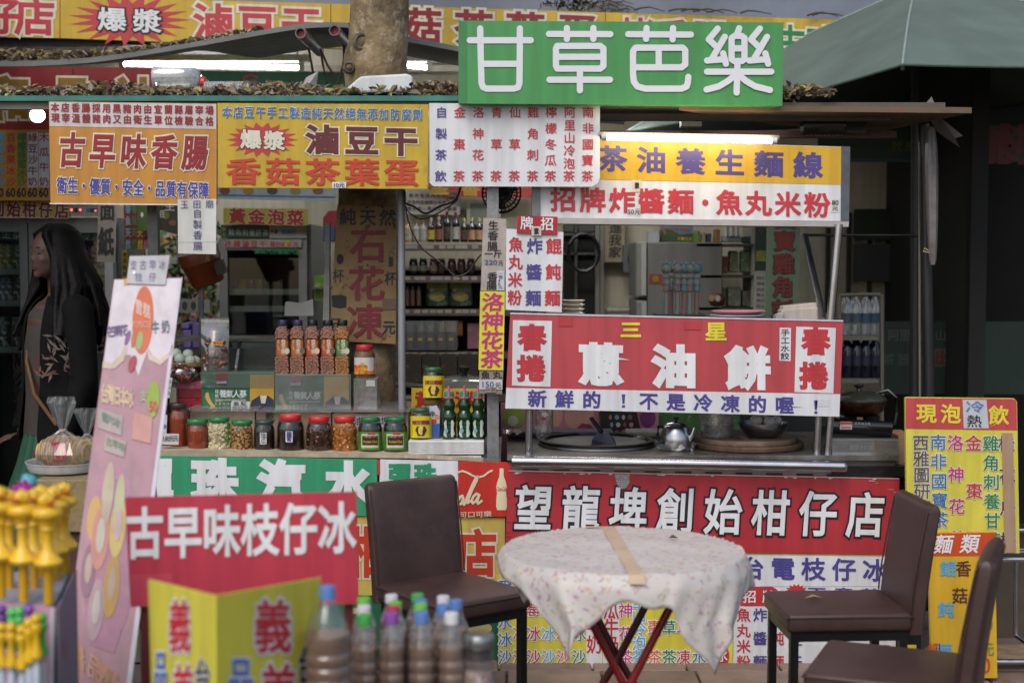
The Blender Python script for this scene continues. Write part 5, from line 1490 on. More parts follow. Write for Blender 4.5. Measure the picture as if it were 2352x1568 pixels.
for k, (dx, dy, dz, lb) in enumerate(((-0.03, -0.02, 0.068, 'white egg at the left of the steel bowl'), (0.02, -0.035, 0.066, 'white egg at the front of the steel bowl'), (0.055, 0.0, 0.066, 'white egg at the right rim of the steel bowl'), (0.0, 0.03, 0.078, 'white egg at the back of the steel bowl'))):
    m = MB(); m.ball(c + Vector((dx, dy, dz)), (0.027, 0.021, 0.021), 16, 12, Matrix.Rotation(0.7 * k, 3, 'Z')); m.thing('egg', M('#c4c4c0', 0.45, dirt=0.03), lb, 'egg', 'eggs in the steel bowl', smooth=True)
m = MB(); m.tube([c + Vector((-0.1, -0.05, 0.01)), c + Vector((-0.07, -0.1, -0.01))], 0.011, 8); m.thing('cleaver_handle_piece', M('#54483c', 0.5), 'short wooden handle lying between tub and bowl', 'tool')
t = thing('glass_jug', 'clear glass bottle with a tiny red star behind the left cart post', 'bottle', Vector((P(1250, 1000, 5.95).x, 5.95, ZK)))
c = Vector((P(1250, 1000, 5.95).x, 5.95, ZK))
m = MB(); m.lathe([(0.036, 0), (0.038, 0.005), (0.038, 0.12), (0.03, 0.15), (0.016, 0.18)], c, 20); m.build('glass', clear(gloss=0.5, milk=0.12), t, True)
B = Round(t, c, 0.0385); B.oval(1249, 962, 4, 4, INK['red'], 0.001, 'star_print')
for x0_, x1_, col, lb in ((1165, 1410, '#4d4658', 'folded violet cloth along the back left of the worktop'), (1440, 1530, '#8d8a80', 'folded pale cloth behind the kettle')):
    m = MB(); a = P(x0_, 1000, 6.0).x; b_ = P(x1_, 1000, 6.0).x
    m.rbox(((a + b_) / 2, 6.05, ZK + 0.012), (b_ - a, 0.14, 0.024), 0.008); m.thing('folded_cloth', M(col, 0.8, dirt=0.25, scale=30), lb, 'cloth')
# stall things seen just behind the worktop
t = thing('pink_poster', 'pink printed poster with simple coloured shapes behind the worktop', 'poster', P(1330, 1000, 6.35))
m = MB(); m.slab([P(1150, 925, 6.35), P(1512, 935, 6.35), P(1512, 1080, 6.35), P(1150, 1080, 6.35)], 0.02); m.build('board', M('#a8707c', 0.6, dirt=0.08), t)
B = Board(t, P(1330, 1000, 6.35), (0, -1, 0))
B.oval(1180, 958, 26, 24, M('#7f9a3c', 0.6), name='print'); B.oval(1178, 966, 12, 12, M('#b9b9b0', 0.6), 0.003, 'print'); B.oval(1330, 955, 34, 34, M('#b98d80', 0.6), name='print'); B.oval(1275, 952, 18, 28, M('#b98d80', 0.6), name='print'); B.patch([(1315, 992), (1336, 972), (1356, 974), (1372, 998)], M('#7c2450', 0.6), 0.002, 'print'); B.oval(1488, 960, 18, 22, M('#6a2a6c', 0.6), name='print'); B.oval(1490, 994, 14, 10, M('#c08a3c', 0.6), 0.003, 'print')
t = thing('plastic_basket', 'black plastic basket with round holes behind the pan', 'basket', P(1425, 1010, 6.28))
m = MB(); m.slab([P(1378, 940, 6.25), P(1462, 944, 6.25), P(1476, 1010, 6.25), P(1382, 1010, 6.25)], 0.1); m.build('basket_body', BLACKP, t)
B = Board(t, P(1425, 1000, 6.25), (0, -1, 0)); rg = random.Random(6)
for i in range(4):
    for j in range(3):
        B.oval(1402 + i * 15 + 3 * (j % 2), 958 + j * 17, 3.5 + (i % 2) * 1.5, 5.5, M(('#a8707c', '#6f9cb8', '#b9b0a8', '#7c4a5c')[(i + j) % 4], 0.6), 0.001, 'hole')
t = thing('garden_poster', 'green landscape poster strip behind the kettle and tub', 'poster', P(1600, 1010, 6.4))
m = MB(); m.slab([P(1514, 940, 6.4), P(1700, 942, 6.4), P(1700, 1080, 6.4), P(1514, 1080, 6.4)], 0.01); m.build('sheet', M('#3f6a38', 0.6, dirt=0.4, scale=12, stain=(20, 0.55, 0.65, '#8a9a6a')), t)
m = MB(); m.slab([P(1700, 944, 6.42), P(1920, 950, 6.42), P(1920, 1090, 6.42), P(1700, 1090, 6.42)], 0.02); m.thing('dark_backboard', M('#1d1f1e', 0.6, dirt=0.2), 'dark panel behind the egg bowl at the back of the cart', 'panel')

# plates, trays and papers on the plate shelf
for k in range(5):
    c = Vector((P(1316, 715, 5.58).x, 5.58, zsh + 0.001 + k * 0.0165))
    m = MB(); m.lathe([(0.03, 0), (0.034, 0.002), (0.046, 0.012), (0.0475, 0.0125), (0.0475, 0.015), (0.044, 0.014), (0.03, 0.005), (0.001, 0.0045)], c, 28)
    m.thing('plate', M('#bdb8a8', 0.3, coat=0.4, dirt=0.03), ['lowest plate of the cream stack left of the window', 'second lowest plate of the cream stack', 'middle plate of the cream stack', 'second plate from the top of the cream stack', 'top plate of the cream stack left of the window'][k], 'plate', 'cream plates', smooth=True)
for k in range(2):
    c = Vector((P(1693, 722, 5.58).x + 0.006 * k, 5.58, zsh + 0.008 + k * 0.016))
    m = MB(); m.lathe([(0.06, 0), (0.075, 0.002), (0.104, 0.013), (0.106, 0.014), (0.106, 0.017), (0.1, 0.016), (0.07, 0.006), (0.001, 0.005)], c, 36)
    m.thing('plate', M(('#c9c0c4', '#c08c96')[k], 0.3, coat=0.4, dirt=0.03), ['pale plate under the pink one on the cart shelf', 'wide pink plate on the cart shelf right of the window'][k], 'plate', smooth=True)
for k, q in enumerate((((1795, 712), (1879, 706), (1881, 740), (1795, 742)), ((1800, 703), (1876, 695), (1879, 715), (1797, 718)))):
    m = MB(); m.slab([P(x, y, 5.6 + 0.02 * k) for x, y in q], 0.08); m.thing('paper_bag_stack', M('#b2a9a2', 0.7, dirt=0.1), ['lower stack of pale paper bags at the right end of the cart shelf', 'upper stack of pale paper bags at the right end of the cart shelf'][k], 'paper bags', bevel=0.003)
m = MB(); m.slab([P(1782, 724, 5.58), P(1800, 716, 5.58), P(1796, 742, 5.58), P(1780, 742, 5.58)], 0.05); m.thing('plastic_sleeve', clear(gloss=0.5, milk=0.3), 'clear plastic sleeve beside the paper bags', 'bag')

# gas stove with pot on a wrapped box, on the side ledge
m = MB(); a, b_ = P(1905, 1068, 5.5).x, P(2110, 1068, 5.5).x
zl = P(1985, 1066, 5.5).z
m.box(((a + b_) / 2 + 0.03, 5.75, zl - 0.02), (b_ - a + 0.06, 0.6, 0.04))
t = thing('side_ledge', 'dark side ledge covered with black plastic right of the cart', 'ledge', ((a + b_) / 2, 5.75, 0))
m.build('ledge_top', M('#141516', 0.3, dirt=0.2, bump=0.4, bscale=20), t)
m = MB(); m.box(((a + b_) / 2 + 0.05, 5.8, zl / 2 - 0.03), (b_ - a, 0.4, zl - 0.1)); m.build('ledge_frame', M('#1c1d1e', 0.7), t)
m = MB(); m.slab([P(1910, 1060, 5.5), P(2075, 1064, 5.5), P(2078, 1070, 5.5), P(1910, 1068, 5.5)], 0.3); m.build('cardboard_sheet', M('#7a6c4c', 0.8, dirt=0.2), t)
t = thing('stove_box', 'plastic-wrapped grey portable stove box with white lettering under the gas stove', 'box', P(1985, 1062, 5.6))
m = MB(); m.px(1912, 1008, 2062, 1062, 5.5, 0.28); m.build('carton', M('#56565a', 0.35, dirt=0.15, coat=0.4), t, bevel=0.004)
B = Board(t, P(1985, 1030, 5.5), (0, -1, 0)); B.text('岩谷卡式爐', (1957, 1027), (2000, 1027), 10, 11, M('#b5b5b8', 0.4), 0.02); B.rect(2010, 1022, 2025, 1036, M('#9a5a5c', 0.4), 0.002, 'logo_print'); B.patch([(1912, 1020), (1924, 1027), (1930, 1050), (1912, 1060)], M('#77777a', 0.3), 0.001, 'print')
m = MB(); m.slab([P(1911, 1006, 5.492), P(2064, 1008, 5.492), P(2064, 1063, 5.492), P(1911, 1062, 5.492)], 0.001); m.build('plastic_wrap', clear(gloss=0.6, milk=0.06, rough=0.08), t)
m = MB(); m.px(2064, 1000, 2100, 1064, 5.55, 0.2); m.thing('orange_print_carton', M('#8a7258', 0.7, dirt=0.15, stain=(18, 0.55, 0.6, '#b0562c')), 'brown carton with orange print right of the stove box', 'carton')
t = thing('gas_stove', 'black portable gas stove with a warning sticker on the grey box', 'stove', P(1980, 1006, 5.6))
m = MB(); rr = []
a_, b2 = P(1906, 978, 5.55), P(2046, 984, 5.55)
m.tube([a_, b2], 0.03, 16); m.build('gas_cylinder_cover', M('#0e0f12', 0.2, coat=0.5), t, True)
m = MB(); m.px(1902, 982, 2048, 1007, 5.56, 0.26); m.build('body', M('#0e0f12', 0.3, dirt=0.1), t, bevel=0.004)
B = Board(t, P(1980, 990, 5.516), (0, -1, 0)); B.rect(1929, 968, 1957, 986, M('#b9a8a8', 0.4), 0.001, 'sticker'); B.rect(1929, 969, 1957, 974, M('#a03a3c', 0.4), 0.002, 'sticker'); B.run('caution', 1932, 977, 1954, 984, M('#a03a3c', 0.4), 0.01, 0.003); B.text('瓦斯爐注意', (1966, 972), (1996, 973), 6, 6, M('#8f8f98', 0.4), 0.0, 0.002)
m = MB(); q = P(1975, 957, 5.7)
for k in range(4):
    an = k * math.pi / 2 + 0.4
    m.box(q + Vector((0.06 * math.cos(an), 0.06 * math.sin(an), -0.012)), (0.07, 0.008, 0.03), an)
m.build('pan_support', BLACKP, t)
t = thing('stew_pot', 'covered copper-coloured pot with a glass lid on the gas stove', 'pot', P(1975, 950, 5.72))
c = P(1972, 950, 5.72)
m = MB(); m.lathe([(0.07, -0.005), (0.095, 0.012), (0.108, 0.045), (0.11, 0.055)], c, 30); m.build('pot_body', M('#4a2a16', 0.25, 0.5, dirt=0.5, scale=14), t, True)
m = MB(); m.lathe([(0.112, 0.054), (0.113, 0.06), (0.1, 0.075), (0.06, 0.092), (0.001, 0.098)], c, 30); m.build('lid', M('#3a3c36', 0.12, 0.3, coat=0.5), t, True)
m = MB(); m.lathe([(0.012, 0.096), (0.01, 0.104), (0.02, 0.112), (0.02, 0.118), (0.001, 0.12)], c, 18); m.build('knob', BLACKP, t, True)
m = MB(); m.tube([c + Vector((0.07, -0.01, 0.085)), c + Vector((0.11, -0.03, 0.098)), c + Vector((0.14, -0.04, 0.07)), c + Vector((0.145, -0.04, 0.01)), c + Vector((0.135, -0.04, -0.04))], 0.008, 8); m.build('handle', BLACKP, t, True)

# black post and rolled clear curtain at right
m = MB(); m.tube([P(2122, 285, 5.85), P(2134, 910, 5.85), P(2136, 1400, 5.85)], 0.024, 14); m.thing('black_pole', M('#1d1e20', 0.4, dirt=0.15), 'black steel pole at the right behind the drinks board', 'pole', smooth=True)
m = MB(); m.tube([P(2111, 300, 5.9), P(2113, 910, 5.9)], 0.005, 8); m.thing('thin_pole', M('#7d786c', 0.4), 'thin pale rod beside the black pole', 'pole')
m = MB(); rg = random.Random(12); n = 16; rows_ = [(292, 16), (310, 17), (335, 20), (380, 22), (430, 21), (500, 19), (560, 16), (598, 12), (608, 8)]
vs = []
for j, (y, w_) in enumerate(rows_):
    c = P(2139 + 0.01 * (y - 300), y, 5.76)
    for k in range(n):
        a = 2 * math.pi * k / n
        q = w_ * S(5.76) * (1 + 0.16 * math.sin(5 * a + j * 0.25) + 0.08 * math.sin(9 * a)) * 0.62
        vs.append(c + Vector((q * math.cos(a), q * math.sin(a), 0)))
m.add(vs, [(j * n + k, j * n + (k + 1) % n, (j + 1) * n + (k + 1) % n, (j + 1) * n + k) for j in range(len(rows_) - 1) for k in range(n)])
t = thing('rolled_curtain', 'rolled greyish plastic curtain hanging at the right of the stall', 'curtain', P(2140, 608, 5.76))
m.build('roll', M('#6e6a6a', 0.4, dirt=0.25, scale=18), t, True)
m = MB(); m.add([P(2120, 245, 5.72), P(2140, 222, 5.72), P(2160, 270, 5.7), P(2212, 312, 5.68), P(2194, 318, 5.7), P(2206, 340, 5.72), P(2170, 316, 5.74), P(2150, 300, 5.75)], [(0, 1, 2, 7), (2, 3, 4, 7), (4, 5, 6, 7)]); m.build('loose_flap', M('#5f5c5c', 0.5, dirt=0.2), t)
m = MB(); m.tube([P(2132, 575, 5.72), P(2124, 570, 5.72), P(2120, 577, 5.72), P(2134, 580, 5.72)], 0.0025, 6); m.build('tie_string', M('#b5a27c', 0.6), t)
# clear container under the cart roof and lamp fittings
t = thing('ribbed_container', 'dark clear ribbed container stored under the cart roof', 'container', P(1895, 300, 5.85))
m = MB(); m.lathe([(0.045 + 0.003 * (i % 2), i * 0.009) for i in range(20)], P(1842, 286, 5.85), 20, rot=Matrix.Rotation(R(90), 3, 'Y')); m.build('shell', M('#20231f', 0.15, coat=0.6, dirt=0.2), t, True)
m = MB(); m.px(1945, 264, 1990, 305, 5.83, 0.1); m.build('cap', BLACKP, t)
for x0_, x1_, lb in ((1376, 1442, 'lit strip lamp end with a louvre left under the green board'), (1545, 1562, 'small lit lamp reflector right under the green board')):
    t = thing('strip_lamp', lb, 'lamp', P(x0_, 280, 7.3))
    xq = x0_ - (260 if x0_ < 1400 else 0)
    m = MB(); m.slab([P(xq, 256, 7.3), P(x1_, 258, 7.3), P(x1_ - 8, 271, 7.3), P(xq, 268, 7.3)], 0.12); m.build('diffuser', glow('#ffffff', 20), t)
    m = MB(); m.slab([P(x0_, 272, 7.29), P(x1_ - 6, 273, 7.29), P(x1_ - 8, 286, 7.29), P(x0_, 282, 7.29)], 0.02); m.build('housing', M('#2a2a28', 0.3, 0.5), t)
m = MB(); m.px(1565, 262, 1612, 290, 5.9, 0.06); m.thing('cable_box', M('#7d7b6a', 0.4, dirt=0.2), 'small pale junction box under the cart roof', 'junction box')
# ================================================================ foreground
# -- brown chairs
LEA = M('#453431', 0.42, dirt=0.2, scale=9, stain=(8, 0.62, 0.85, '#5a4944'), bump=0.12, bscale=180, spec=0.4)
def chair(label, c, face, W, D, zs=0.47, zt=0.79, lean=0.05):
    """c: middle of the seat; face: unit vector the sitter looks along"""
    t = thing('dining_chair', label, 'chair', (c[0], c[1], 0), 'brown padded dining chairs')
    f = Vector((face[0], face[1], 0)).normalized(); r_ = Vector((-f.y, f.x, 0))
    rz = math.atan2(f.y, f.x)
    cc = Vector((c[0], c[1], 0))
    m = MB(); m.rbox(cc + Vector((0, 0, zs - 0.03)) + f * 0.0, (D, W, 0.06), 0.014, rz); m.build('seat', LEA, t, True)
    # backrest: thick padded slab leaning back, rounded top
    m = MB(); bb = cc - f * (D / 2 + 0.015); prof = []
    n = 7
    th = 0.056
    rows_ = []
    for i in range(n + 1):
        z = zs - 0.07 + (zt - zs + 0.07) * i / n
        rows_.append((z, -lean * (i / n) ** 1.3, th, W))
    ring = 16
    vs = []
    for z, off, th_, w_ in rows_ + [(zt + 0.012, -lean - 0.001, th * 0.75, W * 0.985), (zt + 0.02, -lean - 0.002, th * 0.3, W * 0.95)]:
        for k in range(ring):
            a = 2 * math.pi * (k + 0.5) / ring
            ca, sa = math.cos(a), math.sin(a)
            u = (abs(ca) ** 0.28) * (1 if ca > 0 else -1) * w_ / 2
            v = (abs(sa) ** 0.45) * (1 if sa > 0 else -1) * th_ / 2
            vs.append(bb + f * (off + v) + r_ * u + Vector((0, 0, z)))
    k_ = len(vs) // ring
    fs = [(j * ring + k, j * ring + (k + 1) % ring, (j + 1) * ring + (k + 1) % ring, (j + 1) * ring + k) for j in range(k_ - 1) for k in range(ring)]
    fs += [tuple(range(ring - 1, -1, -1)), tuple(range((k_ - 1) * ring, k_ * ring))]
    m.add(vs, fs); m.build('backrest', LEA, t, True)
    blk = M('#17181a', 0.4, 0.3, dirt=0.1)
    for a in (-1, 1):
        for b in (-1, 1):
            m = MB(); p = cc + f * (a * (D / 2 - 0.025)) + r_ * (b * (W / 2 - 0.025))
            m.box(p + Vector((0, 0, (zs - 0.06) / 2)), (0.026, 0.026, zs - 0.06), rz); m.build('leg', blk, t)
    m = MB()
    for b in (-1, 1):
        m.box(cc + r_ * (b * (W / 2 - 0.025)) + Vector((0, 0, zs - 0.075)), (D - 0.05, 0.024, 0.03), rz)
        m.box(cc + f * (b * (D / 2 - 0.025)) + Vector((0, 0, zs - 0.075)), (0.024, W - 0.05, 0.03), rz)
    m.build('seat_frame', blk, t)
    m = MB()
    hw, hd = W / 2 + 0.001, D / 2 + 0.001
    lp = [cc + f * a + r_ * b + Vector((0, 0, zs - 0.012)) for a, b in ((hd, hw), (hd, -hw), (-hd, -hw), (-hd, hw), (hd, hw))]
    for i in range(4):
        m.tube([lp[i], lp[i + 1]], 0.0025, 5)
    for b in (-1, 1):
        m.tube([bb + f * (-lean * (i / 6) ** 1.3 + 0.022) + r_ * (b * (W / 2 - 0.004)) + Vector((0, 0, zs + (zt - zs) * i / 6)) for i in range(7)], 0.003, 5)
    m.build('piping', M('#3c2a28', 0.4), t)
    return t
chair('brown padded chair turned away with its back before the cola poster', (-0.20, 4.80), (0.60, -0.80), 0.37, 0.40)
chair('brown padded chair in profile right of the round table with a leaf on its seat', (1.06, 4.60), (-1, -0.05), 0.34, 0.40)
chair('nearest brown padded chair cut off at the bottom right corner', (1.045, 3.89), (-0.92, 0.39), 0.38, 0.40)
m = MB(); c = Vector((0.99, 4.62, 0.474)); m.add([c + Vector((-0.03, 0, 0.002)), c + Vector((0, 0.012, 0.012)), c + Vector((0.032, 0, 0.004)), c + Vector((0, -0.012, 0.01))], [(0, 1, 2, 3)]); m.thing('dry_leaf', M('#8a7a4a', 0.7), 'small dry leaf lying on the brown seat', 'leaf')

# -- round folding table with cloth
tc_ = Vector((0.318, 4.05, 0.75)); RT = 0.345
t = thing('folding_table', 'round folding table with crossed red tube legs under the floral cloth', 'table', (tc_.x, tc_.y, 0))
m = MB(); m.lathe([(RT - 0.01, 0.72), (RT - 0.004, 0.724), (RT - 0.004, 0.745), (RT - 0.01, 0.748)], (tc_.x, tc_.y, 0), 48); m.build('tabletop', M('#8a6a4c', 0.5), t)
redt = M('#8f1d22', 0.35, dirt=0.15, scale=20); redk = M('#5c1518', 0.4, dirt=0.2)
for i, (sx, y_, mt) in enumerate(((1, -0.15, redt), (-1, -0.15, redt), (1, 0.17, redk), (-1, 0.17, redk))):
    m = MB(); m.tube([tc_ + Vector((-0.17 * sx, y_, -0.03)), tc_ + Vector((0.0, y_ + 0.012 * sx, -0.36)), tc_ + Vector((0.23 * sx, y_, -0.74))], 0.0115, 10); m.build('leg', mt, t, True)
for sx in (-1, 1):
    m = MB(); m.tube([tc_ + Vector((0.2 * sx, -0.15, -0.68)), tc_ + Vector((0.2 * sx, 0.17, -0.68))], 0.009, 8); m.build('stretcher', redk, t, True)
# cloth: a square laid over the round top, its corners hanging in folds
HS = 0.39; n = 84
vs = []; idx = {}
def cloth_pt(u, v):
    r = math.hypot(u, v); a = math.atan2(v, u)
    if r <= RT:
        return Vector((u, v, 0.002 + 0.0022 * math.sin(17 * u + 5 * v) * math.sin(23 * v - 9 * u) + 0.0012 * math.sin(41 * u) * math.sin(37 * v + 1)))
    d = r - RT
    fold = math.sin(4 * (a - math.pi / 4) * 2 + 0.5) * 0.5 + math.sin(11 * a + 1.0) * 0.5 + 0.35 * math.sin(19 * a) + 0.25 * math.sin(31 * a + 2)
    rr = RT + 0.018 * min(1, d / 0.03) + d * 0.14 + d * 0.09 * fold
    tw = 0.3 * d * math.sin(7 * a) - (0.36 * math.cos(a) * min(1, d / 0.12) if math.sin(a) < 0 else 0)
    zz_ = d * (1.22 - 0.05 * fold) + 0.012 * math.sin(13 * a + 2) * min(1, d / 0.05)
    return Vector((rr * math.cos(a + tw), rr * math.sin(a + tw), -zz_ + 0.006 * math.exp(-d * 60)))
Rz = Matrix.Rotation(R(2), 3, 'Z')
for i in range(n + 1):
    for j in range(n + 1):
        p = cloth_pt((i / n * 2 - 1) * HS + 0.02, (j / n * 2 - 1) * HS - 0.012)
        vs.append(tc_ + Rz @ p + Vector((0, 0, 0.003)))
m = MB(); m.add(vs, [(i * (n + 1) + j, (i + 1) * (n + 1) + j, (i + 1) * (n + 1) + j + 1, i * (n + 1) + j + 1) for i in range(n) for j in range(n)])
clo = spots('#beb9b4', ['#b58c96', '#b8a48a', '#a8849a', '#b0a59c', '#b59a8a', '#a0a592'], 42, 0.24, 0.5)
o = m.thing('tablecloth', clo, 'white floral oilcloth draped over the round table with pointed corners hanging', 'tablecloth', smooth=True)
md = o.modifiers.new('thickness', 'SOLIDIFY'); md.thickness = 0.0015
m = MB(); k = 12
L1 = [P(1398, 1216, 4.38), P(1430, 1217, 4.38)]
a0, a1 = Vector((tc_.x - 0.02, tc_.y + 0.335, tc_.z + 0.0075)), Vector((tc_.x + 0.01, tc_.y - 0.348, tc_.z + 0.0075))
a2 = a1 + Vector((0, -0.022, -0.02))
wv = Vector((0.021, 0, 0))
m.add([a0 - wv, a0 + wv, a1 - wv, a1 + wv, a2 - wv, a2 + wv], [(0, 1, 3, 2), (2, 3, 5, 4)])
m.add([a0 + Vector((-0.07, -0.03, 0.001)), a0 + Vector((-0.0215, -0.03, 0.001)), a0 + Vector((-0.0215, 0.0, 0.001)), a0 + Vector((-0.07, 0.0, 0.001))], [(0, 1, 2, 3)])
m.thing('tape_strip', M('#bea78c', 0.5, dirt=0.15), 'beige tape strip running across the floral tablecloth', 'tape')
m = MB(); c = tc_ + Vector((0.16, 0.13, 0.012)); m.add([c + Vector((-0.014, 0, 0)), c + Vector((0, 0.01, 0.008)), c + Vector((0.016, -0.004, 0)), c + Vector((0.002, -0.012, 0.006))], [(0, 1, 2, 3)]); m.thing('dry_leaf', M('#4a3a34', 0.8), 'dark shrivelled leaf on the tablecloth', 'leaf')

# -- red ice sign on a stand
B = sign('ice_pop_sign', 'blurred red sign with white rounded characters for old-style ice pops', 'sign', [(287, 1143), (818, 1130), (822, 1386), (300, 1393)], 3.35, M('#b93c4e', 0.35, dirt=0.07, scale=4), 0.012)
B.text('古早味枝仔冰', (332, 1226), (774, 1214), 82, 120, I['white'], 0.035)
B.patch([(300, 1320), (396, 1318), (400, 1391), (301, 1393)], M('#c04a5c', 0.3), 0.001, 'tape')
m = MB()
for x in (330, 800):
    a = P(x, 1390, 3.36); m.box((a.x, 3.375, a.z / 2), (0.02, 0.02, a.z))
m.build('stand_leg', M('#5c2022', 0.5), B.root)
# -- pink popsicle banner leaning on an easel
pk = M('#a57e88', 0.35, dirt=0.06, scale=4)
B = sign('popsicle_banner', 'tall blurred pink popsicle banner leaning on an easel, white at its top', 'banner', [(262, 641), (419, 637), (300, 1580), (138, 1580)], [4.1, 4.15, 3.55, 3.5], pk, 0.015, part='banner_sheet')
W2 = M('#cfc6cc', 0.4, dirt=0.04)
edge = lambda y, k: (262 + (138 - 262) * (y - 640) / 940) if k == 0 else (419 + (300 - 419) * (y - 637) / 943)
B.patch([(263, 643), (417, 639), (edge(830, 1), 800), (386, 822), (368, 836), (352, 818), (340, 800), (318, 862), (300, 815), (285, 815), (270, 840), (252, 848), (edge(835, 0) + 1, 840)], W2, 0.001, 'white_header')
B.patch([(411, 640), (418.5, 638), (300.5, 1578), (289, 1578)], M('#c9c5d0', 0.4), 0.002, 'white_edge')
cr2 = M('#c9b8a4', 0.4)
B.patch([(236, 830), (256, 834), (276, 816), (286, 792), (292, 800), (284, 828), (262, 846), (235, 845)], cr2, 0.002, 'swirl_print')
B.patch([(336, 796), (346, 812), (366, 826), (392, 806), (393, 790), (400, 796), (394, 816), (368, 838), (342, 826)], cr2, 0.002, 'swirl_print')
B.oval(328, 735, 24, 78, M('#c9643c', 0.4), 0.0025, 'orange_oval', 28, 0.06)
B.text('雪糕', (319, 706), (337, 714), 16, 34, M('#d8c0b0', 0.4), 0.02, 0.004)
B.run('POPSICLE', 304, 737, 346, 752, M('#d8a890', 0.4), 0.01, 0.004)
for x, y, rx, ry, c_, an in ((293, 775, 5, 18, '#7a5a8c', 0.3), (320, 782, 7, 22, '#8fae6a', 0.15), (306, 780, 5, 18, '#c06a4c', 0.1), (304, 835, 9, 20, '#a03a4c', 0.3)):
    B.oval(x, y, rx, ry, M(c_, 0.4), 0.0032, 'popsicle_print', 16, an)
B.text('芒果花', (255, 762), (284, 758), 18, 26, M('#5c4a78', 0.4), 0.02, 0.004)
B.text('牛奶', (356, 752), (380, 750), 18, 30, M('#5c6a78', 0.4), 0.02, 0.004)
B.text('台灣日本冰', (240, 904), (299, 915), 16, 46, M('#c9b090', 0.4), 0.05, 0.003)
B.text('支', (330, 910), (330, 910), 16, 26, M('#a8c090', 0.4), 0.02, 0.003)
B.oval(352, 916, 14, 42, M('#8aa832', 0.4), 0.003, 'price_disc', 24, 0.05); B.run('50', 342, 920, 361, 946, M('#c03a4a', 0.4), 0.03, 0.005)
B.patch([(228, 938), (282, 955), (278, 1000), (224, 982)], M('#a89a94', 0.4), 0.003, 'print'); B.text('雪片冰', (240, 958), (268, 970), 15, 22, M('#6a8a7c', 0.4), 0.02, 0.005)
B.patch([(242, 998), (290, 1014), (284, 1050), (238, 1034)], M('#a89a94', 0.4), 0.003, 'print'); B.text('古早味', (250, 1014), (280, 1026), 14, 20, M('#6a8a6c', 0.4), 0.02, 0.005)
B.patch([(308, 946), (350, 958), (346, 1018), (302, 1008)], M('#c08c84', 0.4), 0.003, 'print')
B.patch([(204, 1160), (240, 1068), (270, 1062), (300, 1110), (306, 1240), (296, 1400), (262, 1500), (206, 1480), (188, 1330)], M('#a8788c', 0.4, dirt=0.2, stain=(14, 0.5, 0.6, '#8c6a8c')), 0.0015, 'print')
for x, y, rx, ry, c_, c2 in ((216, 1190, 16, 52, '#c09a54', None), (248, 1130, 13, 70, '#b3a48c', None), (274, 1150, 11, 62, '#b0ae84', None), (270, 1210, 18, 70, '#bfa65c', '#b9a2a0'), (230, 1235, 20, 74, '#c08274', '#b9b4a4'), (202, 1310, 16, 62, '#8a6478', '#b09a8c'), (256, 1345, 18, 74, '#b08a3c', '#a8947c'), (220, 1400, 18, 72, '#a88c96', '#b3aca4')):
    B.oval(x, y, rx, ry, M(c_, 0.4), 0.003 + 1e-6 * x, 'popsicle_print', 24, 0.1)
    if c2:
        B.oval(x + 1, y - 6, rx * 0.5, ry * 0.55, M(c2, 0.4), 0.0045, 'popsicle_print', 20, 0.1)
B.text('暑品', (180, 1508), (218, 1535), 32, 62, M('#c0906c', 0.4), 0.02, 0.004)
B.text('義美', (240, 1545), (262, 1560), 24, 44, M('#c0906c', 0.4), 0.02, 0.004)
Q = B.patch([(298, 588), (390, 586), (379, 654), (290, 651)], M('#b3b2b4', 0.5), 0.006, 'taped_note', 0.002)
B.text('支古早冰', (306, 608), (372, 608), 15, 22, M('#7a7a94', 0.5), 0.0, 0.009); B.text('枝仔', (318, 636), (350, 636), 15, 20, M('#7a7a94', 0.5), 0.0, 0.009)
B.patch([(284, 640), (298, 640), (298, 654), (284, 656)], M('#c8963c', 0.4), 0.002, 'tape'); B.oval(308, 626, 3, 3, M('#dcdcdc', 0.2, 0.5), 0.009, 'pin')
m = MB(); a = B.pt(318, 700, -0.02)
q_ = B.pt(225, 1560, -0.03); m.tube([a, Vector((q_.x, a.y + 0.25, 0.0))], 0.012, 8); m.tube([B.pt(305, 1380, -0.03), B.pt(305, 1380, -0.03) + Vector((0.12, 0.1, -0.45))], 0.008, 8)
m.build('easel_leg', M('#3a1a1a', 0.5), B.root)

# -- yellow folded card
yc = M('#d0c848', 0.4, dirt=0.05, scale=5)
t = thing('folded_card', 'blurred yellow folded card standing like an open book with red and blue characters', 'display card', (P(520, 1568, 2.7).x, 2.75, 0.5))
def panel(px4, Ys):
    a, b, d = P(*px4[0], Ys[0]), P(*px4[1], Ys[1]), P(*px4[3], Ys[3])
    n = (b - a).cross(d - a).normalized()
    if n.y > 0:
        n = -n
    tmp = Board(None, a, n); c = [tmp.pt(x, y) for x, y in px4]
    m = MB(); m.slab(c, 0.005); m.build('card_panel', yc, t)
    return Board(t, a, n)
B1 = panel([(340, 1330), (494.5, 1368), (496, 1720), (352, 1720)], [2.86, 2.62, 2.62, 2.86])
B2 = panel([(495.5, 1368), (738, 1325), (716, 1720), (497, 1720)], [2.62, 2.92, 2.92, 2.62])
redc = M('#c02c34', 0.4); blc = M('#5a78b8', 0.4)
B1.text('義美', (412, 1440), (420, 1588), 46, 122, redc, 0.025, 0.003, I['white'], 0.075)
B1.text('品', (368, 1545), (368, 1545), 30, 100, blc, 0.03, 0.003, I['white'], 0.07); B1.text('台', (464, 1555), (464, 1555), 34, 84, I['black'], 0.02, 0.003, I['white'], 0.07)
B2.text('義美', (627, 1440), (640, 1588), 80, 124, redc, 0.025, 0.003, I['white'], 0.075)
B2.text('品', (553, 1560), (553, 1560), 58, 100, blc, 0.03, 0.003, I['white'], 0.07); B2.text('台', (704, 1528), (704, 1528), 40, 88, I['black'], 0.02, 0.003, I['white'], 0.07)

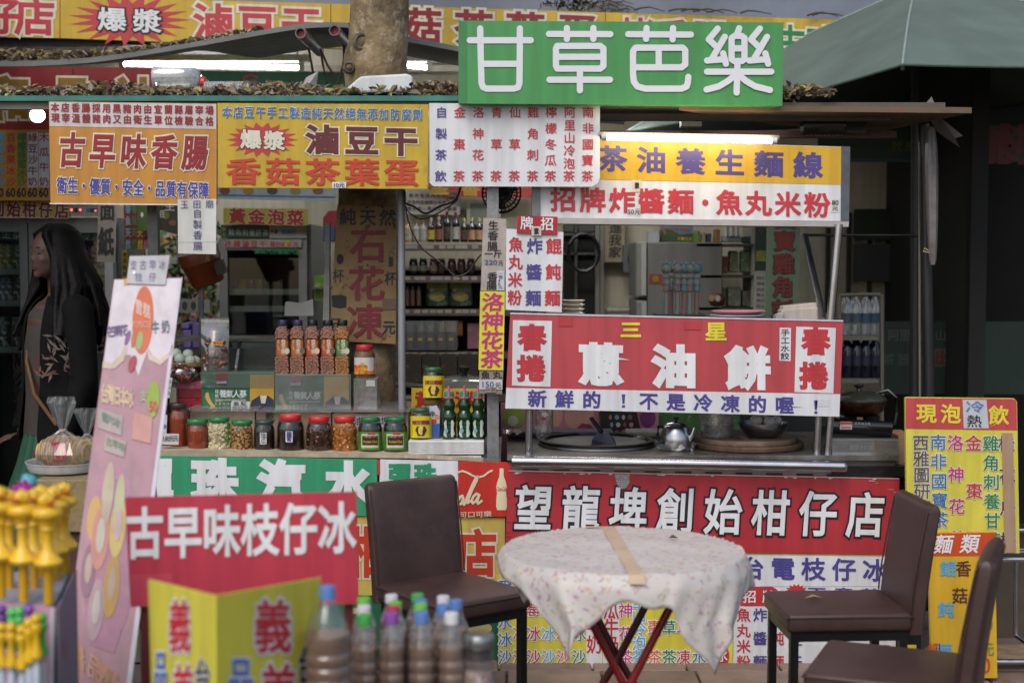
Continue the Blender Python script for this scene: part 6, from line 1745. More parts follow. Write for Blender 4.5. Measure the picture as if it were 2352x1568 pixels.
# -- bottles of brown tea on a small table
ZT = P(900, 1408, 3.1).z - 0.242
t = thing('display_table', 'low table below the frame carrying bottles and the yellow card', 'table', (P(800, 1500, 2.95).x, 2.95, 0))
cx = P(760, 1500, 2.95).x
m = MB(); m.box((cx, 2.92, ZT - 0.015), (0.86, 0.75, 0.03)); m.build('tabletop', M('#6b6258', 0.6), t)
for a in (-1, 1):
    for b in (-1, 1):
        m = MB(); m.box((cx + a * 0.38, 2.92 + b * 0.32, ZT / 2 - 0.015), (0.035, 0.035, ZT - 0.03)); m.build('leg', M('#3c3630', 0.6), t)
t['label'] = 'low table at the bottom edge carrying the brown tea bottles'
TEA = M('#82604f', 0.35, dirt=0.12, scale=14, coat=0.3)
PET = clear(gloss=0.28, rough=0.15, milk=0.03)
def tea_bottle(lb, big=False):
    t = thing('tea_bottle', lb, 'bottle', (0, 0, 0), 'bottles of brown tea')
    if big:
        r, h = 0.0435, 0.31
        prof = [(r * 0.9, 0), (r, 0.008)]
        for i in range(8):
            z = 0.02 + i * 0.0225
            prof += [(r, z), (r, z + 0.013), (r * 0.93, z + 0.0165), (r * 0.93, z + 0.019)]
        prof += [(r, 0.208), (r * 0.98, 0.225), (r * 0.8, 0.25), (r * 0.5, 0.272), (0.0135, 0.285), (0.0135, 0.29)]
        hl = 0.246
    else:
        r, h = 0.0285, 0.24
        prof = [(r * 0.9, 0), (r, 0.006)]
        for i in range(5):
            z = 0.02 + i * 0.026
            prof += [(r, z), (r, z + 0.015), (r * 0.92, z + 0.019), (r * 0.92, z + 0.022)]
        prof += [(r, 0.155), (r * 0.98, 0.17), (r * 0.75, 0.19), (r * 0.52, 0.207), (0.0125, 0.215), (0.0125, 0.222)]
        hl = 0.188
    m = MB(); m.lathe(prof, n=24); m.build('bottle_body', PET, t, True)
    m = MB(); pr = [(q * 0.955, z + 0.001) for q, z in prof if z < hl]; m.lathe(pr, n=24); m.build('tea', TEA, t, True)
    return t, h, (0.0155 if big else 0.0148)
pb = {}
CAPS = {'blue': '#5a82c0', 'green': '#45a84c', 'lime': '#6fc048', 'purple': '#8a4ca0', 'white': '#d4d6da', 'red': '#b8304a'}
bl = [(752, 1345, 2.84, 'blue', True, 'tall ribbed tea bottle with a blue cap beside the yellow card'),
      (837, 1411, 3.05, 'green', False, 'front-row tea bottle with a green cap, next to the tall bottle'), (899, 1406, 3.05, 'purple', False, 'front-row tea bottle with the purple cap'), (968, 1404, 3.05, 'blue', False, 'front-row tea bottle with a blue cap, second from the silver-lidded jar'), (1037, 1406, 3.05, 'white', False, 'front-row tea bottle with a white cap beside the silver-lidded jar'),
      (836, 1390, 3.17, 'white', False, 'second-row tea bottle with a white cap behind the green-capped one'), (903, 1392, 3.17, 'red', False, 'second-row tea bottle with a red cap behind the purple-capped one'), (966, 1386, 3.17, 'lime', False, 'second-row tea bottle with a lime cap between two blue caps'), (1018, 1388, 3.17, 'blue', False, 'second-row tea bottle with a blue cap left of the rear white-capped one'),
      (836, 1371, 3.3, 'lime', False, 'rear tea bottle with a lime cap behind the white-capped one'), (908, 1382, 3.28, 'lime', False, 'rear tea bottle with a lime cap behind the red-capped one'), (967, 1376, 3.3, 'blue', False, 'rear tea bottle with a blue cap in the middle column'), (1047, 1377, 3.27, 'blue', False, 'rear tea bottle with a blue cap at the right end'),
      (899, 1365, 3.42, 'white', False, 'back-row tea bottle with a white cap in the purple column'), (959, 1363, 3.42, 'green', False, 'back-row tea bottle with a green cap in the middle'), (1018, 1368, 3.42, 'white', False, 'back-row tea bottle with a white cap at the right')]
for x, y, Y, cp, big, lb in bl:
    top_ = P(x, y, Y)
    if big not in pb:
        o, h_, cr_ = tea_bottle(lb, big); pb[big] = (o, h_, cr_)
    else:
        o = copy_tree(pb[big][0], (0, 0, 0), lb); h_, cr_ = pb[big][1:]
        for ch in [q for q in COL.objects if q.parent == o and q.name.startswith('cap')]:
            bpy.data.objects.remove(ch)
    o.location = (top_.x, Y, ZT)
    hz = (0.222 if not big else 0.29)
    o.scale = (1.06, 1.06, (top_.z - ZT) / (hz + 0.018))
    m = MB(); m.lathe([(cr_, hz - 0.004), (cr_, hz + 0.014), (cr_ * 0.92, hz + 0.018)], (top_.x, Y, ZT), 16); m.build('cap', M(CAPS[cp], 0.4), o, True)
t = thing('pudding_jar', 'blurred jar with a silver lid and pinkish contents right of the tea bottles', 'jar', (P(1102, 1460, 3.05).x, 3.05, ZT))
c = Vector((P(1100, 1460, 3.05).x, 3.05, ZT)); hz = P(1100, 1455, 3.05).z - ZT
m = MB(); m.lathe([(0.034, 0), (0.036, 0.006), (0.036, hz * 0.6), (0.031, hz * 0.74), (0.029, hz * 0.84)], c, 22); m.build('glass', PET, t, True)
m = MB(); m.lathe([(0.033, 0.003), (0.034, hz * 0.55), (0.03, hz * 0.62)], c, 20); m.build('contents', spots('#9c7a74', ['#c9bcb8', '#b08c8a', '#8a6a64', '#d0c8c8'], 60, 0.3, 0.5), t, True)
m = MB(); m.lathe([(0.0285, hz * 0.74), (0.0285, hz * 0.86)], c, 20); m.build('neck', M('#1d1a1a', 0.4), t, True)
m = MB(); m.lathe([(0.032, hz * 0.86), (0.033, hz * 0.9), (0.033, hz * 0.97), (0.03, hz), (0.001, hz)], c, 22); m.build('lid', M('#9aa0a0', 0.25, 0.9), t, True)

# -- yellow duck wands on a stand
YD = M('#e8bb2e', 0.35, dirt=0.05, coat=0.2); BK = M('#c8501c', 0.4)
def duck_wand(lb):
    t = thing('duck_wand', lb, 'toy', (0, 0, 0), 'yellow duck-headed wands')
    m = MB(); m.lathe([(0.0085, 0), (0.0085, 0.085), (0.009, 0.088)], n=14); m.build('handle_tube', M('#c79a14', 0.3, coat=0.4), t, True)
    m = MB(); m.lathe([(0.009, 0.088), (0.023, 0.092), (0.026, 0.1), (0.021, 0.108), (0.016, 0.116), (0.0095, 0.13), (0.009, 0.172), (0.013, 0.178), (0.0105, 0.183), (0.014, 0.19), (0.011, 0.195), (0.02, 0.2), (0.027, 0.21), (0.028, 0.217), (0.024, 0.226), (0.012, 0.231)], n=22); m.build('wand_body', YD, t, True)
    m = MB(); m.ball((0, 0, 0.246), 0.0165, 16, 12); m.ball((0.0, 0.0, 0.2615), (0.004, 0.004, 0.004), 8, 6); m.build('head', YD, t, True)
    m = MB(); m.ball((0, -0.018, 0.243), (0.008, 0.009, 0.003), 10, 6); m.build('beak', BK, t, True)
    m = MB()
    for s_ in (-1, 1):
        m.ball((s_ * 0.008, -0.0135, 0.252), 0.0022, 8, 6)
    m.build('eyes', BLACKP, t, True)
    return t
dk = None
ducks = [(112, 1386, 2.9, 0.7, 'nearest tall yellow duck wand, furthest to the right in the front row'), (55, 1380, 2.9, -0.3, 'tall yellow duck wand in the front row beside the nearest one'), (3, 1372, 2.9, 0.4, 'yellow duck wand cut off by the left edge'),
         (22, 1366, 3.06, 0.5, 'yellow duck wand in the second row near the left edge'), (80, 1366, 3.06, 0.3, 'yellow duck wand half hidden between the two front wands'), (96, 1348, 3.18, -0.5, 'yellow duck wand with the highest head in the back row'), (128, 1352, 3.14, 0.9, 'yellow duck wand behind the nearest one, looking right'), (150, 1340, 3.2, 0.8, 'small-looking yellow duck wand at the right of the back row')]
for x, y, Y, rz, lb in ducks:
    loc = P(x, y, Y)
    if dk is None:
        dk = duck_wand(lb); o = dk
    else:
        o = copy_tree(dk, None, lb)
    o.location = loc; o.rotation_euler[2] = rz
    o.scale = (1.16, 1.16, 0.88)
pz = P(60, 1390, 2.95).z
for x, y, Y, c_, lb, nm in ((52, 1128, 3.2, '#b0329c', 'fuzzy magenta toy head behind the ducks', 0), (66, 1108, 3.25, '#4fa8b4', 'teal toy head behind the magenta one', 1)):
    t = thing('toy_wand', lb, 'toy', (P(x, y, Y).x, Y, pz))
    c = P(x, y, Y)
    m = MB(); m.tube([(c.x, Y, pz), (c.x, Y, c.z)], 0.009, 10); m.build('stick', M(c_, 0.4), t, True)
    m = MB(); m.ball(c, 0.019, 14, 10)
    if nm == 0:
        rg = random.Random(1)
        for k in range(60):
            d = Vector((rg.gauss(0, 1), rg.gauss(0, 1), rg.gauss(0, 1))).normalized()
            m.tube([c + d * 0.016, c + d * 0.028], 0.003, 4, 0.001)
        m.ball(c + Vector((0.02, -0.004, -0.006)), 0.007); m.ball(c + Vector((-0.024, -0.004, -0.012)), 0.008)
    else:
        m.ball(c + Vector((0.008, 0, -0.03)), (0.012, 0.012, 0.02)); m.ball(c + Vector((-0.004, -0.002, 0.01)), 0.012)
    m.build('head', M(c_, 0.4), t, True)
# box with the small toy pens
t = thing('toy_box', 'pink-fronted cardboard display box holding the toy wands and pens', 'box', P(60, 1568, 2.85))
pb_ = M('#c894b0', 0.45, dirt=0.06)
a, b_ = P(-40, 1383, 2.85), P(124, 1398, 2.85)
zt_ = (a.z + b_.z) / 2; zb_ = zt_ - 0.28
m = MB(); m.slab([P(-40, 1383, 2.85), P(124, 1397, 2.85), P(120, 1640, 2.85), P(-40, 1640, 2.85)], 0.012); m.build('front_panel', pb_, t)
m = MB(); m.slab([P(116, 1398, 2.85), P(124.5, 1398, 2.849), P(120, 1640, 2.849), P(112, 1640, 2.85)], 0.004); m.build('white_edge', M('#c4c0c8', 0.4), t)
xr_ = P(124, 1398, 2.85).x
m = MB(); m.slab([Vector((xr_ + 0.003, 2.853, zt_ - 0.006)), Vector((-1.0, 3.22, zt_ - 0.006)), Vector((-1.0, 3.22, zb_)), Vector((xr_ + 0.003, 2.853, zb_))], 0.004); m.build('side_panel', M('#7c7c90', 0.5, dirt=0.2, stain=(9, 0.55, 0.62, '#8a4a5c')), t)
m = MB(); pl = [(a.x, 2.865), (xr_ - 0.01, 2.865), (-1.012, 3.22), (a.x - 0.1, 3.22)]; m.add([(x, y, z) for z in (zb_ + 0.01, zt_ - 0.012) for x, y in pl], [(3, 2, 1, 0), (4, 5, 6, 7), (0, 1, 5, 4), (1, 2, 6, 5), (2, 3, 7, 6), (3, 0, 4, 7)]); m.build('inner_block', M('#9a9aa4', 0.6), t)
m = MB(); m.lathe([(0.012, 0), (0.012, 0.03)], (0, 0, 0), 8)
t2 = thing('toy_table', 'low support under the pink toy box at the left edge', 'table', (a.x + 0.1, 3.0, 0))
m = MB(); m.box((a.x + 0.08, 3.0, zb_ / 2 - 0.01), (0.34, 0.5, zb_ - 0.02)); m.build('support_block', M('#5a5450', 0.7), t2)
# small pens in front
def pen(lb, c_, tall):
    t = thing('toy_pen', lb, 'toy pen', (0, 0, 0), 'small toy pens before the pink panel')
    m = MB(); m.tube([(0, 0, -0.12), (0, 0, 0.0)], 0.0032, 8); m.build('shaft', M('#a8b8a8', 0.4), t, True)
    m = MB(); m.lathe([(0.007, -0.055), (0.0075, -0.03), (0.007, -0.012)], n=12); m.build('clip_band', M('#b8c0d0', 0.4), t, True)
    m = MB(); m.lathe([(0.006, 0), (0.0115, 0.004), (0.011, 0.015), (0.007, 0.028), (0.0065, 0.05), (0.011, 0.058), (0.011, 0.066), (0.006, 0.072)], n=14); m.build('figure', M(c_, 0.35), t, True)
    m = MB(); m.ball((0, 0, 0.079), 0.0105, 12, 8); m.ball((0, -0.01, 0.077), (0.004, 0.005, 0.002), 8, 5); m.build('head', M(c_, 0.35), t, True)
    return t
pens = [(4, 1532, '#d8b01c', 'yellow toy pen against the left edge'), (27, 1532, '#d8b01c', 'second yellow toy pen from the left edge'), (51, 1537, '#d8b01c', 'front middle yellow toy pen, lowest of the bunch'), (68, 1522, '#d8b01c', 'fourth yellow toy pen from the left edge'), (84, 1512, '#d8b01c', 'rightmost yellow toy pen, highest of the yellow ones'),
        (98, 1508, '#3fb04c', 'green toy pen at the right end'), (30, 1496, '#4fb85c', 'green toy pen behind the second yellow one'), (47, 1494, '#4fb85c', 'green toy pen behind the middle yellow one'), (5, 1490, '#6a3a8c', 'purple toy pen at the left edge'), (68, 1490, '#7a4a9c', 'pale purple toy pen behind the rightmost yellow ones')]
pp = {}
for x, y, c_, lb in pens:
    Y = 2.74 if c_ == '#d8b01c' else 2.78
    if c_ not in pp:
        pp[c_] = pen(lb, c_, 1); o = pp[c_]
    else:
        o = copy_tree(pp[c_], None, lb)
    o.location = P(x, y, Y)

# -- plate of wrapped crackers on a patterned carton
t = thing('carton_stack', 'brown patterned cardboard carton under the white cracker tray', 'carton', P(140, 1210, 4.5))
m = MB(); m.px(78, 1102, 205, 1222, 4.5, 0.4); m.build('carton', M('#8f7f5c', 0.75, dirt=0.15, scale=12, stain=(50, 0.5, 0.55, '#7c6c4c')), t, bevel=0.004)
m = MB(); m.px(120, 1101, 152, 1223, 4.497, 0.002); m.build('packing_tape', M('#a58f6c', 0.4), t)
m = MB(); m.px(120, 1222, 205, 1400, 4.52, 0.38); m.thing('brown_crate', M('#4a2f24', 0.7, dirt=0.2, stain=(12, 0.58, 0.66, '#7a1c24')), 'dark brown crate with red print below the patterned carton', 'crate')
m = MB(); m.box((P(140, 1400, 4.7).x, 4.72, P(100, 1400, 4.52).z / 2), (0.2, 0.36, P(100, 1400, 4.52).z)); m.thing('crate_stand', M('#3a2a22', 0.8), 'dark stand under the brown crate, mostly hidden', 'stand')
zc = P(140, 1102, 4.5).z
c = Vector((P(150, 1095, 4.68).x, 4.68, zc + 0.002))
m = MB(); m.lathe([(0.1, 0), (0.115, 0.006), (0.122, 0.02), (0.124, 0.032), (0.127, 0.033), (0.127, 0.036), (0.12, 0.034), (0.11, 0.012), (0.001, 0.008)], c, 40); m.thing('white_tray', M('#b9b9ba', 0.35, coat=0.3), 'round white tray with two bags of crackers on the patterned carton', 'tray', smooth=True)
for x, yb, sc, dy, lb in ((150, 1080, 1.0, 0, 'clear tied bag of wafer crackers with a red strip on the white tray'), (205, 1070, 0.8, 0.09, 'second tied cracker bag half hidden by the pink banner')):
    c = Vector((P(x, yb, 4.68 + dy).x, 4.66 + dy, zc + 0.016))
    t = thing('cracker_bag', lb, 'bag', c)
    m = MB()
    for k in range(15):
        a = (k - 7) * 0.0112 * sc
        wr_ = 0.056 * math.sqrt(1 - (k - 7) ** 2 / 68)
        m.lathe([(wr_ * 0.9 * sc, -0.004), (wr_ * sc, -0.001), (wr_ * sc, 0.001), (wr_ * 0.9 * sc, 0.004)], c + Vector((a, 0.003 * (k % 3), (0.052 + 0.003 * (k % 2)) * sc)), 18, rot=Matrix.Rotation(R(90), 3, 'Y') @ Matrix.Rotation(0.03 * k, 3, 'X'))
    m.build('crackers', M('#d0aa70', 0.7, dirt=0.15, scale=40, stain=(20, 0.58, 0.68, '#b0503c')), t, True, kind='stuff')
    m = MB(); m.box(c + Vector((0, -0.047 * sc, 0.06 * sc)), (0.05 * sc, 0.002, 0.06 * sc)); m.build('red_strip', M('#b02838', 0.5), t)
    m = MB(); n_ = 30; prof = [(0.055, 0.0), (0.082, 0.012), (0.09, 0.05), (0.07, 0.09), (0.03, 0.115), (0.012, 0.125), (0.022, 0.145), (0.04, 0.185), (0.055, 0.215), (0.05, 0.235)]
    vs = []; rg = random.Random(int(x))
    for j, (r_, z) in enumerate(prof):
        for k in range(n_):
            a = 2 * math.pi * k / n_
            q = r_ * sc * (1 + (0.34 * math.sin(5 * a + 0.4 * j) if j > 3 else 0.06 * math.sin(6 * a + j)) + rg.uniform(-.07, .07)) * (0.72 if j > 3 else 1)
            vs.append(c + Vector((q * math.cos(a) * 1.0, q * math.sin(a) * (0.7 if j < 4 else 0.5), z * sc)))
    m.add(vs, [(j * n_ + k, j * n_ + (k + 1) % n_, (j + 1) * n_ + (k + 1) % n_, (j + 1) * n_ + k) for j in range(len(prof) - 1) for k in range(n_)])
    m.build('film', clear(gloss=0.3, milk=0.03, rough=0.16), t)
    m = MB(); m.lathe([(0.012 * sc, 0.121 * sc), (0.0125 * sc, 0.128 * sc)], c, 10); m.build('tie', M('#c8a8b0', 0.4), t)

# -- steel rack at the right edge
t = thing('steel_rack', 'low stainless tube rack with wooden slats at the right edge', 'rack', P(2340, 1500, 5.35))
m = MB(); m.tube([P(2198, 1232, 5.3), P(2206, 1220, 5.3), P(2222, 1217, 5.3), P(2420, 1217, 5.3)], 0.009, 10); m.build('top_tube', STEEL, t, True)
for y in (1262, 1268):
    m = MB(); m.tube([P(2290, y, 5.7), P(2420, y - 2, 5.7)], 0.006, 8); m.build('back_tube', STEEL2, t, True)
m = MB(); m.tube([P(2288, 1284, 5.32), P(2420, 1284, 5.32)], 0.012, 10); m.build('front_tube', STEEL, t, True)
m = MB(); m.tube([P(2335, 1290, 5.32), P(2333, 1460, 5.32)], 0.009, 10); m.build('upright', STEEL, t, True)
m = MB(); m.tube([P(2335, 1460, 5.32), P(2362, 1480, 5.2)], 0.009, 10); m.build('brace_tube', STEEL, t, True)
m = MB(); m.tube([P(2285, 1519, 5.3), P(2420, 1519, 5.3)], 0.011, 10); m.build('bottom_tube', STEEL, t, True)
for k in range(5):
    m = MB(); a = P(2286, 1478 + k * 9, 5.5 - 0.04 * k); b_ = P(2430, 1476 + k * 9, 5.5 - 0.04 * k)
    m.box(((a.x + b_.x) / 2, a.y, P(2300, 1500, 5.4).z - 0.004 * (k % 2)), (b_.x - a.x, 0.028, 0.01), 0.02 * (k - 2)); m.build('wood_slat', M('#9c8468', 0.7, dirt=0.25, scale=14), t)
m = MB(); a, b_ = P(2285, 1290, 5.8), P(2440, 1470, 5.8)
m.box(((a.x + b_.x) / 2, 5.82, (a.z + b_.z) / 2), (b_.x - a.x, 0.02, a.z - b_.z)); m.build('back_panel', M('#54483c', 0.6, dirt=0.2), t)
# ================================================================ inside the shop (depth 7 to 8.5)
# tube lamps under the shop ceiling
for x0_, y0_, x1_, y1_, Y, lb in ((280, 147, 692, 156, 7.7, 'lower lit white tube lamp above the green banner'), (408, 136, 666, 140, 8.1, 'upper lit white tube lamp behind the lower one'), (920, 150, 986, 156, 7.7, 'lit tube lamp end showing just right of the tree trunk')):
    t = thing('ceiling_lamp', lb, 'lamp', P((x0_ + x1_) / 2, (y0_ + y1_) / 2, Y))
    a, b = P(x0_, y0_, Y), P(x1_, y1_, Y)
    m = MB(); m.tube([a, b], 0.0105, 12); m.build('tube', glow('#f6f8ff', 48), t, True)
    m = MB(); m.box((a + b) / 2 + Vector((0, 0.01, 0.04)), ((b - a).length + 0.08, 0.07, 0.035)); m.build('batten', M('#b5b5ae', 0.5), t)
    for p in (a, b):
        m = MB(); m.box(p + Vector((0, 0, 0.012)), (0.025, 0.03, 0.06)); m.build('lamp_holder', M('#b5b5ae', 0.5), t)
# ceiling beam behind the lamps
m = MB(); m.px(-100, 150, 1200, 164, 8.0, 0.06); m.thing('ceiling_beam', M('#a09c8c', 0.6), 'pale beam under the shop ceiling behind the tube lamps', 'beam')
# globe bulb
t = thing('hanging_bulb', 'bright round white bulb hanging left of the sausage sign', 'lamp', P(86, 265, 6.3))
m = MB(); m.ball(P(86, 265, 6.3), 0.032, 18, 12); m.build('globe', glow('#ffffff', 12), t, True)
m = MB(); m.lathe([(0.014, 0.03), (0.014, 0.06), (0.006, 0.065)], P(84, 262, 6.3), 12); m.build('socket', M('#b5b5b0', 0.4), t, True)
m = MB(); m.tube([P(84, 235, 6.3), P(84, 226, 6.3)], 0.003, 6); m.build('cord', BLACKP, t)
# wide dark batten under the stall roof at left
m = MB(); m.px(-120, 236, 112, 247, 5.9, 0.05); m.thing('roof_batten', M('#4f4d48', 0.6, dirt=0.2), 'dark batten under the stall roof above the bulb', 'batten')

def shop_sign(name, lb, px4, Y, col, dirt=0.1, th=0.02, rough=0.5, cat='sign'):
    return sign(name, lb, cat, px4, Y, M(col, rough, dirt=dirt), th)
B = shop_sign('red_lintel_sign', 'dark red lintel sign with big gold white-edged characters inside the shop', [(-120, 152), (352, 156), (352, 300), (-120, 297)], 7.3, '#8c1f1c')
B.text('和品社', (20, 228), (310, 232), 96, 104, M('#8a6a1c', 0.5), 0.06, 0.004, INK['cream'], 0.11)
B.rect(166, 157, 169, 298, M('#3a1512', 0.5), 0.002, 'joint')
B = shop_sign('green_shop_banner', 'green banner with white script strokes below the tube lamps', [(360, 160), (800, 167), (800, 225), (360, 222)], 7.4, '#14613f')
B.text('古早味', (470, 216), (600, 216), 44, 60, INK['cream'], 0.02, 0.004, ital=0.2); B.text('風味', (622, 212), (680, 214), 40, 52, INK['cream'], 0.02, 0.004, ital=0.2)
B.strokes([[(590, 178), (576, 172), (562, 178), (560, 190), (570, 196)]], 2.6, INK['red'])
B = shop_sign('pale_ceiling_panel', 'pale bulkhead panel right of the tree behind the tea list', [(938, 160), (1100, 166), (1100, 232), (938, 232)], 8.2, '#8f8c74', cat='panel')
# ---- left: smoothie board and two glass fridges
B = shop_sign('smoothie_board', 'yellow smoothie price board with vertical names over rows of 60 at the left edge', [(-120, 297), (118, 300), (118, 461), (-120, 459)], 7.2, '#b8882a')
B.rect(63, 304, 87, 430, SIGNW, name='white_strip'); B.rect(89, 306, 113, 430, SIGNW, name='white_strip')
for x, t_, c in ((1, '優格多冰沙', 'sky'), (25, '百香果冰沙', 'red'), (50, '檸檬蜂蜜冰沙', 'green'), (75, '綠豆沙牛奶', 'dred'), (101, '木瓜牛奶', 'dred')):
    B.text(t_, (x, 316), (x, 418), 21, 21, INK[c], 0.02)
for x in (-3, 24, 49, 74, 100):
    B.run('60', x - 11, 431, x + 11, 453, INK['black'], 0.03)
B = shop_sign('fridge_name_sign', 'yellow strip sign with dark red brush characters across the tops of the fridges', [(-120, 458), (226, 461), (226, 470), (160, 470), (160, 498), (-120, 496)], 7.25, '#a99a1f')
B.text('創始柑仔店', (-6, 480), (142, 484), 32, 37, M('#6e1618', 0.5), 0.05, 0.004, INK['cream'], 0.08)
GLS = clear(gloss=0.18, tint='#e6ecea')
AL = M('#7c7f80', 0.4, 0.4, dirt=0.12)
def fridge(lb, x0, x1, y0, Y, doors, header, ylow=1300, shelves=(905, 1010)):
    t = thing('glass_fridge', lb, 'fridge', (P((x0 + x1) / 2, 900, Y).x, Y + 0.3, 0), 'glass-door fridges')
    a, b = P(x0, y0, Y), P(x1, y0, Y); z1 = a.z; dep = 0.55
    inn = M('#2c302e', 0.6)
    m = MB(); cx, w_ = (a.x + b.x) / 2, b.x - a.x
    m.box((cx, Y + dep, z1 / 2), (w_, 0.03, z1)); m.build('back_panel', inn, t)
    for s_ in (-1, 1):
        m = MB(); m.box((cx + s_ * (w_ / 2 - 0.015), Y + dep / 2 + 0.02, z1 / 2), (0.03, dep - 0.04, z1)); m.build('side_panel', AL, t)
    m = MB(); m.box((cx, Y + dep / 2, z1 - 0.02), (w_ - 0.062, dep - 0.02, 0.04)); m.build('top_panel', AL, t)
    m = MB(); m.box((cx, Y + dep / 2, 0.06), (w_ - 0.062, dep - 0.04, 0.12)); m.build('plinth', BLACKP, t)
    for k, (d0, d1, dy0) in enumerate(doors):
        q0, q1 = P(d0, dy0, Y), P(d1, dy0, Y)
        zt, zb = q0.z, 0.14
        fr_ = 0.042
        mid = (zt + zb) / 2
        m = MB()
        for xx in (q0.x + fr_ / 2, q1.x - fr_ / 2):
            m.box((xx, Y - 0.01, mid), (fr_, 0.035, zt - zb))
        for zz_ in (zt - 0.06, zb + 0.04):
            m.box(((q0.x + q1.x) / 2, Y - 0.01, zz_ + (0.03 if zz_ > 1 else 0)), (q1.x - q0.x - 2 * fr_ - 0.002, 0.035, 0.06))
        d = m.build('door', AL, t)
        m = MB(); m.box(((q0.x + q1.x) / 2, Y, mid), (q1.x - q0.x - 2 * fr_, 0.006, zt - zb - 0.2)); m.build('pane', GLS, d)
    for y in shelves:
        z = P(x0, y, Y + 0.1).z
        m = MB(); m.box((cx, Y + dep / 2, z - 0.012), (w_ - 0.07, dep - 0.08, 0.012)); m.box((cx, Y + 0.045, z - 0.004), (w_ - 0.07, 0.012, 0.03)); m.build('shelf', M('#7c8280', 0.4), t)
    return t
f1 = fridge('left two-door drinks fridge behind the woman with green header strips', -130, 268, 500, 7.35, [(-130, 66, 506), (69, 262, 508)], None, shelves=(622, 694, 800))
B = Board(f1, P(0, 540, 7.37), (0, -1, 0))
B.rect(-70, 520, 52, 551, M('#123a2a', 0.5), 0.001, 'header_strip'); B.text('養生茶', (-10, 537), (38, 539), 19, 20, M('#8fa098', 0.5), 0.02, 0.003)
B.rect(110, 530, 222, 552, M('#14382a', 0.5), 0.001, 'header_strip'); B.text('阿里山冷泡', (122, 540), (222, 542), 19, 20, M('#7c8c84', 0.5), 0.02, 0.003)
t = thing('control_panel', 'white fridge control panel with two red lamps behind the sausage sign', 'control panel', P(195, 495, 7.28))
m = MB(); m.px(160, 470, 228, 495, 7.26, 0.05); m.build('housing', M('#9a9c98', 0.5), t)
B = Board(t, P(195, 480, 7.26), (0, -1, 0))
for x, c_ in ((164, 1), (174, 0), (184, 1)):
    B.rect(x - 4, 477, x + 4, 488, BLACKP, 0.002, 'switch')
    if c_:
        B.oval(x, 482, 2.4, 3, glow('#ff3a1c', 5), 0.004, 'red_light')
B.rect(198, 478, 224, 488, M('#4a7a94', 0.5), 0.002, 'display'); B.rect(207, 479, 219, 487, BLACKP, 0.003, 'display'); B.oval(219, 484, 1.8, 2, glow('#ff2030', 5), 0.005, 'red_light')
# goods in the fridges: cans and bottles, standing on the shelves
def can(x, yb, Y, col, lb, h=0.12, r=0.03, top=None, grp='drinks in the left fridge', lab=None):
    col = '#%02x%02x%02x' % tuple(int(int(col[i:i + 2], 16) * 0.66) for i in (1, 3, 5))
    p = P(x, yb, Y); t = thing('drink_can', lb, 'can', p, grp)
    m = MB(); m.lathe([(r * 0.9, 0), (r, 0.006), (r, h * 0.88), (r * 0.85, h)], p, 14); m.build('can_body', M(col, 0.35, dirt=0.15, stain=(45, 0.52, 0.6, '#c0bca8')), t, True)
    m = MB(); m.lathe([(r * 0.85, h), (r * 0.8, h + 0.004), (0.001, h + 0.004)], p, 14); m.build('can_top', M(top or '#a8aaa8', 0.3, 0.6), t, True)
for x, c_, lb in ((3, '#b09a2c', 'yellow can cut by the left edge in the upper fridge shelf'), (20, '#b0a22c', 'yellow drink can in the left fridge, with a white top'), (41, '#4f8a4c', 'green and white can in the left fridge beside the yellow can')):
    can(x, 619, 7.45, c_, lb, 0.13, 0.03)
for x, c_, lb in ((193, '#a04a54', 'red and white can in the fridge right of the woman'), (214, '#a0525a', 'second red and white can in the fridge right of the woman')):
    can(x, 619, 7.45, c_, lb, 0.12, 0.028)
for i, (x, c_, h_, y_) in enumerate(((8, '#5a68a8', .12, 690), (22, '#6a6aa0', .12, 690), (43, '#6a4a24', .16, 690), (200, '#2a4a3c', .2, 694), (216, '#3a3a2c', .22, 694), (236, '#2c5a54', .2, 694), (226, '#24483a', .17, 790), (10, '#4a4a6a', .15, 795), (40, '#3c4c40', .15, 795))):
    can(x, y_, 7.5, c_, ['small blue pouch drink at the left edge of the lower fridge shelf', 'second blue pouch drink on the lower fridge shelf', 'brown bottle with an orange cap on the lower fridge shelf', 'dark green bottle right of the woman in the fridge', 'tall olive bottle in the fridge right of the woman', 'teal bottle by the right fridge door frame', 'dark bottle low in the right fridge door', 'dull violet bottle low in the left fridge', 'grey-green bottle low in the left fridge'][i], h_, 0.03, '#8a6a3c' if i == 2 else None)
# paper sign with two brush characters
B = shop_sign('tissue_paper_sign', 'grey-beige paper strip with two dark brush characters hung by the fridge', [(226, 466), (268, 466), (265, 604), (222, 601)], 6.8, '#8f8780', th=0.003)
B.text('面', (246, 484), (246, 484), 34, 46, M('#2b2a2c', 0.6), 0.03); B.text('紙', (243, 556), (243, 556), 34, 66, M('#2b2a2c', 0.6), 0.04)
m = MB(); m.px(240, 600, 262, 760, 7.1, 0.06); m.thing('fridge_jamb', M('#9a9ea4', 0.5, dirt=0.1), 'pale upright strip at the right end of the fridge', 'panel')
B = shop_sign('snack_flavour_sign', 'dark red flavour sign with coloured vertical words left of the grey post', [(284, 466), (345, 468), (343, 570), (286, 573)], 7.0, '#7c241c')
for k, (x, c_) in enumerate(((294, '#6fa0b4'), (308, '#3f7a54'), (322, '#b0a02c'), (336, '#a86a6c'))):
    B.text('香魚天然', (x, 480), (x, 562), 12, 22, M(c_, 0.5), 0.05)
B = shop_sign('green_leaflet', 'plain green leaflet pinned over the flavour sign', [(316, 468), (352, 468), (350, 530), (316, 530)], 6.95, '#3f5f1c', th=0.003, cat='leaflet'); B.oval(326, 493, 3, 6, INK['white'], 0.001, 'print')
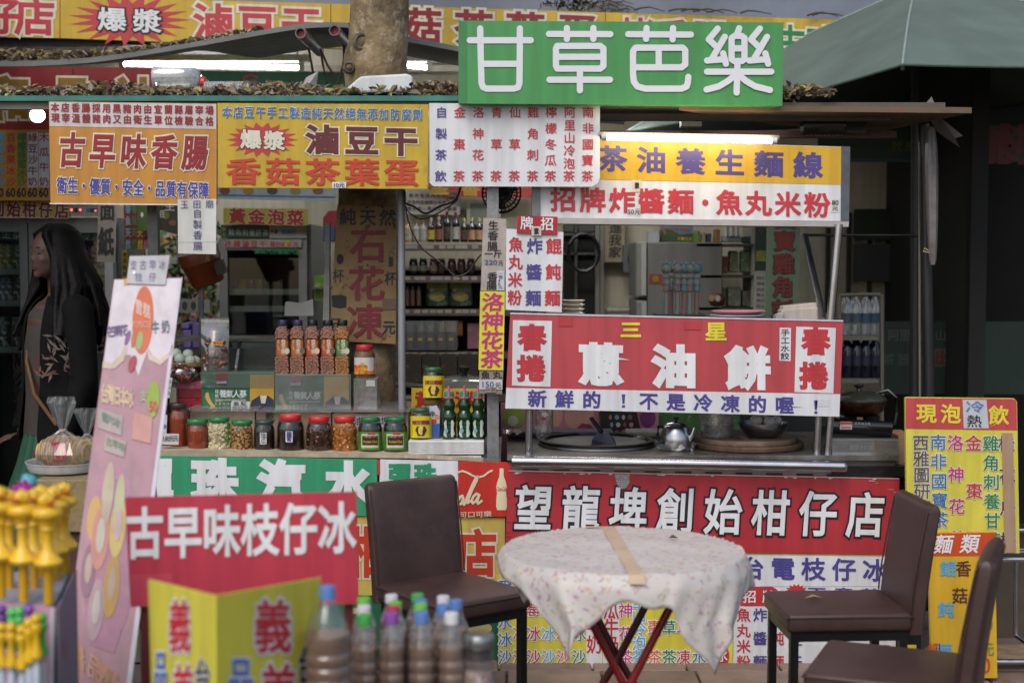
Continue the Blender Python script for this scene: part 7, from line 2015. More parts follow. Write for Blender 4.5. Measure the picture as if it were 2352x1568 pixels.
B = shop_sign('food_photo_sign', 'dark food photo sign with white lettering right of the grey post', [(366, 468), (410, 470), (410, 540), (366, 528)], 7.0, '#2c2a1c'); B.text('生', (390, 474), (390, 474), 22, 22, M('#c0bcb0', 0.5), 0.02); B.oval(382, 495, 7, 9, M('#5a6a2c', 0.5), 0.002, 'print'); B.oval(396, 512, 8, 7, M('#6a4a2c', 0.5), 0.003, 'print'); B.text('豆', (372, 492), (372, 492), 14, 18, M('#c0bcb0', 0.5), 0.02)
B = shop_sign('yellow_strip_sign', 'thin yellow strip sign with black characters beside the fridge', [(280, 574), (292, 574), (291, 640), (280, 640)], 7.0, '#a8902c'); B.text('冰涼飲料', (286, 584), (286, 630), 9, 11, INK['black'], 0.02)
# flower view between fridge and counter: a shrub with blossoms seen through the side window opening
rg = random.Random(21)
t = thing('flowering_shrub', 'flowering shrub glimpsed between the post and the orange bucket', 'shrub', (P(420, 700, 8.2).x, 8.15, 0))
for nm, col, cnt in (('leaves', '#5f7a4c', 420), ('pale_leaves', '#9aa58c', 220), ('orange_blossoms', '#c8843c', 60), ('pink_blossoms', '#b5808c', 60)):
    m = MB()
    for k in range(cnt):
        c = Vector((rg.uniform(P(345, 600, 8.1).x, P(505, 600, 8.1).x), 8.15 + rg.uniform(-0.12, 0.2), rg.uniform(1.0, 1.8)))
        a = rg.uniform(0, 6.3); s_ = 0.025
        m.add([c + Vector((s_ * math.cos(a), 0.01, s_ * math.sin(a))), c + Vector((-s_ * 0.5 * math.sin(a), -0.015, s_ * 0.5 * math.cos(a))), c - Vector((s_ * math.cos(a), 0.01, s_ * math.sin(a))), c + Vector((s_ * 0.5 * math.sin(a), 0.015, -s_ * 0.5 * math.cos(a)))], [(0, 1, 2, 3)])
    m.build(nm, M(col, 0.6), t)
m = MB()
for k in range(6):
    x = P(360 + k * 26, 600, 8.1).x
    m.tube([(x, 8.2, 0), (x + 0.03, 8.2, 0.8), (x + rg.uniform(-.1, .1), 8.2, 1.6)], 0.012, 6, 0.005)
m.build('stem', M('#4a3c2c', 0.8), t)
# orange bucket lamp / dispenser hung at an angle
t = thing('tilted_bucket', 'tilted orange-brown bucket cooler with a white dome lid and beaded rim', 'bucket', P(470, 610, 6.4))
rot = Matrix.Rotation(R(-17), 3, 'Y') @ Matrix.Rotation(R(10), 3, 'X')
c = P(480, 652, 6.4)
s_ = S(6.4)
m = MB(); m.lathe([(34 * s_, 0), (37 * s_, 4 * s_), (45 * s_, 52 * s_), (47 * s_, 54 * s_), (48 * s_, 80 * s_), (47 * s_, 82 * s_)], c, 28, rot=rot); m.build('bucket_body', M('#7c3a1c', 0.35, dirt=0.15), t, True)
m = MB(); m.lathe([(47 * s_, 82 * s_), (46 * s_, 90 * s_), (38 * s_, 112 * s_), (22 * s_, 126 * s_), (0.001, 130 * s_)], c, 28, rot=rot); m.build('lid_dome', M('#b0aca4', 0.4), t, True)
m = MB()
for k in range(44):
    a = 2 * math.pi * k / 44
    m.ball(c + rot @ Vector((48 * s_ * math.cos(a), 48 * s_ * math.sin(a), 83 * s_)), 0.0042, 6, 4)
m.build('beads', M('#c8b8d8', 0.3), t, True, kind='stuff')
m = MB(); m.box(c + rot @ Vector((42 * s_, -22 * s_, 32 * s_)), (0.045, 0.03, 0.06), rot=rot); m.build('tap_box', M('#4a4844', 0.4), t)
m = MB(); m.tube([P(462, 652, 6.42), P(462, 800, 6.42)], 0.012, 8); m.build('stand', GALV, t)
B = Round(t, c, 46 * s_)
try:
    B2_ = Board(t, P(455, 595, 6.4 - 0.1), (0, -1, 0)); B2_.patch([(432, 602), (484, 583), (486, 596), (434, 616)], M('#5c1c2c', 0.5), 0.0, 'price_label'); B2_.run('一支60元', 436, 590, 482, 607, M('#b08a2c', 0.5), 0.02, 0.002, sl=-0.33)
except Exception:
    pass
# violet plastic tubs and case behind the counter
for i, (x0_, y0_, x1_, y1_, lb) in enumerate(((408, 757, 430, 800, 'violet tub at the back left behind the eggs'), (431, 742, 470, 800, 'taller violet tub behind the zip bag'), (404, 742, 425, 756, 'small pale violet tub on top of the others'))):
    t = MB(); t.rbox(((P(x0_, 0, 6.5).x + P(x1_, 0, 6.5).x) / 2, 6.58, (P(0, y0_, 6.5).z + P(0, y1_, 6.5).z) / 2), (abs(P(x1_, 0, 6.5).x - P(x0_, 0, 6.5).x), 0.16, P(0, y0_, 6.5).z - P(0, y1_, 6.5).z), 0.008)
    t.thing('violet_tub', M('#7a68b0', 0.4, dirt=0.1), lb, 'tub', 'violet tubs behind the eggs')
m = MB(); m.px(398, 800, 470, 815, 6.5, 0.4); m.thing('back_shelf', M('#3c3c44', 0.5), 'dark shelf under the violet tubs', 'shelf')
B = shop_sign('fish_shape_card', 'small white card with three dark fish shapes behind the banner', [(408, 686), (482, 688), (482, 718), (408, 718)], 6.9, '#8a8a80', cat='card')
for x in (424, 444, 463):
    B.oval(x, 702, 6, 10, M('#3a3a38', 0.5), 0.002, 'print')
# ---- middle: kimchi fridge and posters
B = shop_sign('ice_cream_poster', 'white poster with blue line and ice cream shapes above the kimchi sign', [(490, 420), (774, 428), (772, 462), (490, 456)], 7.2, '#aab2b4', cat='poster')
B.rect(490, 446, 770, 450, M('#3f7aa8', 0.5), 0.002, 'blue_line', 0.018)
for k, x in enumerate((516, 570, 625, 678, 730)):
    B.oval(x, 438, 12, 9, M(('#7c4a3c', '#a8843c', '#5a4a44', '#9a8a5c', '#8a5a4c')[k], 0.5), 0.003, 'print')
B = shop_sign('pickle_sign', 'yellow-green sign with four red brush characters on the middle fridge', [(513, 478), (705, 480), (704, 518), (513, 514)], 7.25, '#a8a01e')
B.text('黃金泡菜', (545, 497), (678, 501), 38, 36, M('#8f2418', 0.5), 0.05, 0.004, INK['cream'], 0.07)
f2 = fridge('middle glass fridge with a dark green header under the yellow-green sign', 505, 712, 515, 7.35, [(505, 706, 548)], None, shelves=(668, 706, 790))
B = Board(f2, P(600, 540, 7.31), (0, -1, 0))
B.rect(508, 518, 618, 546, M('#123a28', 0.5), 0.0, 'header_strip'); B.text('雞角刺養肝茶', (532, 533), (610, 535), 13, 15, M('#9aa8a0', 0.5), 0.02, 0.003); B.text('現泡', (514, 527), (514, 539), 8, 9, M('#8a9a2c', 0.5), 0.02, 0.003)
B.rect(619, 521, 704, 547, M('#8f938f', 0.5), 0.0, 'control_strip'); B.rect(646, 528, 680, 537, M('#4a7a9c', 0.5), 0.002, 'display'); B.oval(625, 531, 3, 4, M('#9c3a1c', 0.5), 0.002, 'switch'); B.oval(634, 532, 4, 5, M('#1c4a34', 0.5), 0.002, 'switch')
B.rect(512, 550, 692, 568, M('#8f918c', 0.5), 0.004, 'price_strip'); B.text('冰鎮滷豆干', (524, 559), (604, 561), 15, 16, M('#a8362c', 0.5), 0.03, 0.006); B.text('每份80元', (626, 561), (680, 562), 12, 13, M('#a8362c', 0.5), 0.03, 0.006); B.rect(655, 553, 667, 567, M('#b09c1c', 0.5), 0.0045, 'price_patch')
B.text('彈珠汽水彈珠汽水', (590, 577), (684, 579), 12, 13, M('#1c7a4c', 0.5), 0.03, 0.012)
for i, (x, c_) in enumerate(((521, '#7a2a34'), (538, '#3a5a8c'), (556, '#8a6a2c'), (574, '#6a2c34'), (594, '#4a5a3c'))):
    m = MB(); m.px(x - 8, 642, x + 8, 668, 7.5, 0.1); m.thing('juice_box', M(c_, 0.5, dirt=0.2, stain=(30, 0.55, 0.62, '#a09a8c')), ['maroon juice box at the left of the middle fridge shelf', 'blue juice box on the middle fridge shelf', 'yellow-brown juice box on the middle fridge shelf', 'narrow dark red juice box on the middle fridge shelf', 'green and white juice box at the right of the middle fridge shelf'][i], 'carton', 'juice boxes in the middle fridge')
m = MB(); m.px(706, 440, 800, 1100, 8.3, 0.1); m.thing('added_grey_panel', M('#4c4f48', 0.6, dirt=0.3, scale=5, stain=(7, 0.56, 0.64, '#7c8078')), 'added dim grey panel between the middle fridge and the painted tree board', 'cabinet')  # dark sheet added to dim the pale wall showing in this gap
t = thing('red_machine', 'red toy vending box partly hidden behind the tree board', 'box', P(750, 540, 7.2))
m = MB(); m.slab([P(742, 500, 7.2), P(755, 484, 7.2), P(800, 484, 7.2), P(800, 555, 7.2), P(742, 555, 7.2)], 0.15); m.build('casing', M('#8a2030', 0.5), t)
m = MB(); m.px(742, 520, 768, 553, 7.19, 0.01); m.build('blue_panel', M('#2a4a7c', 0.5), t)
m = MB(); m.px(722, 632, 746, 690, 7.3, 0.1); m.thing('green_packet', M('#5a8a1c', 0.5, dirt=0.2, stain=(25, 0.55, 0.62, '#8a9a6c')), 'bright green snack packet right of the middle fridge', 'packet')
m = MB(); m.px(714, 660, 770, 664, 7.25, 0.3); m.thing('side_shelf', M('#55534c', 0.5), 'small shelf behind the white batten', 'shelf')
# ---- bottle shelves right of the round post
m = MB(); m.px(700, 425, 1240, 900, 8.3, 0.03); m.thing('rear_panel', M('#a39e88', 0.7, dirt=0.1), 'cream rear panel behind the bottle shelves', 'panel')
B = shop_sign('notice_poster', 'pale notice with rows of small print and a red no-smoking ring', [(932, 438), (1058, 440), (1056, 494), (932, 492)], 8.2, '#a9a498', cat='notice')
B.text('請勿在店內吸煙', (944, 449), (1020, 450), 9, 9, M('#4a3a3c', 0.5), 0.02); B.text('本店內全面禁止吸煙', (940, 464), (1020, 465), 9, 9, M('#4a3a3c', 0.5), 0.02); B.text('違者處一萬元以下罰鍰', (940, 479), (1044, 480), 9, 9, M('#4a3a3c', 0.5), 0.02)
for k in range(16):
    a = 2 * math.pi * k / 16; a2 = 2 * math.pi * (k + 1) / 16
    B.patch([(1038 + 13 * math.cos(a), 455 + 13 * math.sin(a)), (1038 + 13 * math.cos(a2), 455 + 13 * math.sin(a2)), (1038 + 10 * math.cos(a2), 455 + 10 * math.sin(a2)), (1038 + 10 * math.cos(a), 455 + 10 * math.sin(a))], M('#a8483c', 0.5), 0.002, 'ring_print')
B.rect(1031, 452, 1045, 456, M('#4a3a3c', 0.5), 0.0025, 'print')
B = shop_sign('red_rear_sign', 'red and gold rear sign peeping out under the white tea list', [(985, 420), (1240, 424), (1240, 455), (1058, 452), (1058, 440), (985, 436)], 8.1, '#9c2a24'); B.text('金香腸', (1010, 432), (1150, 436), 44, 34, M('#b08a2c', 0.5), 0.04)
m = MB(); m.px(1072, 462, 1150, 515, 8.22, 0.04); m.thing('window_frame_panel', M('#a8a892', 0.5), 'pale window frame behind the wine bottles', 'panel')
m = MB(); m.px(1080, 468, 1140, 510, 8.215, 0.003); m.thing('frosted_pane', M('#7d8474', 0.3), 'dull green pane in the pale window frame', 'panel')
rk = thing('goods_shelf', 'dark goods shelf with four boards and price strips right of the round post', 'shelf', (P(1020, 700, 7.9).x, 7.95, 0))
for y in (560, 632, 708, 806, 905):
    z = P(1000, y, 7.75).z
    m = MB(); m.box(((P(905, 0, 7.75).x + P(1250, 0, 7.75).x) / 2, 7.95, z - 0.015), (P(1250, 0, 7.75).x - P(905, 0, 7.75).x, 0.42, 0.02)); m.build('shelf_board', M('#4a453c', 0.6), rk)
    m = MB(); m.box(((P(905, 0, 7.75).x + P(1250, 0, 7.75).x) / 2, 7.735, z - 0.022), (P(1250, 0, 7.75).x - P(905, 0, 7.75).x, 0.008, 0.034)); m.build('price_rail', M('#5c5048', 0.5), rk)
    rg = random.Random(y)
    m = MB()
    for k in range(9):
        x = 936 + k * 19 + rg.uniform(-4, 4)
        m.px(x - 7, y + 3, x + 7, y + 11, 7.728, 0.003)
    m.build('price_labels', M('#9a948c', 0.5), rk, kind='stuff')
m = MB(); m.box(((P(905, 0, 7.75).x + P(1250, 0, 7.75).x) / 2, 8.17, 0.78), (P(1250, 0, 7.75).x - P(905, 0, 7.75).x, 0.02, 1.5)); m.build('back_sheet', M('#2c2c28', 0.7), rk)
for x in (905, 1250):
    m = MB(); m.box((P(x, 0, 7.75).x, 7.95, 0.85), (0.03, 0.44, 1.7)); m.build('side_board', M('#3a382f', 0.6), rk)
def wine(x, top, yb, Y, glass, lab, cap, lb, w_=17):
    p = P(x, yb, Y); s_ = S(Y); r = w_ * s_; h = (yb - top) * s_
    t = thing('wine_bottle', lb, 'bottle', p, 'bottles on the top shelf')
    m = MB(); m.lathe([(r * 0.95, 0), (r, 0.005), (r, h * 0.6), (r * 0.85, h * 0.68), (r * 0.36, h * 0.78), (r * 0.34, h * 0.97), (r * 0.3, h * 0.97)], p, 16); m.build('glass', M(glass, 0.12, coat=0.4, dirt=0.1), t, True)
    m = MB(); m.lathe([(r * 1.015, h * 0.1), (r * 1.015, h * 0.5)], p, 16); m.build('paper_label', M(lab, 0.5, dirt=0.2, stain=(50, 0.52, 0.6, '#6a5a48')), t, True)
    m = MB(); m.lathe([(r * 0.39, h * 0.84), (r * 0.4, h * 0.99), (r * 0.3, h)], p, 12); m.build('cap', M(cap, 0.4), t, True)
for i, (x, top, gl_, lab, cap, lb) in enumerate(((938, 505, '#a88a4c', '#b0a890', '#a8843c', 'leftmost pale bottle with an oval white label'), (956, 507, '#8a8a80', '#a8a898', '#8a6a3c', 'first clear liquor bottle with a gold cap'), (972, 507, '#8a8a80', '#a8a898', '#8a6a3c', 'second clear liquor bottle beside the yellow-labelled one'), (990, 500, '#15120f', '#b0a02c', '#b0a890', 'dark wine bottle with the yellow label'), (1008, 497, '#2a1210', '#8a4a44', '#a8987c', 'dark bottle with a dusty red label'), (1027, 486, '#0e120f', '#3a3020', '#5a1c24', 'tallest dark wine bottle with a gold cross label'), (1047, 488, '#101010', '#a8a8a0', '#6a2028', 'dark wine bottle with a plain white label'), (1066, 501, '#15110f', '#4a2a28', '#b0a87c', 'dark bottle with a dark red label right of the white-labelled one'), (1084, 500, '#14110f', '#b08464', '#b0a87c', 'dark bottle with a white and orange label'), (1101, 500, '#14110f', '#b08464', '#b0a87c', 'dark bottle with an orange label touching the price strip'))):
    wine(x, top, 556, 7.82, gl_, lab, cap, lb, 8.6)
for i, (x, c_, lc) in enumerate(((950, '#1c2418', '#2c5a38'), (972, '#1c2418', '#2c5a38'), (996, '#6a3a34', '#8a2c28'), (1014, '#3a241c', '#7a4a4c'), (1038, '#3a1c16', '#8a2420'), (1060, '#4a3020', '#8a2420'), (1082, '#3a2018', '#8a2420'))):
    p = P(x, 628, 7.85); r = 9.5 * S(7.85); h = 34 * S(7.85)
    t = thing('shelf_jar', ['green-labelled jar at the left of the second shelf', 'second green-labelled jar on the second shelf', 'reddish jar with a pale label on the second shelf', 'small jar with a pink lid on the second shelf', 'dark red-lidded jar in the middle right of the second shelf', 'brown jar with a bright red lid on the second shelf', 'red-lidded jar touching the yellow strip on the second shelf'][i], 'jar', p, 'jars on the second shelf')
    m = MB(); m.lathe([(r * 0.95, 0), (r, 0.004), (r, h * 0.75), (r * 0.8, h * 0.84)], p, 14); m.build('jar_body', M(c_, 0.25, dirt=0.3, coat=0.4), t, True)
    m = MB(); m.lathe([(r * 0.84, h * 0.84), (r * 0.84, h), (r * 0.1, h)], p, 14); m.build('lid', M(lc, 0.4), t, True)
    m = MB(); m.lathe([(r * 1.02, h * 0.18), (r * 1.02, h * 0.55)], p, 14); m.build('paper_label', M('#8f8c7c' if i < 3 else '#4a3020', 0.5, dirt=0.3), t, True)
for i, (x, w_) in enumerate(((1004, 27), (1058, 28))):
    p = P(x, 702, 7.85)
    t = thing('noodle_packet', ['left green and yellow noodle packet on the third shelf', 'right green and yellow noodle packet on the third shelf'][i], 'packet', p, 'noodle packets on the third shelf')
    m = MB(); r = w_ * S(7.85)
    m.lathe([(r * 0.9, 0), (r * 1.0, 0.02), (r, 0.09), (r * 0.9, 0.12), (r * 0.95, 0.15)], p, 20, sy=0.35); m.build('film', M('#2c4a34', 0.3, dirt=0.3, coat=0.4, stain=(22, 0.54, 0.62, '#7a8a7c')), t, True)
    B = Board(t, P(x, 680, 7.85 - r * 0.36), (0, -1, 0)); B.oval(x, 681, 18, 11, M('#a89a54', 0.6, dirt=0.3, scale=40), 0.004, 'noodle_print'); B.rect(x - 24, 650, x + 24, 663, M('#7a7a24', 0.5, dirt=0.3), 0.002, 'header_print')
for i, x in enumerate((936, 948, 962)):
    p = P(x, 702, 7.8)
    m = MB(); r = 5.6 * S(7.8); h = 46 * S(7.8); m.lathe([(r, 0), (r, h * 0.75), (r * 0.5, h * 0.9), (r * 0.5, h)], p, 12); m.thing('slim_bottle', M(('#6a4a34', '#7a4a44', '#6a5a34')[i], 0.4, dirt=0.3, stain=(40, 0.5, 0.6, '#4a3a34')), ['brown slim bottle half behind the round post', 'reddish slim bottle beside the noodle packets', 'ochre slim bottle touching the noodle packets'][i], 'bottle', 'slim bottles', smooth=True)
m = MB(); m.slab([P(1010, 742, 7.8), P(1028, 737, 7.8), P(1062, 738, 7.8), P(1062, 770, 7.8), P(1008, 770, 7.8)], 0.08); m.thing('orange_gift_bag', M('#a8782c', 0.5, dirt=0.2, stain=(25, 0.56, 0.62, '#9c3a24')), 'orange gift bag with red print on the fourth shelf', 'bag')
m = MB(); m.px(1074, 742, 1140, 800, 7.8, 0.1); m.thing('pink_gift_box', M('#9c6a7c', 0.5, dirt=0.2, stain=(25, 0.58, 0.64, '#b09aa0')), 'dusty pink box at the right of the fourth shelf', 'box')
for i, x in enumerate((968, 990)):
    m = MB(); p = P(x, 768, 7.8); r = 9.5 * S(7.8); m.lathe([(r, 0), (r, 0.03), (r * 1.05, 0.032), (r * 1.05, 0.045), (r * 0.3, 0.047)], p, 14); m.thing('white_tub', M('#8a8a84', 0.5), ['left small white tub on the fourth shelf', 'right small white tub on the fourth shelf'][i], 'tub', 'white tubs', smooth=True)
for i, (x, w_) in enumerate(((942, 12), (965, 13), (988, 13), (1012, 13), (1036, 15))):
    t = thing('dried_food_bag', ['clear bag of dark dried food beside the round post', 'second clear bag of dark dried food with a yellow tag', 'third clear bag of dark dried food from the round post', 'fourth clear bag of dark dried food, with a yellow tag', 'largest clear bag of dark dried food before the pink box'][i], 'bag', P(x, 804, 7.8), 'dried food bags')
    m = MB(); m.lathe([(w_ * 0.8 * S(7.8), 0), (w_ * S(7.8), 0.02), (w_ * S(7.8), 0.08), (w_ * 0.8 * S(7.8), 0.1)], P(x, 804, 7.75), 14, sy=0.5); m.build('dried_food', M('#2c261e', 0.7, dirt=0.4, scale=40), t, True)
    m = MB(); m.lathe([(w_ * 0.9 * S(7.8), 0), (w_ * 1.08 * S(7.8), 0.03), (w_ * 0.9 * S(7.8), 0.12), (w_ * 1.1 * S(7.8), 0.16)], P(x, 804, 7.74), 16, sy=0.5); m.build('film', clear(gloss=0.4, milk=0.12, rough=0.15), t, True)
    B = Board(t, P(x, 780, 7.7), (0, -1, 0)); B.rect(x - 5, 776, x + 5, 782, M('#a8902c', 0.5), 0.0, 'sticker')
for i, (x0_, x1_) in enumerate(((930, 968), (970, 1010), (1012, 1050), (1052, 1098))):
    m = MB(); m.px(x0_, 812, x1_, 880, 7.72, 0.1); m.thing('packet_row', M('#3a3326', 0.5, dirt=0.3, stain=(20, 0.58, 0.64, '#8a7a2c')), ['dark snack packet beside the round post on the bottom shelf', 'second dark snack packet on the bottom shelf', 'third dark snack packet on the bottom shelf', 'rightmost dark snack packet behind the wok lid'][i], 'packet', 'dark packets on the bottom shelf')

# ---- view through the cart window
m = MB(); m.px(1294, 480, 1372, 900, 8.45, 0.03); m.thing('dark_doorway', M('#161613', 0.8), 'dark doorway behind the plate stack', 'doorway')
for x0_, x1_, y0_, y1_, lb in ((1320, 1326, 480, 720, 'thin upright of the window grid in the dark doorway'), (1290, 1370, 535, 541, 'cross bar of the window grid in the dark doorway'), (1290, 1370, 580, 585, 'lower cross bar of the window grid in the dark doorway')):
    m = MB(); m.px(x0_, y0_, x1_, y1_, 8.4, 0.03); m.thing('window_bar', M('#4a4a44', 0.6), lb, 'bar')
m = MB(); m.px(1296, 488, 1318, 532, 8.43, 0.01); m.px(1328, 488, 1366, 532, 8.43, 0.01); m.thing('dim_pane', M('#4a4a44', 0.4), 'dim grey pane in the grid of the dark doorway', 'pane')
m = MB(); q = P(1340, 580, 8.3)
m.tube([q + Vector((0.09 * math.cos(a * 0.45), 0, 0.11 * math.sin(a * 0.45))) for a in range(15)], 0.012, 8); m.thing('hanging_hose', BLACKP, 'coiled black hose hanging in the dark doorway', 'hose', smooth=True)
for x0_, x1_ in ((1368, 1376), (1379, 1386)):
    m = MB(); m.px(x0_, 480, x1_, 900, 8.38, 0.06); m.thing('door_frame', M('#77786a', 0.5), ['grey-green outer door frame strip right of the dark doorway', 'grey-green inner door frame strip right of the dark doorway'][x0_ > 1370], 'door frame')
B = shop_sign('couplet_strip', 'pale paper strip with three black brush characters on the cream wall', [(1386, 480), (1436, 480), (1434, 602), (1388, 602)], 8.4, '#94896c', th=0.003); B.text('進我家', (1414, 524), (1412, 580), 28, 26, M('#20201c', 0.6), 0.02, ital=0.1)
t = thing('meter_box', 'grey wall meter box with a black slot left of the tall fridge', 'meter box', P(1448, 625, 8.3))
m = MB(); m.px(1432, 562, 1465, 626, 8.3, 0.1); m.build('casing', M('#5f6266', 0.5), t, bevel=0.004); m = MB(); m.px(1442, 588, 1450, 602, 8.296, 0.004); m.build('slot', BLACKP, t)
t = thing('tall_fridge', 'tall grey two-door fridge seen from the side through the cart window', 'fridge', (P(1560, 700, 7.7).x, 8.0, 0))
m = MB(); a, b_ = P(1488, 556, 7.7), P(1660, 556, 7.7); m.box(((a.x + b_.x) / 2, 8.0, a.z / 2), (b_.x - a.x, 0.6, a.z)); m.build('cabinet', M('#5c5c58', 0.5, dirt=0.06), t, bevel=0.006)
for y0_, y1_ in ((556, 682), (690, 900)):
    m = MB(); m.px(1462, y0_, 1486, y1_, 7.72, 0.5); m.build('door', M('#6c6e6a', 0.4), t, bevel=0.006); m = MB(); m.px(1474, y0_ + 4, 1484, y1_ - 4, 7.7, 0.02); m.build('door_seal', M('#8f918c', 0.4), t)
B = Board(t, P(1560, 650, 7.7), (0, -1, 0)); B.patch([(1491, 629), (1585, 633), (1584, 656), (1490, 652)], M('#6a2c24', 0.5), 0.002, 'red_strip'); B.text('恭賀新禧', (1506, 641), (1572, 645), 14, 16, M('#8a7a24', 0.5), 0.03, 0.005)
B = shop_sign('landscape_poster', 'landscape poster with red title leaning on top of the tall fridge', [(1517, 516), (1592, 518), (1592, 558), (1512, 556)], 7.9, '#5c7a84', dirt=0.2, th=0.008, cat='poster'); B.patch([(1513, 556), (1514, 530), (1532, 524), (1562, 538), (1592, 536), (1592, 558)], M('#3a4f2c', 0.6, dirt=0.3, scale=20), 0.001, 'print'); B.text('桃子奶酪', (1542, 526), (1578, 528), 9, 9, M('#a8483c', 0.5), 0.02, 0.003); B.patch([(1519, 520), (1524, 521), (1530, 536), (1527, 540)], M('#a8483c', 0.5), 0.002, 'print'); B.text('宜蘭名產', (1560, 548), (1586, 549), 8, 8, M('#a89a2c', 0.5), 0.02, 0.003)
m = MB(); m.px(1488, 532, 1514, 556, 7.85, 0.05); m.thing('paper_box', M('#8f9494', 0.6), 'small pale box on top of the tall fridge beside the poster', 'box')
m = MB(); m.px(1392, 706, 1470, 720, 8.2, 0.12); m.thing('paper_roll_holder', M('#85857c', 0.5), 'pale roll holder low on the cream wall', 'holder', bevel=0.015)
ws = thing('wall_shelf', 'dark three-board wall shelf crowded with packets right of the tall fridge', 'shelf', P(1660, 700, 7.9))
for y in (560, 632, 706):
    m = MB(); m.px(1600, y, 1732, y + 6, 7.7, 0.3); m.build('shelf_board', M('#2e2e2a', 0.6), ws)
m = MB(); m.px(1728, 480, 1736, 900, 7.72, 0.3); m.build('side_board', M('#86867a', 0.5), ws)
items = [(1596, 530, 1608, 558, '#5a7a34', 'green bottle at the left of the upper wall shelf'), (1612, 534, 1622, 559, '#8a7a5c', 'beige packet on the upper wall shelf'), (1624, 536, 1634, 559, '#24284a', 'navy packet on the upper wall shelf'), (1642, 526, 1654, 558, '#8a5a24', 'amber jar with a red lid on the upper wall shelf'), (1660, 541, 1704, 556, '#9a9c98', 'white carton with a blue patch on the upper wall shelf'), (1706, 543, 1730, 558, '#24483c', 'dark green carton at the right of the upper wall shelf'),
         (1594, 572, 1624, 604, '#3f7a1c', 'bright green toy hung at the left of the middle wall shelf'), (1616, 600, 1648, 628, '#7a8a7c', 'pale leaflet box on the middle wall shelf'), (1638, 588, 1672, 628, '#7a2a1c', 'dark red snack box on the middle wall shelf'), (1676, 576, 1696, 626, '#5a6a4c', 'clear green packet on the middle wall shelf'), (1702, 576, 1724, 626, '#54643f', 'second clear green packet on the middle wall shelf'),
         (1634, 662, 1668, 690, '#5c6a1c', 'green box with a red lid on the lower wall shelf'), (1672, 660, 1702, 704, '#5f665a', 'clear bag of herbs on the lower wall shelf'), (1706, 668, 1724, 704, '#54544c', 'grey clear bag at the right of the lower wall shelf')]
for x0_, y0_, x1_, y1_, c_, lb in items:
    m = MB(); m.px(x0_, y0_, x1_, y1_, 7.76 + 0.001 * (x0_ % 7), 0.07); m.thing('shelf_packet', M(c_, 0.45, dirt=0.3, scale=20, stain=(28, 0.55, 0.62, '#8c8c7c')), lb, 'packet', 'packets on the wall shelf', bevel=0.008)
for k in range(3):
    m = MB(); p = P(1668 + k * 12, 542, 7.74); r = 5 * S(7.74); m.lathe([(r, 0), (r, 0.05), (r * 0.5, 0.07), (r * 0.45, 0.085)], p, 10); m.thing('spray_bottle', M('#a8a8a4', 0.4), ['left white spray bottle on the upper wall shelf', 'middle white spray bottle on the upper wall shelf', 'right white spray bottle on the upper wall shelf'][k], 'bottle', 'white spray bottles', smooth=True)
t = thing('wooden_owl_box', 'brown wooden owl-shaped box with two round dials on the lower wall shelf', 'box', P(1645, 704, 7.7))
m = MB(); m.ball(P(1645, 688, 7.72), (22 * S(7.7), 0.04, 18 * S(7.7)), 18, 12); m.build('box_body', M('#4a2c1c', 0.5), t, True)
B = Board(t, P(1645, 688, 7.67), (0, -1, 0)); B.oval(1634, 685, 6, 7, M('#8a7a4c', 0.4), 0.0, 'dial'); B.oval(1649, 685, 6, 7, M('#9a988c', 0.4), 0.0, 'dial')
def bub(lb, i):
    t = thing('bubble_wand', lb, 'toy', (0, 0, 0), 'white and blue bubble wands in the cart window')
    c1, c2, c3 = M('#9fa4a0', 0.4), M('#6a9aa8', 0.4), M('#a8807c', 0.4)
    m = MB(); m.lathe([(0.0105, -0.02), (0.0105, 0.1)], n=12); m.build('tube', c3 if i % 2 else c1, t, True)
    m = MB(); m.lathe([(0.012, 0.1), (0.016, 0.105), (0.015, 0.125), (0.012, 0.13)], n=12); m.build('grip', c2 if i % 2 else c3, t, True)
    m = MB(); m.lathe([(0.014, 0.13), (0.017, 0.14), (0.013, 0.155), (0.018, 0.165), (0.014, 0.18)], n=12); m.build('collar', c1, t, True)
    m = MB(); m.ball((0, 0, 0.2), (0.024, 0.018, 0.02), 12, 8); m.ball((-0.016, 0, 0.222), (0.007, 0.006, 0.011), 8, 6); m.ball((0.016, 0, 0.222), (0.007, 0.006, 0.011), 8, 6); m.build('head', c2 if i % 2 else c1, t, True)
    return t
zb2 = P(1560, 722, 6.3).z
w_a, w_b = bub('leftmost white bubble wand in the cart window', 0), bub('second bubble wand, blue head, in the cart window', 1)
w_a.location = P(1530, 722, 6.3); w_b.location = P(1541, 718, 6.4)
for i, (x, lb) in enumerate(((1556, 'third bubble wand, white head'), (1571, 'fourth bubble wand, blue head'), (1584, 'fifth bubble wand, white head'), (1600, 'rightmost bubble wand, blue head'))):
    copy_tree((w_a, w_b)[i % 2], P(x, 722, 6.3), lb)
m = MB(); m.px(1510, 722, 1620, 760, 6.25, 0.2); m.thing('wand_box', M('#4a5a3c', 0.6), 'green box holding the bubble wands behind the pancake sign', 'box')
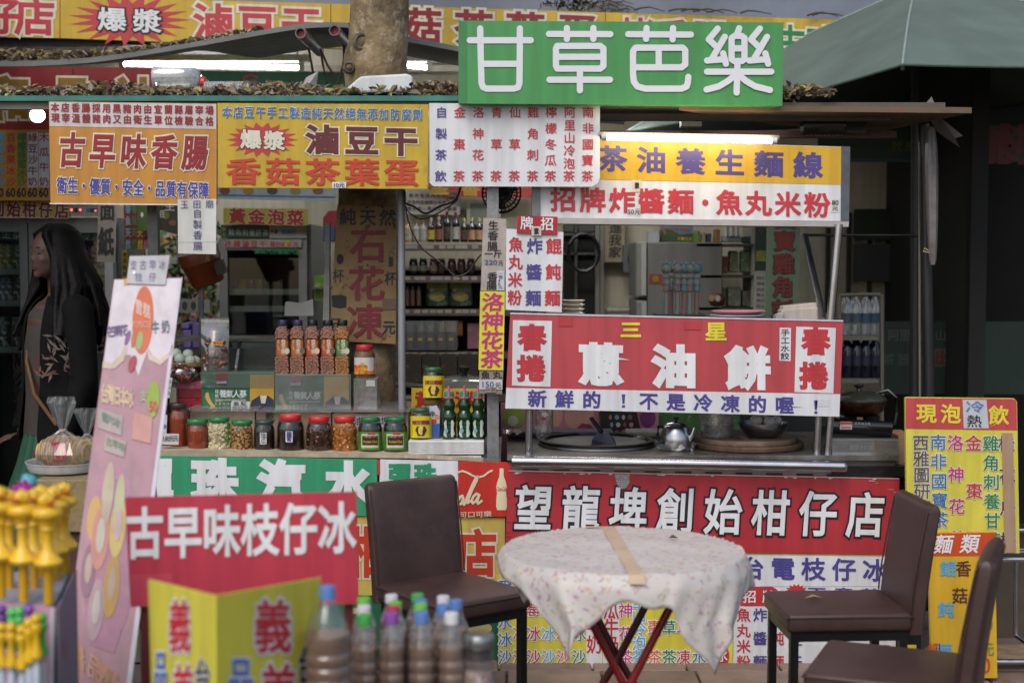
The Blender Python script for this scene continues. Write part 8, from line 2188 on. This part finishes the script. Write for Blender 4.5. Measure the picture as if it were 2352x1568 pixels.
# vertical green herb sign and posters
B = shop_sign('herb_sign', 'tall grey-green sign with dark red black-edged characters right in the cart window', [(1763, 480), (1838, 482), (1834, 780), (1758, 780)], 7.0, '#5c6f58', cat='sign', dirt=0.08)
B.text('國寶雞角刺', (1804, 502), (1797, 713), 46, 46, M('#6a1e16', 0.5), 0.03, 0.004, M('#141210', 0.5), 0.065)
B = shop_sign('flower_poster', 'narrow dark flower poster with a yellow base between shelf and herb sign', [(1736, 480), (1762, 480), (1760, 622), (1735, 622)], 7.4, '#24352a', dirt=0.3, cat='poster'); B.rect(1737, 575, 1759, 600, M('#7a7a2c', 0.5, dirt=0.4, scale=40), 0.002, 'print'); B.oval(1749, 515, 8, 20, M('#5a3a4c', 0.5, dirt=0.4), 0.002, 'print')
B = shop_sign('price_list_card', 'white price list card under the flower poster', [(1734, 624), (1760, 624), (1758, 724), (1732, 724)], 7.35, '#94968c', cat='card')
for k in range(6):
    B.run('茶包 ' + str(60 + 20 * k), 1738, 634 + k * 13, 1755, 642 + k * 13, M('#3a3a38', 0.5), 0.01)
# ---- dark shop at the right
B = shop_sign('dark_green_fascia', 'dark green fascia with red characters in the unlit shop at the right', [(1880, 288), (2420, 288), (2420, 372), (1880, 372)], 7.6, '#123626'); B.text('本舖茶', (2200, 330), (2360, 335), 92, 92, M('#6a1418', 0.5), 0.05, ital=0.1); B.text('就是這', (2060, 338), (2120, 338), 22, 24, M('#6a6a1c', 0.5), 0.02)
B.rect(1880, 366, 2420, 372, M('#1c4a5a', 0.5), 0.002, 'blue_edge')
m = MB(); m.lathe([(0.03, 0), (0.012, -0.03), (0.01, -0.08)], P(2208, 375, 7.4), 12); m.thing('ceiling_fitting', M('#4a4a48', 0.5), 'small grey funnel fitting hanging in the dark shop', 'fitting', smooth=True)
t = thing('wall_calendar', 'dim wall calendar with a dark picture in the unlit shop', 'calendar', P(2010, 650, 8.4))
m = MB(); m.px(1962, 480, 2054, 552, 8.4, 0.01); m.build('picture', M('#24301f', 0.6, dirt=0.4, scale=10), t); m = MB(); m.px(1962, 560, 2054, 646, 8.4, 0.01); m.build('date_sheet', M('#3c3a40', 0.6), t)
for k in range(4):
    m = MB(); m.px(1900 + k * 48, 488, 1906 + k * 48, 720, 8.46, 0.03); m.thing('window_bar', M('#20221f', 0.6), ['leftmost dim window bar in the unlit shop', 'second dim window bar in the unlit shop', 'third dim window bar in the unlit shop', 'rightmost dim window bar in the unlit shop'][k], 'bar', 'dim window bars')
bs = thing('bottle_rack', 'tall cream-framed rack of water bottles behind the stew pot', 'rack', (P(1975, 700, 6.6).x, 6.7, 0))
for x in (1928, 2026):
    m = MB(); m.tube([P(x, 676, 6.6), P(x, 1300, 6.6)], 0.009, 8); m.build('upright', M('#6f6a5a', 0.5), bs)
m = MB(); m.tube([P(1928, 678, 6.6), P(1978, 676, 6.6), P(2020, 676, 6.6), P(2026, 684, 6.6)], 0.009, 8); m.build('top_rail', M('#6f6a5a', 0.5), bs)
for y in (772, 870, 960):
    m = MB(); m.px(1926, y, 2018, y + 9, 6.6, 0.22); m.build('shelf_board', M('#6f6c5c', 0.5), bs)
wb = {}
def water(lb, capc, body, labc, dark):
    t = thing('water_bottle', lb, 'bottle', (0, 0, 0), 'bottles on the cream rack')
    m = MB(); m.lathe([(0.026, 0), (0.029, 0.006), (0.029, 0.13), (0.022, 0.16), (0.012, 0.178), (0.012, 0.186)], n=14); m.build('bottle_body', M(body, 0.2, coat=0.3, dirt=0.15) if dark else clear(gloss=0.5, milk=0.1), t, True)
    m = MB(); m.lathe([(0.0295, 0.06), (0.0295, 0.105)], n=14); m.build('paper_label', M(labc, 0.5, dirt=0.2), t, True)
    m = MB(); m.lathe([(0.0145, 0.183), (0.0145, 0.2), (0.01, 0.203)], n=12); m.build('cap', M(capc, 0.5), t, True)
    return t
spec = [(1943, 770, 0, 'upper rack bottle beside the steel cart post, blue cap'), (1964, 770, 0, 'second upper rack bottle with a blue cap'), (1987, 770, 1, 'third upper rack bottle with a white cap'), (2008, 770, 1, 'right upper rack bottle with a white cap'),
        (1944, 868, 2, 'leftmost dark bottle with a white cap on the lower rack'), (1966, 868, 2, 'second dark bottle with a white cap on the lower rack'), (1987, 868, 2, 'third dark bottle with a white cap on the lower rack'), (2009, 868, 2, 'rightmost dark bottle with a white cap on the lower rack')]
for x, y, k, lb in spec:
    if k not in wb:
        wb[k] = water(lb, ('#1c3066', '#6a6a6c', '#6a6a6c')[k], '#16182a', ('#4c5862', '#34526a', '#20223a')[k], k == 2); o = wb[k]
    else:
        o = copy_tree(wb[k], None, lb)
    p = P(x, y, 6.68); o.location = p
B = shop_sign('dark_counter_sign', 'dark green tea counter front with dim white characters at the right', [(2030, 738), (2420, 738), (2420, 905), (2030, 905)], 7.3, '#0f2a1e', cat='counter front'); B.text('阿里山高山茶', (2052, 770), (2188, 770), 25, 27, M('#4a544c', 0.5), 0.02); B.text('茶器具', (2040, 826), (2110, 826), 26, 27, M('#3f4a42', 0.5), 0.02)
B.rect(2140, 800, 2228, 842, M('#4a4444', 0.5), 0.002, 'plate'); B.text('出租', (2164, 822), (2206, 822), 34, 34, M('#5c1418', 0.5), 0.04, 0.005); B.rect(2234, 737, 2264, 765, M('#4f4c48', 0.5), 0.002, 'notice'); B.oval(2249, 750, 8, 8, M('#6a3a34', 0.5), 0.004, 'print')
# ================================================================ the woman in the dark jacket
pw = thing('person', 'woman with long black hair in a dark patterned jacket and green skirt, looking left', 'person', (P(112, 700, 5.95).x, 6.08, 0))
ox, oy = pw.location.x, pw.location.y
face = Vector((-0.74, -0.67, 0)).normalized(); side = Vector((-face.y, face.x, 0))   # side: her left-hand direction
def W(f, s_, z):
    return Vector((ox, oy, 0)) + face * f + side * s_ + Vector((0, 0, z))
rotF = Matrix(((face.x, side.x, 0), (face.y, side.y, 0), (0, 0, 1)))
ZH = P(110, 515, 5.95).z                                             # top of the hair
zc_ = ZH - 0.125                                                     # middle of the head
def remesh(o, vox, it=6):
    md = o.modifiers.new('one_surface', 'REMESH'); md.mode = 'VOXEL'; md.voxel_size = vox; md.use_smooth_shade = True
    sm = o.modifiers.new('soften', 'SMOOTH'); sm.factor = 0.5; sm.iterations = it
SKIN = M('#553e36', 0.6, dirt=0.1, scale=25)
HC = 0.02
m = MB()
m.ball(W(HC, 0, zc_ + 0.015), (0.092, 0.072, 0.098), 24, 16, rotF)       # skull
m.ball(W(HC + 0.032, 0, zc_ - 0.035), (0.058, 0.055, 0.068), 20, 14, rotF) # jaw
m.ball(W(HC + 0.07, 0, zc_ - 0.085), (0.02, 0.02, 0.016), 12, 8, rotF)      # chin
m.ball(W(HC + 0.088, 0, zc_ - 0.02), (0.018, 0.011, 0.014), 12, 8, rotF)    # nose tip
m.tube([W(HC + 0.076, 0, zc_ + 0.012), W(HC + 0.09, 0, zc_ - 0.016)], 0.009, 10, 0.012)
for s_ in (-1, 1):
    m.ball(W(HC + 0.055, 0.03 * s_, zc_ - 0.022), (0.03, 0.025, 0.025), 12, 8, rotF)
    m.ball(W(HC, 0.072 * s_, zc_ - 0.01), (0.014, 0.008, 0.026), 10, 8, rotF)
    m.ball(W(HC + 0.07, 0.03 * s_, zc_ + 0.022), (0.012, 0.024, 0.008), 10, 8, rotF)
m.ball(W(HC + 0.08, 0, zc_ - 0.052), (0.013, 0.022, 0.008), 12, 8, rotF); m.ball(W(HC + 0.078, 0, zc_ - 0.062), (0.012, 0.02, 0.008), 12, 8, rotF)
m.tube([W(-0.005, 0, zc_ - 0.05), W(-0.01, 0, zc_ - 0.14), W(-0.015, 0, zc_ - 0.2)], 0.05, 14, 0.058)  # neck
zs = zc_ - 0.2
m.lathe([(0.06, zs + 0.02), (0.12, zs - 0.02), (0.155, zs - 0.08), (0.15, zs - 0.2), (0.13, zs - 0.36), (0.15, zs - 0.5), (0.16, zs - 0.6)], (ox, oy, 0), 24, sx=1.05, sy=0.78, rot=Matrix.Rotation(math.atan2(side.y, side.x), 3, 'Z'))
for s_ in (-1, 1):
    sh = W(0, 0.165 * s_, zs - 0.05); el = W(0.0, 0.225 * s_, zs - 0.33); wr = W(0.09, 0.2 * s_, zs - 0.57)
    m.tube([W(0, 0.08 * s_, zs - 0.04), sh, (sh + el) / 2, el], 0.05, 12, 0.036)
    m.ball(el, 0.038, 12, 8)
    m.tube([el, (el + wr) / 2, wr], 0.036, 12, 0.024)
    m.ball(wr + face * 0.045 + Vector((0, 0, -0.02)), (0.042, 0.03, 0.015), 12, 8, rotF)
    for k in range(4):
        b0 = wr + face * 0.075 + side * (0.008 * (k * 2 - 3)) + Vector((0, 0, -0.025))
        m.tube([b0, b0 + face * 0.03 + Vector((0, 0, -0.012)), b0 + face * (0.045 + 0.006 * (k in (1, 2))) + Vector((0, 0, -0.032))], 0.0085, 8, 0.0065)
    m.tube([wr + face * 0.03 - side * (0.028 * s_), wr + face * 0.06 - side * (0.045 * s_) + Vector((0, 0, -0.01)), wr + face * 0.08 - side * (0.046 * s_) + Vector((0, 0, -0.025))], 0.0095, 8, 0.007)
    hip = W(0, 0.08 * s_, zs - 0.62)
    m.tube([W(0, 0.06 * s_, zs - 0.5), hip, W(0.02, 0.085 * s_, 0.48), W(0, 0.085 * s_, 0.46), W(-0.02, 0.085 * s_, 0.09)], 0.085, 14, 0.04)
    m.ball(W(0.05, 0.09 * s_, 0.035), (0.12, 0.045, 0.04), 14, 8, rotF)
bd = m.build('body', SKIN, pw, True)
remesh(bd, 0.008, 5)
# eyes, brows, lips
m = MB()
for s_ in (-1, 1):
    m.ball(W(HC + 0.0755, 0.03 * s_, zc_ + 0.003), (0.007, 0.0125, 0.0055), 12, 8, rotF)
m.build('eyes', M('#151010', 0.2, coat=0.5), pw, True)
m = MB()
for s_ in (-1, 1):
    m.tube([W(HC + 0.083, 0.014 * s_, zc_ + 0.024), W(HC + 0.082, 0.03 * s_, zc_ + 0.03), W(HC + 0.068, 0.046 * s_, zc_ + 0.024)], 0.0035, 6)
m.build('eyebrows', M('#1a1210', 0.7), pw, True)
m = MB(); m.ball(W(HC + 0.087, 0, zc_ - 0.053), (0.008, 0.021, 0.0055), 12, 8, rotF); m.ball(W(HC + 0.086, 0, zc_ - 0.061), (0.008, 0.018, 0.006), 12, 8, rotF); m.build('lips', M('#5f3836', 0.5), pw, True)
# hair: a cap plus long locks falling over the shoulders
HAIR = M('#0a0808', 0.6, dirt=0.4, scale=90, spec=0.25, bump=0.4, bscale=150)
m = MB()
m.ball(W(-0.012, 0, zc_ + 0.028), (0.108, 0.094, 0.108), 24, 16, rotF)
rg = random.Random(31)
for k in range(110):
    a = rg.uniform(-2.35, 2.35)                                        # around the back; the face (angle pi) stays free
    d = Vector((0, 0, 0)) - face * math.cos(a) + side * math.sin(a)
    st_ = W(-0.01, 0, zc_ + 0.075) + d * 0.06
    p1 = W(-0.01, 0, zc_ + 0.0) + d * 0.1
    p2 = W(-0.02, 0, zc_ - 0.13) + d * rg.uniform(0.105, 0.16)
    ln = rg.uniform(0.3, 0.42)
    p3 = W(-0.01, 0, zc_ - ln) + d * rg.uniform(0.12, 0.215) + Vector((rg.uniform(-.03, .03), rg.uniform(-.03, .03), 0))
    m.tube([st_, p1, p2, (p2 + p3) / 2 + d * 0.008, p3], 0.017, 7, 0.009)
# fringe swept to the sides
for k in range(16):
    s_ = -1 if k % 2 else 1
    t_ = rg.uniform(0.2, 1)
    m.tube([W(0.03, 0.01 * s_, zc_ + 0.125), W(0.075, 0.04 * s_ * t_ + 0.02 * s_, zc_ + 0.085), W(0.06, 0.072 * s_, zc_ + 0.02 - 0.02 * t_), W(0.03, 0.088 * s_, zc_ - 0.08), W(0.02, 0.1 * s_, zc_ - 0.2)], 0.013, 7, 0.009)
hr = m.build('hair', HAIR, pw, True)
remesh(hr, 0.007, 2)
# jacket, open in front over a grey top
JK = M('#0c0c0e', 0.85, dirt=0.3, scale=14, spec=0.2, bump=0.4, bscale=25)
m = MB()
n = 40
rows_ = [(zs + 0.03, 0.075, 0.07), (zs - 0.0, 0.14, 0.095), (zs - 0.05, 0.205, 0.125), (zs - 0.16, 0.205, 0.145), (zs - 0.34, 0.195, 0.14), (zs - 0.5, 0.215, 0.16), (zs - 0.6, 0.225, 0.17)]
vs = []; fs = []
gap = 0.42
for z, rs_, rf in rows_:
    for k in range(n):
        a = gap + (2 * math.pi - 2 * gap) * k / (n - 1)
        q = 1 + 0.02 * math.sin(7 * a + z * 20)
        vs.append(W(rf * math.cos(a) * q, rs_ * math.sin(a) * q, z))
for j in range(len(rows_) - 1):
    for k in range(n - 1):
        fs.append((j * n + k, j * n + k + 1, (j + 1) * n + k + 1, (j + 1) * n + k))
m.add(vs, fs)
jk = m.build('jacket', JK, pw, True)
sd = jk.modifiers.new('cloth', 'SOLIDIFY'); sd.thickness = 0.012; sd.offset = 1
ss = jk.modifiers.new('soft', 'SUBSURF'); ss.levels = 1; ss.render_levels = 2
for s_ in (-1, 1):
    m = MB(); sh = W(0, 0.175 * s_, zs - 0.04); el = W(0.0, 0.23 * s_, zs - 0.33); wr = W(0.085, 0.203 * s_, zs - 0.56)
    m.ball(sh, (0.07, 0.066, 0.075), 14, 10); m.tube([sh, (sh + el) / 2 + side * (0.008 * s_), el], 0.068, 16, 0.058); m.ball(el, 0.057, 14, 10); m.tube([el, (el + wr) / 2, wr], 0.057, 16, 0.046)
    sl_ = m.build('sleeve', JK, pw, True); remesh(sl_, 0.012, 4)
# pale embroidered sprays on jacket
m = MB()
for k in range(46):
    s_ = rg.choice((-1, 1, 1)); 
    a0 = rg.uniform(0.55, 1.5) * -s_ if rg.random() < 0.8 else rg.uniform(1.5, 2.4) * -s_
    z0 = zs - rg.uniform(0.14, 0.5)
    rr_ = 0.012
    for i in range(5):
        a = a0 + rg.uniform(-.12, .12); z = z0 + rg.uniform(-0.035, 0.035)
        p = W(0.178 * math.cos(a), 0.232 * math.sin(a), z)
        out_ = (p - W(0, 0, z)).normalized()
        t1 = Vector((0, 0, 1)); t2 = out_.cross(t1)
        an = rg.uniform(0, 6.3); l_ = rg.uniform(0.012, 0.03)
        d1 = (t1 * math.sin(an) + t2 * math.cos(an)) * l_; d2 = (t1 * math.cos(an) - t2 * math.sin(an)) * l_ * 0.22
        m.add([p - d1, p + d2, p + d1, p - d2], [(0, 1, 2, 3)])
m.build('embroidery', M('#6a5c50', 0.7, dirt=0.4, scale=30, stain=(10, 0.5, 0.6, '#5a2a2c')), pw, kind='stuff')
m = MB()
vs = []; n2 = 14
for z, rs_, rf in [(zs + 0.0, 0.1, 0.075), (zs - 0.05, 0.17, 0.112), (zs - 0.2, 0.185, 0.135), (zs - 0.4, 0.18, 0.132), (zs - 0.56, 0.19, 0.145)]:
    for k in range(n2):
        a = -0.9 + 1.8 * k / (n2 - 1)
        vs.append(W(rf * math.cos(a), rs_ * math.sin(a), z))
m.add(vs, [(j * n2 + k, j * n2 + k + 1, (j + 1) * n2 + k + 1, (j + 1) * n2 + k) for j in range(4) for k in range(n2 - 1)])
m.build('shirt', M('#3a3837', 0.8, dirt=0.15, stain=(9, 0.56, 0.6, '#5a1c24')), pw, True)
m = MB(); m.tube([W(0.09, -0.09, zs - 0.12), W(0.145, 0.0, zs - 0.25), W(0.16, 0.1, zs - 0.38), W(0.1, 0.2, zs - 0.52)], 0.009, 8); m.build('bag_strap', M('#5a3c18', 0.6), pw, True)
# long pleated green skirt
m = MB(); n = 96; vs = []
for z, r_ in ((zs - 0.55, 0.165), (zs - 0.68, 0.2), (0.6, 0.25), (0.35, 0.29), (0.16, 0.32)):
    for k in range(n):
        a = 2 * math.pi * k / n
        q = r_ * (1 + 0.05 * math.sin(24 * a) * (0.3 + 0.7 * (zs - z) / zs))
        vs.append(W(q * math.cos(a) * 0.85, q * math.sin(a), z))
m.add(vs, [(j * n + k, j * n + (k + 1) % n, (j + 1) * n + (k + 1) % n, (j + 1) * n + k) for j in range(4) for k in range(n)])
m.build('skirt', M('#1c4a38', 0.7, dirt=0.15), pw, True)
m = MB()
for s_ in (-1, 1):
    m.rbox(W(0.05, 0.09 * s_, 0.04), (0.25, 0.095, 0.075), 0.03, math.atan2(face.y, face.x))
m.build('shoes', M('#1c1a1a', 0.5), pw, True)
glyphs()
